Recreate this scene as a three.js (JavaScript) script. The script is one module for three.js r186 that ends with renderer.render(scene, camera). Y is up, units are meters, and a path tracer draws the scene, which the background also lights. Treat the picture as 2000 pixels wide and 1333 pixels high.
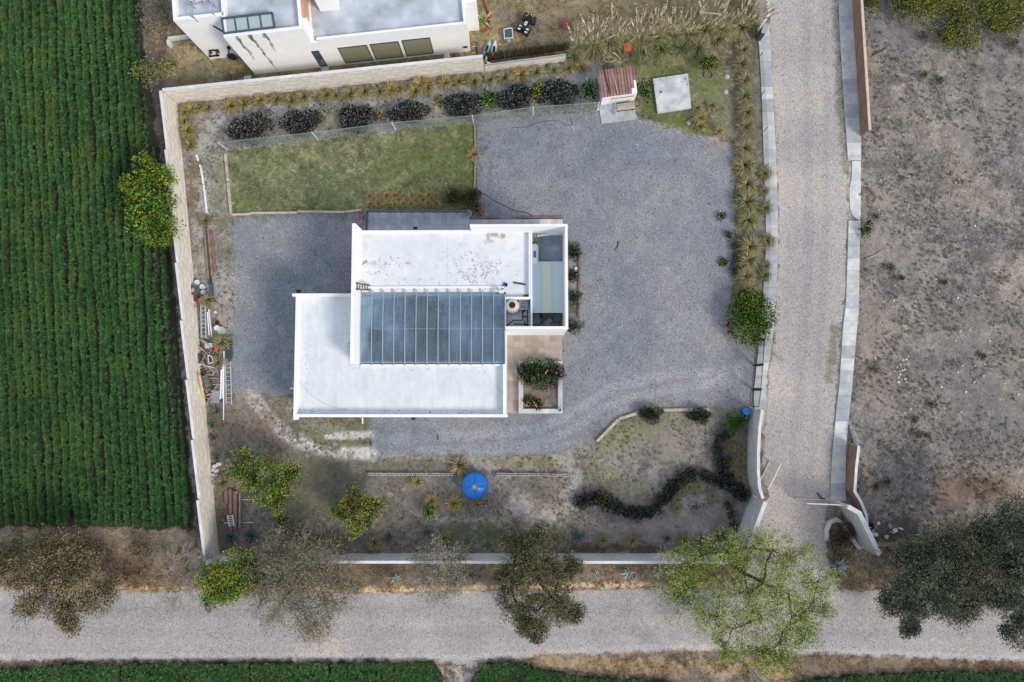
import * as THREE from 'three';

// ---------------------------------------------------------------- camera, sky, sun, exposure
const scene = new THREE.Scene();
const camera = new THREE.PerspectiveCamera(53.13, 2000 / 1333, 0.5, 2000);
camera.up.set(0, 0, -1);
camera.position.set(0, 63.5, 0);                 // drone hovering 63.5 m over the yard
camera.lookAt(-0.953, 0, -4.216);                // almost straight down, tipped 4 degrees to the north
camera.updateMatrixWorld(true);

function skyTexture() {
  const w = 128, h = 64, d = new Float32Array(w * h * 4);
  for (let j = 0; j < h; j++) for (let i = 0; i < w; i++) {
    const el = ((j + 0.5) / h - 0.5) * Math.PI, s = Math.max(0, Math.sin(el)), k = Math.pow(1 - s, 2.2);
    const o = (j * w + i) * 4;
    d[o] = 0.5 + 0.26 * k; d[o + 1] = 0.575 + 0.21 * k; d[o + 2] = 0.72 + 0.13 * k; d[o + 3] = 1;
  }
  const t = new THREE.DataTexture(d, w, h, THREE.RGBAFormat, THREE.FloatType);
  t.mapping = THREE.EquirectangularReflectionMapping; t.magFilter = t.minFilter = THREE.LinearFilter;
  t.colorSpace = THREE.LinearSRGBColorSpace; t.needsUpdate = true;
  return t;
}
scene.background = scene.environment = skyTexture();
const sun = new THREE.DirectionalLight(new THREE.Color(1, 0.93, 0.82), 2.5);
sun.position.set(70, 68, 52); sun.target.position.set(0, 0, 0);
sun.castShadow = true; sun.shadow.radius = 32; sun.shadow.mapSize.set(4096, 4096);
Object.assign(sun.shadow.camera, { left: -75, right: 75, top: 75, bottom: -75, near: 1, far: 260 });
scene.add(sun, sun.target);
const renderer = new THREE.WebGLRenderer({ antialias: true });
renderer.setSize(1024, 682);
renderer.toneMapping = THREE.LinearToneMapping;
renderer.toneMappingExposure = 1.1;
renderer.shadowMap.enabled = true; renderer.shadowMap.type = THREE.PCFSoftShadowMap;

// ---------------------------------------------------------------- helpers
function RNG(seed) { let a = (seed * 2654435761) >>> 0; return () => { a = (a + 0x6D2B79F5) | 0; let t = Math.imul(a ^ (a >>> 15), 1 | a); t = (t + Math.imul(t ^ (t >>> 7), 61 | t)) ^ t; return ((t ^ (t >>> 14)) >>> 0) / 4294967296; }; }
const clamp = (x, a = 0, b = 1) => x < a ? a : x > b ? b : x, lerp = (a, b, t) => a + (b - a) * t;
const smooth = (a, b, x) => { const t = clamp((x - a) / (b - a)); return t * t * (3 - 2 * t); };
const hash2 = (x, y) => { let h = Math.imul(x | 0, 374761393) + Math.imul(y | 0, 668265263); h = Math.imul(h ^ (h >>> 13), 1274126177); return ((h ^ (h >>> 16)) >>> 0) / 4294967296; };
function noise(x, y, per = 0) {
  const xi = Math.floor(x), yi = Math.floor(y); let fx = x - xi, fy = y - yi; fx = fx * fx * (3 - 2 * fx); fy = fy * fy * (3 - 2 * fy);
  let x0 = xi, x1 = xi + 1, y0 = yi, y1 = yi + 1;
  if (per) { x0 = ((x0 % per) + per) % per; x1 = ((x1 % per) + per) % per; y0 = ((y0 % per) + per) % per; y1 = ((y1 % per) + per) % per; }
  const a = hash2(x0, y0), b = hash2(x1, y0), c = hash2(x0, y1), d = hash2(x1, y1);
  return a + (b - a) * fx + (c - a) * fy + (a - b - c + d) * fx * fy;
}
const fbm = (x, y, o = 4, per = 0) => { let s = 0, a = 0.5, f = 1; for (let i = 0; i < o; i++) { s += a * noise(x * f + i * 17, y * f + i * 31, per ? per * f : 0); a *= 0.5; f *= 2; } return s / (1 - Math.pow(0.5, o)); };
// survey of the photograph: the point at height h above the ground that is seen at (u, v)
const me = camera.matrixWorld.elements, AX = new THREE.Vector3(me[0], me[1], me[2]), AY = new THREE.Vector3(me[4], me[5], me[6]), AZ = new THREE.Vector3(-me[8], -me[9], -me[10]);
const ray = (u, v) => AZ.clone().multiplyScalar(1333).addScaledVector(AX, u - 1000).addScaledVector(AY, 666.5 - v);
const V = (u, v, h = 0) => { const d = ray(u, v), t = (h - 63.5) / d.y; return new THREE.Vector3(d.x * t, h, d.z * t); };
const G = (u, v, h = 0) => { const p = V(u, v, h); return [p.x, p.z]; };
const GA = (l, h = 0) => l.map(([u, v]) => G(u, v, h));
const hexl = h => { const c = new THREE.Color(h); return [c.r, c.g, c.b]; };
const rgb = h => [(h >> 16) & 255, (h >> 8) & 255, h & 255];

const used = {};
function numbered(n) { const k = used[n] = (used[n] ?? -1) + 1; return k ? n + '_' + String(k).padStart(3, '0') : n; }
function thing(name, label, category, pos = [0, 0, 0], group) {
  const o = new THREE.Group(); o.name = numbered(name); o.position.set(...pos); o.userData = { label, category };
  if (group) o.userData.group = group;
  scene.add(o); return o;
}
const at = (u, v, h = 0) => { const p = V(u, v, h); return [p.x, h, p.z]; };
function copy(src, pos, turn, scale, label, group) {
  const c = src.clone(); c.name = numbered(src.name.replace(/_\d\d\d$/, '')); c.userData = { ...src.userData };
  if (label) c.userData.label = label;
  if (group) c.userData.group = group;
  place(c, pos, turn, scale); scene.add(c); return c;
}
function place(c, pos, turn = 0, scale = 1) { c.position.set(...pos); c.rotation.y = turn; if (Array.isArray(scale)) c.scale.set(...scale); else c.scale.setScalar(scale); return c; }

class MB {
  constructor(col) { this.p = []; this.n = []; this.t = []; this.c = []; this.col = col || null; }
  v(x, y, z, nx, ny, nz, u, w) { this.p.push(x, y, z); this.n.push(nx, ny, nz); this.t.push(u, w); if (this.col) this.c.push(this.col[0], this.col[1], this.col[2]); }
  tri(a, b, c, uv) {
    const ax = b[0] - a[0], ay = b[1] - a[1], az = b[2] - a[2], bx = c[0] - a[0], by = c[1] - a[1], bz = c[2] - a[2];
    let nx = ay * bz - az * by, ny = az * bx - ax * bz, nz = ax * by - ay * bx; const l = Math.hypot(nx, ny, nz) || 1; nx /= l; ny /= l; nz /= l;
    const hl = Math.hypot(nx, nz) || 1, tx = nz / hl, tz = -nx / hl;
    [a, b, c].forEach((q, i) => { let u, w; if (uv) [u, w] = uv[i]; else if (Math.abs(ny) > 0.6) { u = q[0]; w = q[2]; } else { u = q[0] * tx + q[2] * tz; w = q[1]; } this.v(q[0], q[1], q[2], nx, ny, nz, u, w); });
  }
  quad(a, b, c, d, uv) { this.tri(a, b, c, uv && [uv[0], uv[1], uv[2]]); this.tri(a, c, d, uv && [uv[0], uv[2], uv[3]]); return this; }
  hull8(q) { const f = (a, b, c, d) => this.quad(q[a], q[b], q[c], q[d]); f(4, 5, 6, 7); f(3, 2, 1, 0); f(0, 1, 5, 4); f(1, 2, 6, 5); f(2, 3, 7, 6); f(3, 0, 4, 7); return this; }
  box(cx, cy, cz, sx, sy, sz, ry = 0) {
    const c = Math.cos(ry), s = Math.sin(ry), q = [];
    for (const y of [-1, 1]) for (const [i, k] of [[-1, 1], [1, 1], [1, -1], [-1, -1]]) { const x = i * sx / 2, z = k * sz / 2; q.push([cx + x * c + z * s, cy + y * sy / 2, cz - x * s + z * c]); }
    return this.hull8(q);
  }
  span(x0, x1, y0, y1, z0, z1) { return this.box((x0 + x1) / 2, (y0 + y1) / 2, (z0 + z1) / 2, Math.abs(x1 - x0), Math.abs(y1 - y0), Math.abs(z1 - z0)); }
  bar(a, b, w, h = w) {
    const A = new THREE.Vector3(...a), B = new THREE.Vector3(...b), d = B.clone().sub(A).normalize(), up = Math.abs(d.y) > 0.95 ? new THREE.Vector3(1, 0, 0) : new THREE.Vector3(0, 1, 0);
    const s = d.clone().cross(up).normalize(), u = s.clone().cross(d), q = [];
    for (const [P, e] of [[A, 0], [B, 0]]) for (const [i, k] of [[-1, -1], [1, -1], [1, 1], [-1, 1]]) q.push(P.clone().addScaledVector(s, i * w / 2).addScaledVector(u, k * h / 2).toArray());
    return this.hull8(q);
  }
  prism(pts, y0, y1) {
    const v2 = pts.map(p => new THREE.Vector2(p[0], p[1])); if (THREE.ShapeUtils.area(v2) > 0) v2.reverse();
    const ys = typeof y1 === 'function' ? y1 : () => y1;
    for (const [a, b, c] of THREE.ShapeUtils.triangulateShape(v2, [])) { const f = i => [v2[i].x, ys(v2[i].x, v2[i].y), v2[i].y]; let A = f(a), B = f(b), C = f(c); const cr = (B[2] - A[2]) * (C[0] - A[0]) - (B[0] - A[0]) * (C[2] - A[2]); if (cr < 0) [B, C] = [C, B]; this.tri(A, B, C); }
    if (y0 !== null) v2.forEach((p, i) => { const r = v2[(i + 1) % v2.length]; this.quad([r.x, y0, r.y], [r.x, ys(r.x, r.y), r.y], [p.x, ys(p.x, p.y), p.y], [p.x, y0, p.y]); });
    return this;
  }
  sheet(pts, y) { return this.prism(pts, null, y); }
  wall(line, th, y0, tops) {            // polyline [[x, z]], tops number or one per point
    const n = line.length, L = [], Rr = [];
    for (let i = 0; i < n; i++) {
      const a = line[Math.max(0, i - 1)], b = line[i], c = line[Math.min(n - 1, i + 1)];
      let d1 = [b[0] - a[0], b[1] - a[1]], d2 = [c[0] - b[0], c[1] - b[1]]; if (i === 0) d1 = d2; if (i === n - 1) d2 = d1;
      const l1 = Math.hypot(...d1), l2 = Math.hypot(...d2), n1 = [-d1[1] / l1, d1[0] / l1], n2 = [-d2[1] / l2, d2[0] / l2];
      let m = [n1[0] + n2[0], n1[1] + n2[1]]; const ml = Math.hypot(...m); m = [m[0] / ml, m[1] / ml]; const k = th / 2 / Math.max(0.4, m[0] * n1[0] + m[1] * n1[1]);
      L.push([b[0] + m[0] * k, b[1] + m[1] * k]); Rr.push([b[0] - m[0] * k, b[1] - m[1] * k]);
    }
    const T = i => Array.isArray(tops) ? tops[i] : tops;
    for (let i = 0; i < n - 1; i++) {
      const j = i + 1, q = (p, y) => [p[0], y, p[1]];
      this.quad(q(L[i], T(i)), q(L[j], T(j)), q(Rr[j], T(j)), q(Rr[i], T(i)));
      this.quad(q(L[i], y0), q(L[j], y0), q(L[j], T(j)), q(L[i], T(i))); this.quad(q(Rr[j], y0), q(Rr[i], y0), q(Rr[i], T(i)), q(Rr[j], T(j)));
      if (i === 0) this.quad(q(Rr[0], y0), q(L[0], y0), q(L[0], T(0)), q(Rr[0], T(0)));
      if (j === n - 1) this.quad(q(L[j], y0), q(Rr[j], y0), q(Rr[j], T(j)), q(L[j], T(j)));
    }
    return this;
  }
  tube(path, rad, seg = 6) {
    const P = path.map(p => Array.isArray(p) ? new THREE.Vector3(...p) : p), rings = []; let ref = new THREE.Vector3(0.31, 0.2, 0.93);
    for (let i = 0; i < P.length; i++) {
      const d = P[Math.min(i + 1, P.length - 1)].clone().sub(P[Math.max(0, i - 1)]).normalize();
      let s = ref.clone().addScaledVector(d, -ref.dot(d)); if (s.lengthSq() < 1e-4) s = new THREE.Vector3(d.y, d.z, d.x).cross(d); s.normalize(); ref = s; const u = d.clone().cross(s);
      const r = Array.isArray(rad) ? rad[i] : rad, ring = [];
      for (let k = 0; k <= seg; k++) { const a = k / seg * Math.PI * 2, n = s.clone().multiplyScalar(Math.cos(a)).addScaledVector(u, Math.sin(a)); ring.push([P[i].x + n.x * r, P[i].y + n.y * r, P[i].z + n.z * r, n.x, n.y, n.z, k / seg, i * 0.3]); }
      rings.push(ring);
    }
    for (let i = 0; i < rings.length - 1; i++) for (let k = 0; k < seg; k++) { const a = rings[i][k], b = rings[i][k + 1], c = rings[i + 1][k + 1], d = rings[i + 1][k]; for (const q of [a, b, c, a, c, d]) this.v(...q); }
    for (const [ring, P0] of [[rings[0], P[0]], [rings[rings.length - 1], P[P.length - 1]]]) for (let k = 0; k < seg; k++) this.tri(P0.toArray(), ring[k].slice(0, 3), ring[k + 1].slice(0, 3));
    return this;
  }
  lathe(prof, cx, cz, seg = 24) {
    for (let i = 0; i < prof.length - 1; i++) {
      const [r0, y0] = prof[i], [r1, y1] = prof[i + 1]; let nr = y1 - y0, ny = r0 - r1; const l = Math.hypot(nr, ny) || 1; nr /= l; ny /= l;
      for (let k = 0; k < seg; k++) {
        const a = k / seg * Math.PI * 2, b = (k + 1) / seg * Math.PI * 2, f = (r, y, t) => [cx + r * Math.cos(t), y, cz + r * Math.sin(t), nr * Math.cos(t), ny, nr * Math.sin(t), t, y];
        const A = f(r0, y0, a), B = f(r0, y0, b), C = f(r1, y1, b), D = f(r1, y1, a); for (const q of [A, C, B, A, D, C]) this.v(...q);
      }
    }
    return this;
  }
  leaf(p, d, s, len, wid) {            // a diamond leaf at p along d, widening along s
    const a = [p.x, p.y, p.z], m = [p.x + d.x * len * .5, p.y + d.y * len * .5, p.z + d.z * len * .5], e = [p.x + d.x * len, p.y + d.y * len, p.z + d.z * len], h = wid / 2;
    const nx = d.y * s.z - d.z * s.y, ny = d.z * s.x - d.x * s.z, nz = d.x * s.y - d.y * s.x, f = ny < 0 ? -1 : 1;
    const L = [m[0] + s.x * h, m[1] + s.y * h, m[2] + s.z * h], R = [m[0] - s.x * h, m[1] - s.y * h, m[2] - s.z * h];
    for (const q of [a, L, e, a, e, R]) this.v(q[0], q[1], q[2], nx * f, ny * f, nz * f, q[0], q[2]);
  }
  geo(off) {
    const g = new THREE.BufferGeometry(); let p = this.p;
    if (off) { p = p.slice(); for (let i = 0; i < p.length; i += 3) { p[i] -= off[0]; p[i + 1] -= off[1]; p[i + 2] -= off[2]; } }
    g.setAttribute('position', new THREE.Float32BufferAttribute(p, 3)); g.setAttribute('normal', new THREE.Float32BufferAttribute(this.n, 3)); g.setAttribute('uv', new THREE.Float32BufferAttribute(this.t, 2));
    if (this.c.length) g.setAttribute('color', new THREE.Float32BufferAttribute(this.c, 3));
    return g;
  }
  build(name, mat, parent, local = false) {
    let off = null; if (parent && !local) { let q = parent, o = [0, 0, 0]; while (q && q !== scene) { o[0] += q.position.x; o[1] += q.position.y; o[2] += q.position.z; q = q.parent; } off = o; }
    const m = new THREE.Mesh(this.geo(off), mat); m.castShadow = m.receiveShadow = true;
    if (parent) { m.name = name; parent.add(m); } else { m.name = numbered(name); scene.add(m); }
    return m;
  }
}
function tag(o, label, category, group, kind) { o.userData = { ...o.userData, label, category }; if (group) o.userData.group = group; if (kind) o.userData.kind = kind; return o; }
const setting = (o, label, category) => { o.userData = { label, category, kind: 'structure' }; return o; };

// ---------------------------------------------------------------- materials
const mat = (hex, rough = 0.9, o = {}) => new THREE.MeshStandardMaterial({ color: hex, roughness: rough, ...o });
function tex(n, metres, fn, o = {}) {           // repeating colour map, fn(u, v, n) gives sRGB 0..255
  const d = new Uint8Array(n * n * 4);
  for (let j = 0; j < n; j++) for (let i = 0; i < n; i++) { const c = fn(i / n, j / n), k = (j * n + i) * 4; d[k] = clamp(c[0], 0, 255); d[k + 1] = clamp(c[1], 0, 255); d[k + 2] = clamp(c[2], 0, 255); d[k + 3] = 255; }
  const t = new THREE.DataTexture(d, n, n); t.colorSpace = o.data ? THREE.NoColorSpace : THREE.SRGBColorSpace; t.wrapS = t.wrapT = THREE.RepeatWrapping; t.magFilter = THREE.LinearFilter; t.minFilter = THREE.LinearMipmapLinearFilter; t.generateMipmaps = true;
  const m = Array.isArray(metres) ? metres : [metres, metres]; t.repeat.set(1 / m[0], 1 / m[1]); t.needsUpdate = true; return t;
}
const mottled = (hex, amp, metres = 4, n = 256, cells = 6, grain = 10) => { const c = rgb(hex); return new THREE.MeshStandardMaterial({ roughness: 0.92, map: tex(n, metres, (u, v) => { const k = 1 + (fbm(u * cells, v * cells, 5, cells) - 0.5) * amp, g = (hash2(u * n, v * n) - 0.5) * grain; return [c[0] * k + g, c[1] * k + g, c[2] * k + g]; }) }); };
const brickTex = (base, joint, vary, warm, seed = 0) => tex(512, [3.2, 1.6], (u, v) => {   // 16 x 16 cream bricks
  const row = Math.floor(v * 16), off = row % 2 ? 0.5 : 0, bx = Math.floor(u * 16 * 0.5 + off), fu = (u * 8 + off) % 1, fv = (v * 16) % 1, jn = fu < 0.035 || fv < 0.1;
  const h = hash2((bx % 8) + seed, row), h2 = hash2((bx % 8) + 50 + seed, row + 9), k = (1 - vary / 2 + h * vary) * (0.94 + 0.12 * fbm(u * 16, v * 16, 3, 16));
  return jn ? joint.map(c => c * (0.9 + 0.2 * h2)) : [base[0] * k + warm * h2, base[1] * k + warm * 0.35 * h2, base[2] * k - warm * 0.35 * h2];
});
const M = {
  white: mottled(0xeeeeec, 0.05, 5, 256, 5, 3), roofWhite: null,
  brick: new THREE.MeshStandardMaterial({ map: brickTex([218, 213, 204], [200, 197, 192], 0.18, 12), roughness: 0.95 }),
  brickGrey: new THREE.MeshStandardMaterial({ map: brickTex([196, 197, 198], [172, 174, 178], 0.24, 6, 30), roughness: 0.95 }),
  coping: mottled(0xd6d6d6, 0.16, 3, 256, 6, 8), concrete: mottled(0xb4b6b8, 0.3, 4, 256, 6, 12), slabs: [0xb4b6b8, 0xcdccca, 0xa9abae, 0xc1c0be].map(h => mottled(h, 0.24, 3.1, 256, 7, 12)),
  greyRoof: mottled(0xb2b8c0, 0.42, 9, 512, 7, 8), greyFloor: mottled(0x8f98a4, 0.35, 3.5, 256, 6, 10), adobe: mottled(0x8c725e, 0.3, 3, 256, 8, 10), adobeTop: mottled(0xcfb6a6, 0.2, 3, 256, 8, 8), salmon: mottled(0xcf9f86, 0.12, 3, 256, 6, 6),
  steel: mat(0x55606a, 0.55, { metalness: 0.5 }), darkSteel: mat(0x2b3138, 0.6, { metalness: 0.3 }), black: mat(0x17181b, 0.7), whitePipe: mat(0xe6e7e8, 0.5), galv: mat(0xa9b1b8, 0.5, { metalness: 0.5 }), mullion: mat(0xa3abb1, 0.5, { metalness: 0.35 }),
  wood: mottled(0x8d7f72, 0.5, 1.1, 128, 6, 24), woodPale: mottled(0xb9ac98, 0.4, 1.1, 128, 6, 22), woodDark: mottled(0x5b473a, 0.5, 1.1, 128, 6, 20), terrace: [0xa8998f, 0xad9e95, 0xa29289, 0xb2a49c].map(h => mottled(h, 0.16, 1.7, 128, 5, 10)), deckGrey: [0xa9acb4, 0xb0b3ba, 0xa2a5ae].map(h => mottled(h, 0.14, 1.7, 128, 5, 9)),
  terracotta: mottled(0x9c5a3e, 0.3, 0.8, 64, 4, 14), clayRed: mottled(0x85675d, 0.35, 1.2, 128, 6, 22), block: mottled(0xcacac9, 0.25, 0.7, 64, 5, 16), soil: mottled(0x7a6f66, 0.5, 2, 256, 9, 30),
  shedRoof: [0x93716a, 0x9e7c73, 0x8a675f].map(h => mottled(h, .3, 1.6, 128, 6, 16)), cistern: mottled(0xc2c4c6, .36, 4, 256, 7, 12), rubberGreen: mat(0x3f7a5a, .6), tankLid: mat(0x70808a, .5), rubble: mat(0xcfcac2, .9), ladder: mat(0xc9ccd0, .4, { metalness: .4 }), woodYellow: mottled(0xc9b284, .25, 1, 64, 4, 16),
  blue: mat(0x0f6fc6, 0.35), blueLid: mat(0x2b86d8, 0.35), plastic: mat(0xdcdedd, 0.4), foliage: new THREE.MeshStandardMaterial({ vertexColors: true, roughness: 0.85, side: THREE.DoubleSide }), flower: new THREE.MeshStandardMaterial({ vertexColors: true, roughness: 0.8, side: THREE.DoubleSide }),
  bark: mottled(0x6d6258, 0.5, 0.7, 64, 5, 24), barkMid: mottled(0x857a6c, 0.4, 0.7, 64, 5, 20), barkPale: mottled(0x9b9189, 0.4, 0.7, 64, 5, 20), barkDark: mottled(0x4a423a, 0.5, 0.7, 64, 5, 18), reed: new THREE.MeshStandardMaterial({ vertexColors: true, roughness: 0.95, side: THREE.DoubleSide }),
};
// ---------------------------------------------------------------- ground: zones surveyed from the photograph
const Z = { soil: 0, field: 1, road: 2, gravel: 3, lawn: 4, strip: 5, garden: 6, lot: 7, yard: 8, verge: 9, corner: 10, side: 11, drive: 12 };
const P = {
  fieldW: [[-90, -90], [270, -90], [284, 100], [296, 200], [318, 330], [331, 480], [347, 600], [360, 760], [373, 900], [381, 1000], [376, 1035], [250, 1034], [120, 1030], [-90, 1032]],
  fieldS1: [[-90, 1302], [60, 1305], [130, 1296], [600, 1294], [850, 1293], [866, 1320], [880, 1420], [-90, 1420]],
  fieldS2: [[948, 1296], [1008, 1290], [1060, 1306], [1150, 1321], [1320, 1331], [1320, 1420], [900, 1420], [920, 1330]],
  fieldS3: [[1560, 1327], [1700, 1316], [1850, 1310], [2100, 1313], [2100, 1420], [1480, 1420]],
  roadS: [[-90, 1148], [230, 1153], [450, 1156], [700, 1159], [1000, 1153], [1300, 1149], [1450, 1152], [1545, 1160], [1640, 1153], [2100, 1150], [2100, 1294], [1900, 1290], [1500, 1273], [1290, 1272], [1000, 1286], [945, 1290], [905, 1303], [865, 1290], [600, 1288], [-90, 1291]],
  roadE: [[1500, -90], [1505, 100], [1512, 250], [1519, 400], [1520, 500], [1510, 660], [1497, 780], [1488, 900], [1499, 972], [1470, 1060], [1450, 1152], [1545, 1160], [1640, 1153], [1616, 1085], [1610, 1020], [1618, 975], [1626, 880], [1638, 720], [1648, 600], [1656, 430], [1658, 330], [1646, 200], [1634, -90]],
  gravelE: [[930, 234], [1060, 226], [1170, 219], [1240, 226], [1300, 246], [1345, 262], [1400, 268], [1437, 286], [1434, 440], [1430, 560], [1428, 600], [1450, 650], [1478, 672], [1471, 762], [1455, 797], [1250, 803], [1210, 816], [1165, 866], [1090, 887], [950, 895], [870, 893], [760, 892], [722, 886], [722, 806], [1000, 806], [1000, 640], [1112, 640], [1112, 470], [1090, 430], [930, 425]],
  gravelW: [[452, 420], [720, 412], [722, 450], [700, 560], [590, 600], [586, 770], [520, 772], [452, 768], [458, 560]],
  lawn: [[446, 297], [620, 275], [770, 256], [925, 243], [928, 330], [926, 415], [706, 413], [580, 415], [452, 418]],
  strip: [[345, 203], [945, 139], [1105, 118], [1172, 128], [1172, 219], [930, 234], [925, 243], [770, 256], [620, 275], [446, 297], [452, 420], [458, 560], [452, 770], [420, 800], [404, 790], [372, 470]],
  garden: [[404, 780], [452, 768], [520, 772], [590, 768], [590, 806], [722, 806], [722, 886], [760, 892], [870, 893], [950, 895], [1090, 887], [1165, 866], [1210, 816], [1250, 803], [1455, 797], [1472, 800], [1459, 900], [1468, 966], [1430, 1072], [1420, 1086], [427, 1086]],
  lot: [[1680, -90], [1698, 260], [1680, 290], [1678, 500], [1670, 666], [1655, 840], [1660, 960], [1690, 1030], [1720, 1062], [2100, 1062], [2100, -90]],
  yard: [[905, -90], [1475, -90], [1482, 70], [1250, 100], [1105, 118], [945, 139], [918, 110], [500, 150], [343, 182], [325, 120], [330, 40], [420, -90]],
  corner: [[1105, 118], [1250, 100], [1482, 70], [1488, 200], [1497, 440], [1492, 560], [1484, 660], [1478, 672], [1450, 650], [1428, 600], [1430, 560], [1434, 440], [1437, 286], [1400, 268], [1345, 262], [1300, 246], [1240, 226], [1172, 219], [1172, 128]],
  vergeN: [[-90, 1032], [120, 1030], [250, 1034], [376, 1035], [390, 1040], [404, 1102], [1415, 1102], [1455, 1062], [1472, 1050], [1450, 1152], [1300, 1149], [1000, 1153], [700, 1159], [450, 1156], [230, 1153], [-90, 1148]],
  vergeS: [[-90, 1291], [600, 1288], [865, 1290], [905, 1303], [945, 1290], [1000, 1286], [1290, 1272], [1500, 1273], [1900, 1290], [2100, 1294], [2100, 1313], [1850, 1310], [1700, 1316], [1560, 1327], [1480, 1420], [1320, 1420], [1320, 1331], [1150, 1321], [1060, 1306], [1008, 1290], [948, 1296], [920, 1330], [900, 1420], [880, 1420], [866, 1320], [850, 1293], [600, 1294], [130, 1296], [60, 1305], [-90, 1302]],
  vergeE: [[1640, 1153], [1616, 1085], [1612, 1030], [1650, 1000], [1720, 1062], [2100, 1062], [2100, 1150]],
  margin: [[270, -90], [335, -90], [318, 180], [345, 480], [402, 1102], [376, 1035], [381, 1000], [373, 900], [360, 760], [347, 600], [331, 480], [318, 330], [296, 200], [284, 100]],
};
const TX = -58, TZ = -48, TW = 116, TH = 82, NX = 2048, NZ = 1448;
const zone = new Uint8Array(NX * NZ);
function fillZone(id, pts) {
  const q = pts.map(([x, z]) => [(x - TX) / TW * NX, (z - TZ) / TH * NZ]);
  const z0 = Math.max(0, Math.floor(Math.min(...q.map(p => p[1])))), z1 = Math.min(NZ - 1, Math.ceil(Math.max(...q.map(p => p[1]))));
  for (let j = z0; j <= z1; j++) {
    const y = j + 0.5, xs = [];
    q.forEach((a, i) => { const b = q[(i + 1) % q.length]; if ((a[1] <= y) !== (b[1] <= y)) xs.push(a[0] + (y - a[1]) / (b[1] - a[1]) * (b[0] - a[0])); });
    xs.sort((a, b) => a - b);
    for (let k = 0; k + 1 < xs.length; k += 2) for (let i = Math.max(0, Math.round(xs[k])); i < Math.min(NX, Math.round(xs[k + 1])); i++) zone[j * NX + i] = id;
  }
}
[['lot', 'lot'], ['yard', 'yard'], ['side', 'margin'], ['verge', 'vergeN'], ['verge', 'vergeS'], ['verge', 'vergeE'], ['corner', 'corner'], ['strip', 'strip'], ['garden', 'garden'], ['lawn', 'lawn'], ['road', 'roadE'], ['road', 'roadS'], ['gravel', 'gravelE'], ['gravel', 'gravelW'], ['field', 'fieldW'], ['field', 'fieldS1'], ['field', 'fieldS2'], ['field', 'fieldS3']].forEach(([z, k]) => fillZone(Z[z], GA(P[k])));
const zoneAt = (x, z) => { const i = Math.floor((x - TX) / TW * NX), j = Math.floor((z - TZ) / TH * NZ); return i < 0 || j < 0 || i >= NX || j >= NZ ? 0 : zone[j * NX + i]; };
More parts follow.
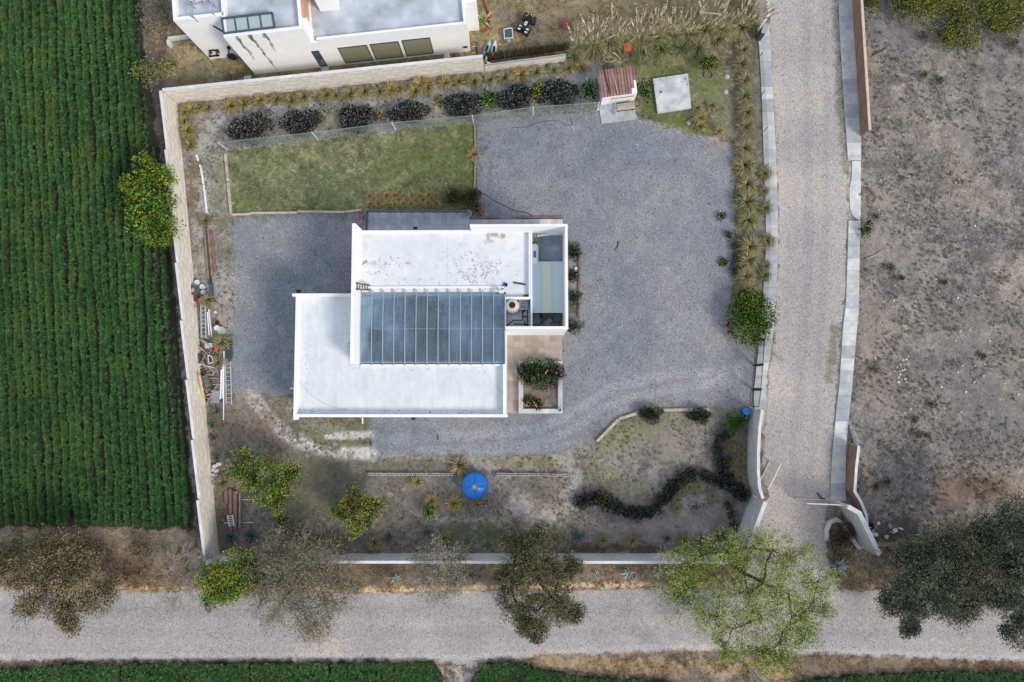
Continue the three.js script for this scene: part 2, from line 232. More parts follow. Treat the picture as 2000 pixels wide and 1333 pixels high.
// worn tracks, dust, bare soil and greener growth seen on the ground: [points, width px, colour, strength, raggedness]
const STROKES = [
  [[[495, 778], [520, 812], [556, 846], [600, 872], [660, 884], [726, 886]], 16, 0xb9b6b5, 1, .25], [[[640, 853], [680, 850], [724, 849]], 9, 0xbab7b5, 1, .5], [[[470, 770], [505, 790]], 14, 0x9b938a, 0.7, 1.4], [[[540, 790], [560, 800]], 12, 0xa89a88, 0.7, 1.6],
  [[[590, 840], [640, 868]], 9, 0x6d7150, 0.8, 1.5], [[[660, 872], [720, 868]], 5, 0x6a6e4c, 0.8, 1.6], [[[650, 827], [715, 828]], 12, 0x6b6a48, 0.8, 1.6], [[[590, 830], [660, 836]], 7, 0x8d8775, 0.7, 1.4], [[[575, 830], [580, 850]], 9, 0x4f5a40, 0.8, 1.5], [[[548, 780], [552, 800]], 7, 0x5a6048, 0.7, 1.6],
  [[[740, 858], [860, 853], [960, 848], [1060, 836], [1130, 800], [1200, 756], [1300, 735], [1440, 722]], 10, 0x95979e, .75, .35], [[[820, 880], [950, 876], [1060, 866], [1120, 838], [1190, 790], [1280, 766], [1440, 740]], 9, 0x95979d, .75, .35], [[[940, 888], [1060, 880], [1130, 862]], 6, 0x94969c, 0.6, .5],
  [[[1290, 300], [1300, 450], [1240, 600], [1200, 700]], 60, 0x858993, 0.4, 1.3], [[[1000, 300], [1150, 330]], 50, 0x84858c, 0.35, 1.3], [[[1160, 420], [1180, 640]], 30, 0x8a8a90, 0.4, 1.2],
  [[[1170, 222], [1300, 250], [1400, 272]], 5, 0xa59885, 0.7, 1.6], [[[730, 893], [900, 897], [1090, 890], [1160, 868]], 6, 0x9a9184, 0.8, 1.6], [[[1270, 800], [1460, 800]], 6, 0x8d8468, 0.7, 1.5],
  [[[735, 915], [880, 912]], 12, 0x6c6655, 0.8, 1.5], [[[960, 905], [1100, 905]], 14, 0x8a8064, 0.7, 1.5], [[[1105, 905], [1125, 930], [1110, 1000], [1040, 1010]], 16, 0xa29b95, 0.85, 1.2], [[[760, 965], [810, 1005], [880, 1018], [990, 1016]], 6, 0x9f9790, 0.8, 1.2], [[[1000, 990], [1030, 985]], 18, 0xa39d98, 0.7, 1.4], [[[960, 945], [975, 935]], 16, 0x9c958e, 0.8, 1.5], [[[875, 895], [960, 915]], 9, 0xa09a94, 0.7, 1.5],
  [[[600, 910], [680, 940], [600, 1000]], 42, 0x5e5f48, 0.6, 1.7], [[[900, 1040], [970, 1040]], 20, 0x535a3c, 0.8, 1.5], [[[640, 1050], [560, 1040]], 16, 0x474e34, 0.7, 1.5], [[[460, 840], [530, 830]], 40, 0x7b6c5e, 0.8, 1.3], [[[440, 1000], [445, 1060]], 22, 0x65564a, 0.8, 1.3], [[[760, 1000], [860, 960]], 30, 0x746a60, 0.6, 1.4],
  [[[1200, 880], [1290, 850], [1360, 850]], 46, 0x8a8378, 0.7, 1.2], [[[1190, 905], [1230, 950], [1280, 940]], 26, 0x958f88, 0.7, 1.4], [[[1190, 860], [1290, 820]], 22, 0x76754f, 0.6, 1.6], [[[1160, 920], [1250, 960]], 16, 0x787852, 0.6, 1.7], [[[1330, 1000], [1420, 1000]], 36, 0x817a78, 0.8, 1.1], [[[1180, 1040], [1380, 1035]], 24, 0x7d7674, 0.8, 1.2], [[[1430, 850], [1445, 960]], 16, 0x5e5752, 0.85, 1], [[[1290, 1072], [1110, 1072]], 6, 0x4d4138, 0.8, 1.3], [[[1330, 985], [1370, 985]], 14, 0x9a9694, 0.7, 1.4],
  [[[385, 290], [420, 240], [600, 215], [900, 180]], 12, 0xa7a4a2, 0.7, 1.6], [[[470, 215], [600, 208]], 12, 0xaaa8a6, 0.8, 1.5], [[[860, 190], [1130, 160]], 12, 0xa3a1a0, 0.6, 1.5], [[[395, 340], [402, 460]], 14, 0xa09e9d, 0.8, 1.3], [[[425, 310], [430, 430]], 14, 0x7e7b62, 0.7, 1.4], [[[378, 330], [374, 400]], 7, 0x6e5c40, 0.8, 1.7], [[[440, 430], [448, 520]], 8, 0x6e6d50, 0.6, 1.7], [[[420, 520], [440, 640]], 16, 0x9d938a, 0.7, 1.2], [[[640, 230], [660, 230]], 20, 0x7c775b, 0.5, 1.6],
  [[[480, 330], [620, 320]], 45, 0x78805a, 0.35, 1.6], [[[760, 330], [900, 300]], 40, 0x586534, 0.6, 1.5], [[[640, 360], [700, 380]], 34, 0x515f3f, 0.6, 1.5], [[[900, 270], [900, 400]], 14, 0x4c5a26, 0.6, 1.6], [[[460, 400], [540, 400]], 20, 0x5e6640, 0.5, 1.5], [[[800, 280], [860, 270]], 20, 0x66663f, 0.5, 1.6],
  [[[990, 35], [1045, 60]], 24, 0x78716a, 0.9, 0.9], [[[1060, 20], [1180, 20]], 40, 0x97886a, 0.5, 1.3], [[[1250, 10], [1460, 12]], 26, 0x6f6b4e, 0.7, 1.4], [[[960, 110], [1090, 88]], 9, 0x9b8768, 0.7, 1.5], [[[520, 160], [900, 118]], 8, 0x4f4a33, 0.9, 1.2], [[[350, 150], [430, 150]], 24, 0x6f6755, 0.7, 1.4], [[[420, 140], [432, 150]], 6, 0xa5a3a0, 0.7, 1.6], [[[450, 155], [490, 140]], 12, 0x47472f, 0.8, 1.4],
  [[[1255, 150], [1360, 130], [1400, 190]], 34, 0x5f6b35, 0.6, 1.5], [[[1260, 180], [1290, 225], [1380, 255]], 14, 0x566128, 0.8, 1.4], [[[1300, 120], [1360, 118]], 10, 0x8b7c4f, 0.6, 1.6], [[[1420, 200], [1420, 250]], 22, 0x7d7b5c, 0.7, 1.5], [[[1432, 120], [1480, 140], [1478, 300]], 10, 0x88827a, 0.6, 1.6], [[[1452, 100], [1462, 290], [1466, 450], [1460, 600]], 24, 0x6b665c, 0.95, 1], [[[1483, 300], [1486, 560]], 8, 0x8b867e, 0.7, 1.5], [[[1572, -60], [1578, 200], [1580, 500], [1562, 760], [1545, 960]], 10, 0xa09d9f, 0.9, .7], [[[1608, -60], [1614, 200], [1612, 480], [1598, 760], [1580, 960]], 8, 0xa19ea0, 0.8, .7], [[[-60, 1190], [500, 1196], [1000, 1192], [2060, 1192]], 13, 0x9f9c9f, 0.8, .7], [[[-60, 1232], [500, 1240], [1000, 1236], [2060, 1240]], 10, 0x9f9c9f, 0.7, .8], [[[1145, 130], [1160, 150]], 16, 0x9e9b98, 0.7, 1.4],
  [[[1512, -60], [1520, 200], [1527, 400], [1526, 520], [1512, 700], [1500, 830]], 9, 0xb3aca2, 1, 1.1], [[[1632, 0], [1640, 200], [1650, 330]], 6, 0x8b856e, 0.8, 1.4], [[[1640, 330], [1640, 500], [1630, 640], [1612, 800]], 20, 0xb2aba1, 0.9, 1.1], [[[1632, 640], [1620, 740]], 8, 0x7e7b60, 0.7, 1.5], [[[1508, 690], [1520, 700]], 7, 0x938d6a, 0.7, 1.5],
  [[[-60, 1146], [230, 1148], [450, 1152], [700, 1154], [1000, 1147], [1300, 1142], [1440, 1146]], 5, 0xcfae86, 1, 1.5], [[[-60, 1284], [600, 1282], [900, 1284], [1000, 1279], [1290, 1265], [1500, 1266], [1900, 1284], [2060, 1288]], 6, 0xb7b3b2, 1, 0.5], [[[0, 1240], [400, 1245], [600, 1248]], 14, 0xb9aea3, 0.5, 1.1], [[[880, 1290], [915, 1330]], 22, 0xa9a6a4, 0.8, 1.4], [[[1060, 1290], [1250, 1300], [1480, 1300]], 12, 0xa68c6a, 0.85, 1.6], [[[1520, 1300], [1700, 1300], [2060, 1305]], 8, 0x7b6a55, 0.8, 1.5], [[[1500, 1310], [1560, 1318]], 8, 0xb78f62, 0.8, 1.4],
  [[[250, 1100], [300, 1120], [250, 1135]], 18, 0x957a62, 0.6, 1.6], [[[560, 1120], [740, 1115], [900, 1120]], 14, 0x6d5d4f, 0.8, 1.5], [[[1150, 1112], [1300, 1112]], 14, 0x897665, 0.8, 1.4], [[[1740, 1120], [1790, 1135]], 10, 0xa88f78, 0.7, 1.3], [[[20, 1090], [120, 1080]], 26, 0x5e563e, 0.7, 1.3],
  [[[1700, 60], [1790, 80], [1990, 60]], 36, 0x6a6868, 0.6, 1.4], [[[1700, 200], [1706, 100]], 10, 0x897765, 0.7, 1.4], [[[1720, 470], [1790, 520]], 40, 0x8b837c, 0.6, 1.3], [[[1700, 600], [1720, 780]], 24, 0x8e7f72, 0.6, 1.4], [[[1690, 900], [1700, 960]], 8, 0x9b8570, 0.8, 1.3], [[[1900, 260], [1980, 200]], 40, 0x858078, 0.5, 1.3], [[[1720, 395], [1790, 410]], 16, 0x958d80, 0.7, 1.3], [[[1900, 480], [1915, 500]], 16, 0x55514e, 0.7, 1.3], [[[1850, 960], [1960, 960]], 26, 0x7d5d4c, 0.5, 1.5], [[[1700, 1040], [1780, 1040]], 26, 0x4f4742, 0.7, 1.3], [[[1880, 680], [1960, 820]], 60, 0x6e6d6e, 0.5, 1.4],
  [[[350, 600], [358, 700], [368, 830], [378, 960]], 4, 0xa39d97, 0.7, 1.7], [[[318, 720], [328, 860]], 2, 0x9a948e, 0.5, 1.8], [[[300, 20], [320, 200]], 14, 0x6d6157, 0.8, 1.3], [[[330, 480], [348, 520]], 8, 0x8a7157, 0.8, 1.4],
];
function groundTexture() {
  const d = new Uint8Array(NX * NZ * 4), f = new Float32Array(NX * NZ * 3), sx = TW / NX, sz = TH / NZ;
  const base = { 0: rgb(0x7d7468), 1: rgb(0x3a362c), 2: rgb(0xada6a3), 3: rgb(0x87888d), 4: rgb(0x6e7150), 5: rgb(0x87827c), 6: rgb(0x706961), 7: rgb(0x79726c), 8: rgb(0x84765a), 9: rgb(0x7b6e60), 10: rgb(0x6f6c56), 11: rgb(0x675d52) };
  for (let j = 0; j < NZ; j++) for (let i = 0; i < NX; i++) {
    const x = TX + (i + .5) * sx, z = TZ + (j + .5) * sz;
    const wa = (hash2(i + 7, j + 3) - .5) * 4, wb = (noise(x * 1.7, z * 1.7) - .5) * 9, wc = (noise(x * 1.7 + 50, z * 1.7 + 9) - .5) * 9;
    let ii = Math.round(clamp(i + wa + wb, 0, NX - 1)), jj = Math.round(clamp(j + (hash2(i + 90, j + 41) - .5) * 4 + wc, 0, NZ - 1));
    const id = zone[jj * NX + ii], b = base[id], n1 = fbm(x * .22 + 9, z * .22, 3), n2 = fbm(x * 1.1, z * 1.1 + 40, 3), n3 = noise(x * 5, z * 5), g = hash2(i, j), g2 = hash2(i >> 1, j >> 1);
    let k = 1, r = 0, gg = 0, bb = 0;
    if (id === 2) {                       // cobbles: jittered cells of pale stone with dark earth between
      const s = 8.4, cx = x * s, cz = z * s, ix = Math.floor(cx), iz = Math.floor(cz); let d1 = 9, d2 = 9, hh = 0;
      for (let a = -1; a < 2; a++) for (let c = -1; c < 2; c++) { const px = ix + a + hash2(ix + a, iz + c) * .8 + .1 - cx, pz = iz + c + hash2(ix + a + 77, iz + c) * .8 + .1 - cz, dd = Math.hypot(px, pz); if (dd < d1) { d2 = d1; d1 = dd; hh = hash2(ix + a + 5, iz + c + 3); } else if (dd < d2) d2 = dd; }
      k = (0.97 + hh * .1) * (d2 - d1 < .12 ? 0.86 : 1) * (0.93 + n1 * .16) + (g - .5) * .2; if (hh > .9 && d1 < .38) k *= .7;
      const dust = smooth(.5, .8, n1 * .5 + n2 * .5); r = dust * 10; gg = dust * 5; bb = -dust * 4;
    } else if (id === 3) { k = 0.98 + .16 * (n2 - .5) + (g - .5) * .25 + (g2 - .5) * .04 + (n1 - .5) * .16; if (g > .985) k *= 1.3; if (g2 < .006) k *= .7; r = (n1 - .5) * 12; bb = -(n1 - .5) * 10; }
    else if (id === 1) k = .7 + .5 * n2 + (g - .5) * .2;
    else if (id === 4 || id === 10) { k = .7 + .56 * n2 + (g - .5) * .55 + (n3 - .5) * .4; const t = smooth(.4, .7, n1 * .6 + n2 * .4); r = t * 20; gg = t * 13; bb = t * 14; }
    else if (id === 7) { k = .8 + .5 * n2 + (g - .5) * .5 + (n3 - .5) * .28; const t = n1 - .5; r = t * 40; gg = t * 34; bb = t * 18; if (g2 > .9975) k = 1.6; }
    else if (id === 8) { k = .84 + .5 * n2 + (g - .5) * .42 + (n3 - .5) * .2; const t = n1 - .5; r = t * 40; gg = t * 36; bb = t * 30; }
    else { k = .8 + .5 * n2 + (g - .5) * .46 + (n3 - .5) * .26; const t = n1 - .5; r = t * 30; gg = t * 34; bb = t * 30; }
    const o = (j * NX + i) * 3; f[o] = b[0] * k + r; f[o + 1] = b[1] * k + gg; f[o + 2] = b[2] * k + bb;
  }
  for (const [pts, wpx, hex, str, rag] of STROKES) {
    const q = GA(pts), w = wpx * 0.0476, c = rgb(hex), m = w * 2;
    const i0 = Math.max(0, Math.floor((Math.min(...q.map(p => p[0])) - m - TX) / sx)), i1 = Math.min(NX - 1, Math.ceil((Math.max(...q.map(p => p[0])) + m - TX) / sx)), j0 = Math.max(0, Math.floor((Math.min(...q.map(p => p[1])) - m - TZ) / sz)), j1 = Math.min(NZ - 1, Math.ceil((Math.max(...q.map(p => p[1])) + m - TZ) / sz));
    for (let j = j0; j <= j1; j++) for (let i = i0; i <= i1; i++) {
      const id = zone[j * NX + i]; if (id === 1 && rag < 1.65) continue;
      const x = TX + (i + .5) * sx, z = TZ + (j + .5) * sz; let dm = 1e9;
      for (let s = 0; s + 1 < q.length; s++) { const ax = q[s][0], az = q[s][1], bx = q[s + 1][0] - ax, bz = q[s + 1][1] - az, t = clamp(((x - ax) * bx + (z - az) * bz) / (bx * bx + bz * bz || 1)), dd = Math.hypot(x - ax - bx * t, z - az - bz * t); if (dd < dm) dm = dd; }
      const e = dm / w; if (e > 2) continue;
      const nn = fbm(x * 2.3 + 3, z * 2.3, 3), a = str * smooth(.35, .75, 1.05 - e * .55 + (nn - .5) * rag * 1.3 + (hash2(i + 3, j + 8) - .5) * rag * .5); if (a <= 0) continue;
      const kk = .9 + .3 * fbm(x * 3.5, z * 3.5, 2) + (hash2(i + 11, j) - .5) * .26, o = (j * NX + i) * 3;
      const loose = id === 2 || id === 3, bs = loose ? base[id] : null; for (let t = 0; t < 3; t++) f[o + t] = loose ? f[o + t] * lerp(1, lerp((c[0] + c[1] + c[2]) / (bs[0] + bs[1] + bs[2]), c[t] / bs[t], .45), a) : lerp(f[o + t], c[t] * kk, a);
    }
  }
  for (let i = 0; i < NX * NZ; i++) { for (let t = 0; t < 3; t++) d[i * 4 + t] = clamp(f[i * 3 + t], 0, 255); d[i * 4 + 3] = 255; }
  const t = new THREE.DataTexture(d, NX, NZ); t.colorSpace = THREE.SRGBColorSpace; t.magFilter = THREE.LinearFilter; t.minFilter = THREE.LinearFilter; t.needsUpdate = true; return t;
}
const groundMat = new THREE.MeshStandardMaterial({ map: groundTexture(), roughness: 1 });
function groundUV(mesh) { const g = mesh.geometry, p = g.attributes.position, t = g.attributes.uv; for (let i = 0; i < p.count; i++) t.setXY(i, (p.getX(i) - TX) / TW, (p.getZ(i) - TZ) / TH); return mesh; }
function ragged(pts, amp) {              // uneven outline for a strip of loose ground
  const out = []; pts.forEach((a, i) => { const b = pts[(i + 1) % pts.length], n = Math.max(1, Math.round(Math.hypot(b[0] - a[0], b[1] - a[1]) / .5)); for (let k = 0; k < n; k++) { const t = k / n, x = lerp(a[0], b[0], t), z = lerp(a[1], b[1], t); out.push([x + (noise(x * 1.3, z * 1.3) - .5) * amp, z + (noise(x * 1.3 + 30, z * 1.3) - .5) * amp]); } });
  return out;
}
setting(groundUV(new MB().sheet([[TX, TZ], [TX + TW, TZ], [TX + TW, TZ + TH], [TX, TZ + TH]], 0).build('ground', groundMat)), 'dry bare earth and weeds around the plots', 'ground');
{ const m = new MB(), E = 420; m.sheet([[-E, -E], [E, -E], [E, TZ], [-E, TZ]], 0).sheet([[-E, TZ + TH], [E, TZ + TH], [E, E], [-E, E]], 0).sheet([[-E, TZ], [TX, TZ], [TX, TZ + TH], [-E, TZ + TH]], 0).sheet([[TX + TW, TZ], [E, TZ], [E, TZ + TH], [TX + TW, TZ + TH]], 0);
  setting(m.build('terrain', mottled(0x6f6a5a, 0.5, 30, 256, 8, 16)), 'dry farmland reaching to the horizon', 'ground'); }
const sheetOf = (name, keys, y, label, cat, amp = .35) => { const m = new MB(); keys.forEach((k, i) => m.sheet(ragged(GA(P[k]), amp), y + i * .004)); return setting(groundUV(m.build(name, groundMat)), label, cat); };
sheetOf('vacant_lot', ['lot'], .004, 'grey dry vacant lot with weeds and rubble', 'ground');
sheetOf('neighbour_yard', ['yard'], .004, 'tan dry grass yard of the white house behind', 'ground');
sheetOf('garden_bed', ['strip', 'garden', 'corner'], .008, 'dry garden soil inside the boundary wall', 'ground');
sheetOf('roadside_verge', ['vergeN', 'vergeS', 'vergeE', 'margin'], .006, 'brown straw verge along road and field', 'ground');
sheetOf('cobbled_road', ['roadE', 'roadS'], .024, 'pale grey cobbled road with dusty edges', 'road');
sheetOf('gravel_drive', ['gravelE', 'gravelW'], .034, 'blue grey gravel yard around the white house', 'gravel', .3);
sheetOf('lawn', ['lawn'], .03, 'patchy green lawn behind the white house', 'lawn', .15);
sheetOf('field_soil', ['fieldW', 'fieldS1', 'fieldS2', 'fieldS3'], .02, 'dark moist soil of the crop fields', 'field');
// ---------------------------------------------------------------- the white house
const hx = (u, h, v = 600) => V(u, v, h).x, hz = (v, h, u = 850) => V(u, v, h).z;
function planar(mesh, x0, x1, z0, z1) { const p = mesh.geometry.attributes.position, t = mesh.geometry.attributes.uv; mesh.updateWorldMatrix(true, false); const v = new THREE.Vector3(); for (let i = 0; i < p.count; i++) { v.fromBufferAttribute(p, i).applyMatrix4(mesh.matrixWorld); t.setXY(i, (v.x - x0) / (x1 - x0), (v.z - z0) / (z1 - z0)); } return mesh; }
function stainMap(nx, ny, x0, x1, z0, z1, base, fn) {
  const d = new Uint8Array(nx * ny * 4);
  for (let j = 0; j < ny; j++) for (let i = 0; i < nx; i++) { const x = lerp(x0, x1, (i + .5) / nx), z = lerp(z0, z1, (j + .5) / ny), c = fn(x, z, base.slice(), i, j), k = (j * nx + i) * 4; for (let t = 0; t < 3; t++) d[k + t] = clamp(c[t], 0, 255); d[k + 3] = 255; }
  const t = new THREE.DataTexture(d, nx, ny); t.colorSpace = THREE.SRGBColorSpace; t.magFilter = t.minFilter = THREE.LinearFilter; t.needsUpdate = true; return new THREE.MeshStandardMaterial({ map: t, roughness: .85 });
}
const mix3 = (c, d, a) => { for (let i = 0; i < 3; i++) c[i] = lerp(c[i], d[i], a); };
{
  const RL = 4.3, PL = 4.95, RU = 4.5, PU = 4.9, T = 7;
  const x0 = hx(577, PL), x1 = hx(990.6, .15), xw0 = hx(685, T), xw1 = hx(691.6, T), xr = hx(1036.5, PU), xe0 = hx(1104.5, T), xe1 = hx(1109.7, T), xt = hx(987, PU);
  const zn = hz(438.7, T), zni = hz(442.7, T), zl = hz(573, PL), zc0 = hz(571, RU), zc1 = hz(711.5, PL), zs = hz(815.5, PL), zu = hz(585, PU), zt0 = hz(638, T), zt1 = hz(643.4, T), zp = hz(612, 3.9), zf = hz(512, 3.9), xn = hx(917, T);
  const house = thing('white_house', 'white flat roofed house with glass roofed courtyard on grey gravel', 'house', [(x0 + x1) / 2, 0, (zl + zs) / 2]);
  const W = (n, fn, m = M.white, par = house) => { const b = new MB(); fn(b); return b.build(n, m, par); };
  // masonry below the roofs
  W('wall', b => { b.prism([[x0, zl], [xw0, zl], [xw0, zc1], [x1, zc1], [x1, zs], [x0, zs]], 0, RL - .18); });
  W('wall', b => { b.prism([[xw1, zn], [xr, zn], [xr, zu], [xt, zu], [xt, zc0], [xw1, zc0]], 0, RU - .18); });
  W('wall', b => { b.span(xw0, xw1, 0, T, zn - .12, zc1 - .002); });
  W('wall', b => { b.span(xt, x1, 0, PL, zu + .002, zc1 - .002); });
  W('wall', b => { b.span(xn, xe1, RU - .17, T, zn - .002, zni); b.span(xr + .002, xe1, 0, RU - .17, zn - .002, zni); });
  W('wall', b => { b.span(xe0, xe1, 0, T - .002, zni + .002, zt1); });
  W('wall', b => { b.span(x1 + .002, xe0 - .002, 0, T - .004, zt0, zt1 - .002); });
  W('wall', b => { b.span(xr, xr + .15, 0, PU + .05, zni + .002, zt0 - .002); });
  W('wall', b => { b.span(x1 + .004, xr - .002, 0, 3.9, zu + .002, zt0 - .002); }, M.concrete);
  W('wall', b => { b.span(xr + .152, xe0 - .002, 0, 3.3, zni + .002, zf + .4); }, M.white);
  // weathered roof decks
  const specks = (x, z, c, i, j, dens, cx, cz, rx, rz) => { const e = Math.hypot((x - cx) / rx, (z - cz) / rz); if (e > 1) return; const n = noise(x * 4, z * 4) * .3 + noise(x * 11 + 5, z * 11) * .4 + noise(x * 24, z * 24) * .3; const a = smooth(.94 - dens * (1 - e * e) * .42, 1.04 - dens * (1 - e * e) * .3, n + .12); mix3(c, [132, 128, 125], a * .62); };
  const smear = (x, z, c, cx, cz, rx, rz, col, s) => { const e = Math.hypot((x - cx) / rx, (z - cz) / rz); if (e < 1) mix3(c, col, s * smooth(.3, .8, 1 - e + (fbm(x * 3, z * 3, 3) - .5) * 1.4)); };
  const p = (u, v, h = RU) => G(u, v, h);
  const rmU = stainMap(1024, 512, xw1, xr, zn, zu, [217, 219, 221], (x, z, c, i, j) => {
    const k = (fbm(x * .9, z * .9, 5) - .5) * 20 + (fbm(x * 3, z * 3, 3) - .5) * 14 - (Math.abs(x - p(874, 500)[0]) < .05 ? 9 : 0) - (Math.abs(z - p(874, 510)[1]) < .03 ? 5 : 0) + (fbm(x * .25 + 4, z * .25, 2) - .5) * 8 + (hash2(i, j) - .5) * 6; for (let t = 0; t < 3; t++) c[t] += k + (t === 2 ? 2 : 0);
    for (const [u, v, rx, rz, dn] of [[930, 530, 4.2, 2.2, .78], [900, 500, 2.6, 1.6, .5], [770, 512, 3.2, 1, .6], [740, 530, 2.6, 1, .55], [800, 555, 4, .8, .55], [880, 560, 3, .8, .5], [1010, 480, 1.5, 1.5, .35]]) { const q = p(u, v); specks(x, z, c, i, j, dn, q[0], q[1], rx, rz); }
    for (const [u, v, rx, rz, col, s] of [[712, 513, .6, .5, [150, 132, 118], .9], [725, 515, 1.6, .4, [170, 156, 144], .5], [972, 462, 1.4, .6, [158, 142, 128], .8], [958, 470, .9, .5, [170, 160, 150], .6], [709, 475, .5, 2.2, [205, 198, 196], .8], [715, 460, 1.2, .5, [206, 200, 198], .7]]) { const q = p(u, v); smear(x, z, c, q[0], q[1], rx, rz, col, s); }
    return c;
  });
  const rmL = stainMap(1024, 512, x0, x1, zl, zs, [215, 218, 220], (x, z, c, i, j) => {
    const k = (fbm(x * .8 + 7, z * .8, 5) - .5) * 18 + (fbm(x * 3, z * 3 + 5, 3) - .5) * 14 - (Math.abs(x - p(800, 760, RL)[0]) < .04 ? 5 : 0) - (Math.abs(z - p(800, 760, RL)[1]) < .03 ? 4 : 0) + (fbm(x * .22, z * .22 + 8, 2) - .5) * 8 + (hash2(i, j) - .5) * 6 + (fbm(x * 4, z * .6, 2) - .5) * 12; for (let t = 0; t < 3; t++) c[t] += k;
    for (const [u, v, rx, rz, dn] of [[620, 800, 4, .35, .6], [760, 806, 6, .3, .6], [900, 806, 5, .3, .55], [978, 780, .4, 2.5, .55], [600, 700, .35, 4, .5], [720, 722, 3, .5, .5], [820, 722, 4, .4, .45], [930, 725, 3, .4, .35], [683, 680, .35, 2.6, .75], [675, 640, .8, 3, .45], [640, 660, 1, 1.4, .3]]) { const q = p(u, v, RL); specks(x, z, c, i, j, dn, q[0], q[1], rx, rz); }
    const q = p(700, 690, RL), d = Math.abs(Math.hypot((x - q[0]) / 1.15, z - q[1]) - 5.05); if (d < .05 && x < q[0] - 1.2 && z > q[1] + 2.2) mix3(c, [186, 188, 192], .6);
    return c;
  });
  planar(W('roof', b => { b.prism([[x0 + .25, zl + .25], [xw0 - .002, zl + .25], [xw0 - .002, zc1 - .002], [x1 - .25, zc1 - .002], [x1 - .25, zs - .25], [x0 + .25, zs - .25]], RL - .178, RL); }, rmL), x0, x1, zl, zs);
  planar(W('roof', b => { b.prism([[xw1 + .002, zni], [xr - .16, zni], [xr - .16, zu - .2], [xt + .002, zu - .2], [xt + .002, zc0], [xw1 + .002, zc0]], RU - .178, RU); }, rmU), xw1, xr, zn, zu);
  const par = (a, b, c, d, h, y = RL - .178) => W('parapet', m => m.span(a, b, y, h, c, d));
  par(x0 - .32, xw0 - .002, zl, zl + .248, PL); par(x0, x0 + .248, zl + .25, zs + .24, PL + .003); par(x0 + .25, x1 + .14, zs - .248, zs, PL); par(x1 - .248, x1, zc1, zs - .25, PL + .003);
  par(xw1 + .002, xn - .002, zn, zn + .26, PU, RU - .178); par(xr - .158, xr - .002, zni + .002, zu, PU, RU - .178); par(xt + .002, xr - .16, zu - .198, zu, PU, RU - .178);
  W('roof_kerb', m => { m.span(xw1 + .01, xt, RL, 4.62, zc1, zc1 + .18); }); W('roof_kerb', m => { m.span(xw1 + .01, xt, RU, 4.62, zc0 - .5, zc0 - .34); });
  for (const [u, v, dx, dz] of [[577, 759, -.5, 0], [708, 816, 0, .55]]) { const q = p(u, v, 4.2); W('drain_spout', m => m.bar([q[0], 4.2, q[1]], [q[0] + dx, 4.15, q[1] + dz], .1), M.whitePipe); }
  for (const [u, v, h] of [[811, 446, 4.2], [583, 569, 4.2], [807, 818, 4.2], [575, 803, 4.2]]) { const q = p(u, v, h); W('wall_lamp', m => { m.box(q[0], h, q[1], .35, .22, .22); m.box(q[0], h - .16, q[1], .2, .1, .16); }, M.black); }
  // courtyard under the glass
  W('courtyard_floor', b => b.span(xw1 + .004, xt - .004, .02, .1, zc0 + .004, zc1 - .004), mottled(0xa3adb4, .4, 3, 128, 5, 12));
  { const a = hx(745, 0), c = hx(935, 0), za = hz(688, 0), zb = hz(707, 0), n = 22; for (let i = 0; i < n; i++) { const u = lerp(a, c, i / n), w = (c - a) / n; new MB().span(u + .02, u + w - .02, .1, .34, za, zb).build('plank', [M.terrace[0], M.clayRed, M.terrace[2]][i % 3], house); } }
  const glass = new THREE.MeshPhysicalMaterial({ roughness: .1, transmission: .86, thickness: 0, ior: 1.5, map: tex(256, [6, 7], (u, v) => { const s = fbm(u * 24, v * 3, 4, 24), f = fbm(u * 6, v * 6, 4, 6), k = 218 + (s - .5) * 60 + (f - .5) * 40; return [k * .9, k * 1.015, k * 1.11]; }) });
  const gz0 = hz(577, 4.7), gz1 = hz(708, 4.7), gx0 = xw1 + .05, gx1 = xt - .05, n = 13, gy = z => 4.72 + .1 * Math.sin(Math.PI * clamp((z - gz0) / (gz1 - gz0)));
  const roofG = W('glass_roof', b => { for (const z of [gz0, gz1]) b.span(gx0, gx1, 4.6, 4.69, z - .07, z + .07); b.span(gx0, gx1, 4.72, 4.79, (gz0 + gz1) / 2 - .03, (gz0 + gz1) / 2 + .03); }, M.mullion);
  for (let i = 0; i <= n; i++) { const x = lerp(gx0, gx1, i / n); const b = new MB(); b.bar([x, 4.74, gz0 - .45], [x, 4.86, (gz0 + gz1) / 2], .085, .14); b.bar([x, 4.86, (gz0 + gz1) / 2], [x, 4.74, gz1 + .28], .085, .14); b.build('rafter', M.mullion, roofG); }
  for (let i = 0; i < n; i++) for (let r = 0; r < 2; r++) { const a = lerp(gx0, gx1, i / n) + .045, c = lerp(gx0, gx1, (i + 1) / n) - .045, za = r ? (gz0 + gz1) / 2 + .02 : gz0 - .02, zb = r ? gz1 + .02 : (gz0 + gz1) / 2 - .02; new MB().quad([a, gy(za) + .03, za], [a, gy(zb) + .03, zb], [c, gy(zb) + .03, zb], [c, gy(za) + .03, za]).build('pane', glass, roofG); }
  // service yard
  W('yard_floor', b => b.span(xr + .154, xe0 - .004, 3.3, 3.36, zni + .004, zf + .38), M.greyFloor);
  for (let i = 0; i < 3; i++) { const a = lerp(xr + .16, xe0 - .01, [0, .29, .64][i]), c = lerp(xr + .16, xe0 - .01, [.29, .64, 1][i]); new MB().span(a + .01, c - .01, 3.92 + i * .006, 3.97 + i * .006, zf, zp).build('canopy_panel', [mat(0xbcd2de, .4), mat(0xccd5c4, .4), mat(0xc3d2d6, .4)][i], house); }
  W('yard_floor', b => b.span(xr + .154, xe0 - .004, .02, .1, zf + .42, zt0 - .004), M.concrete);
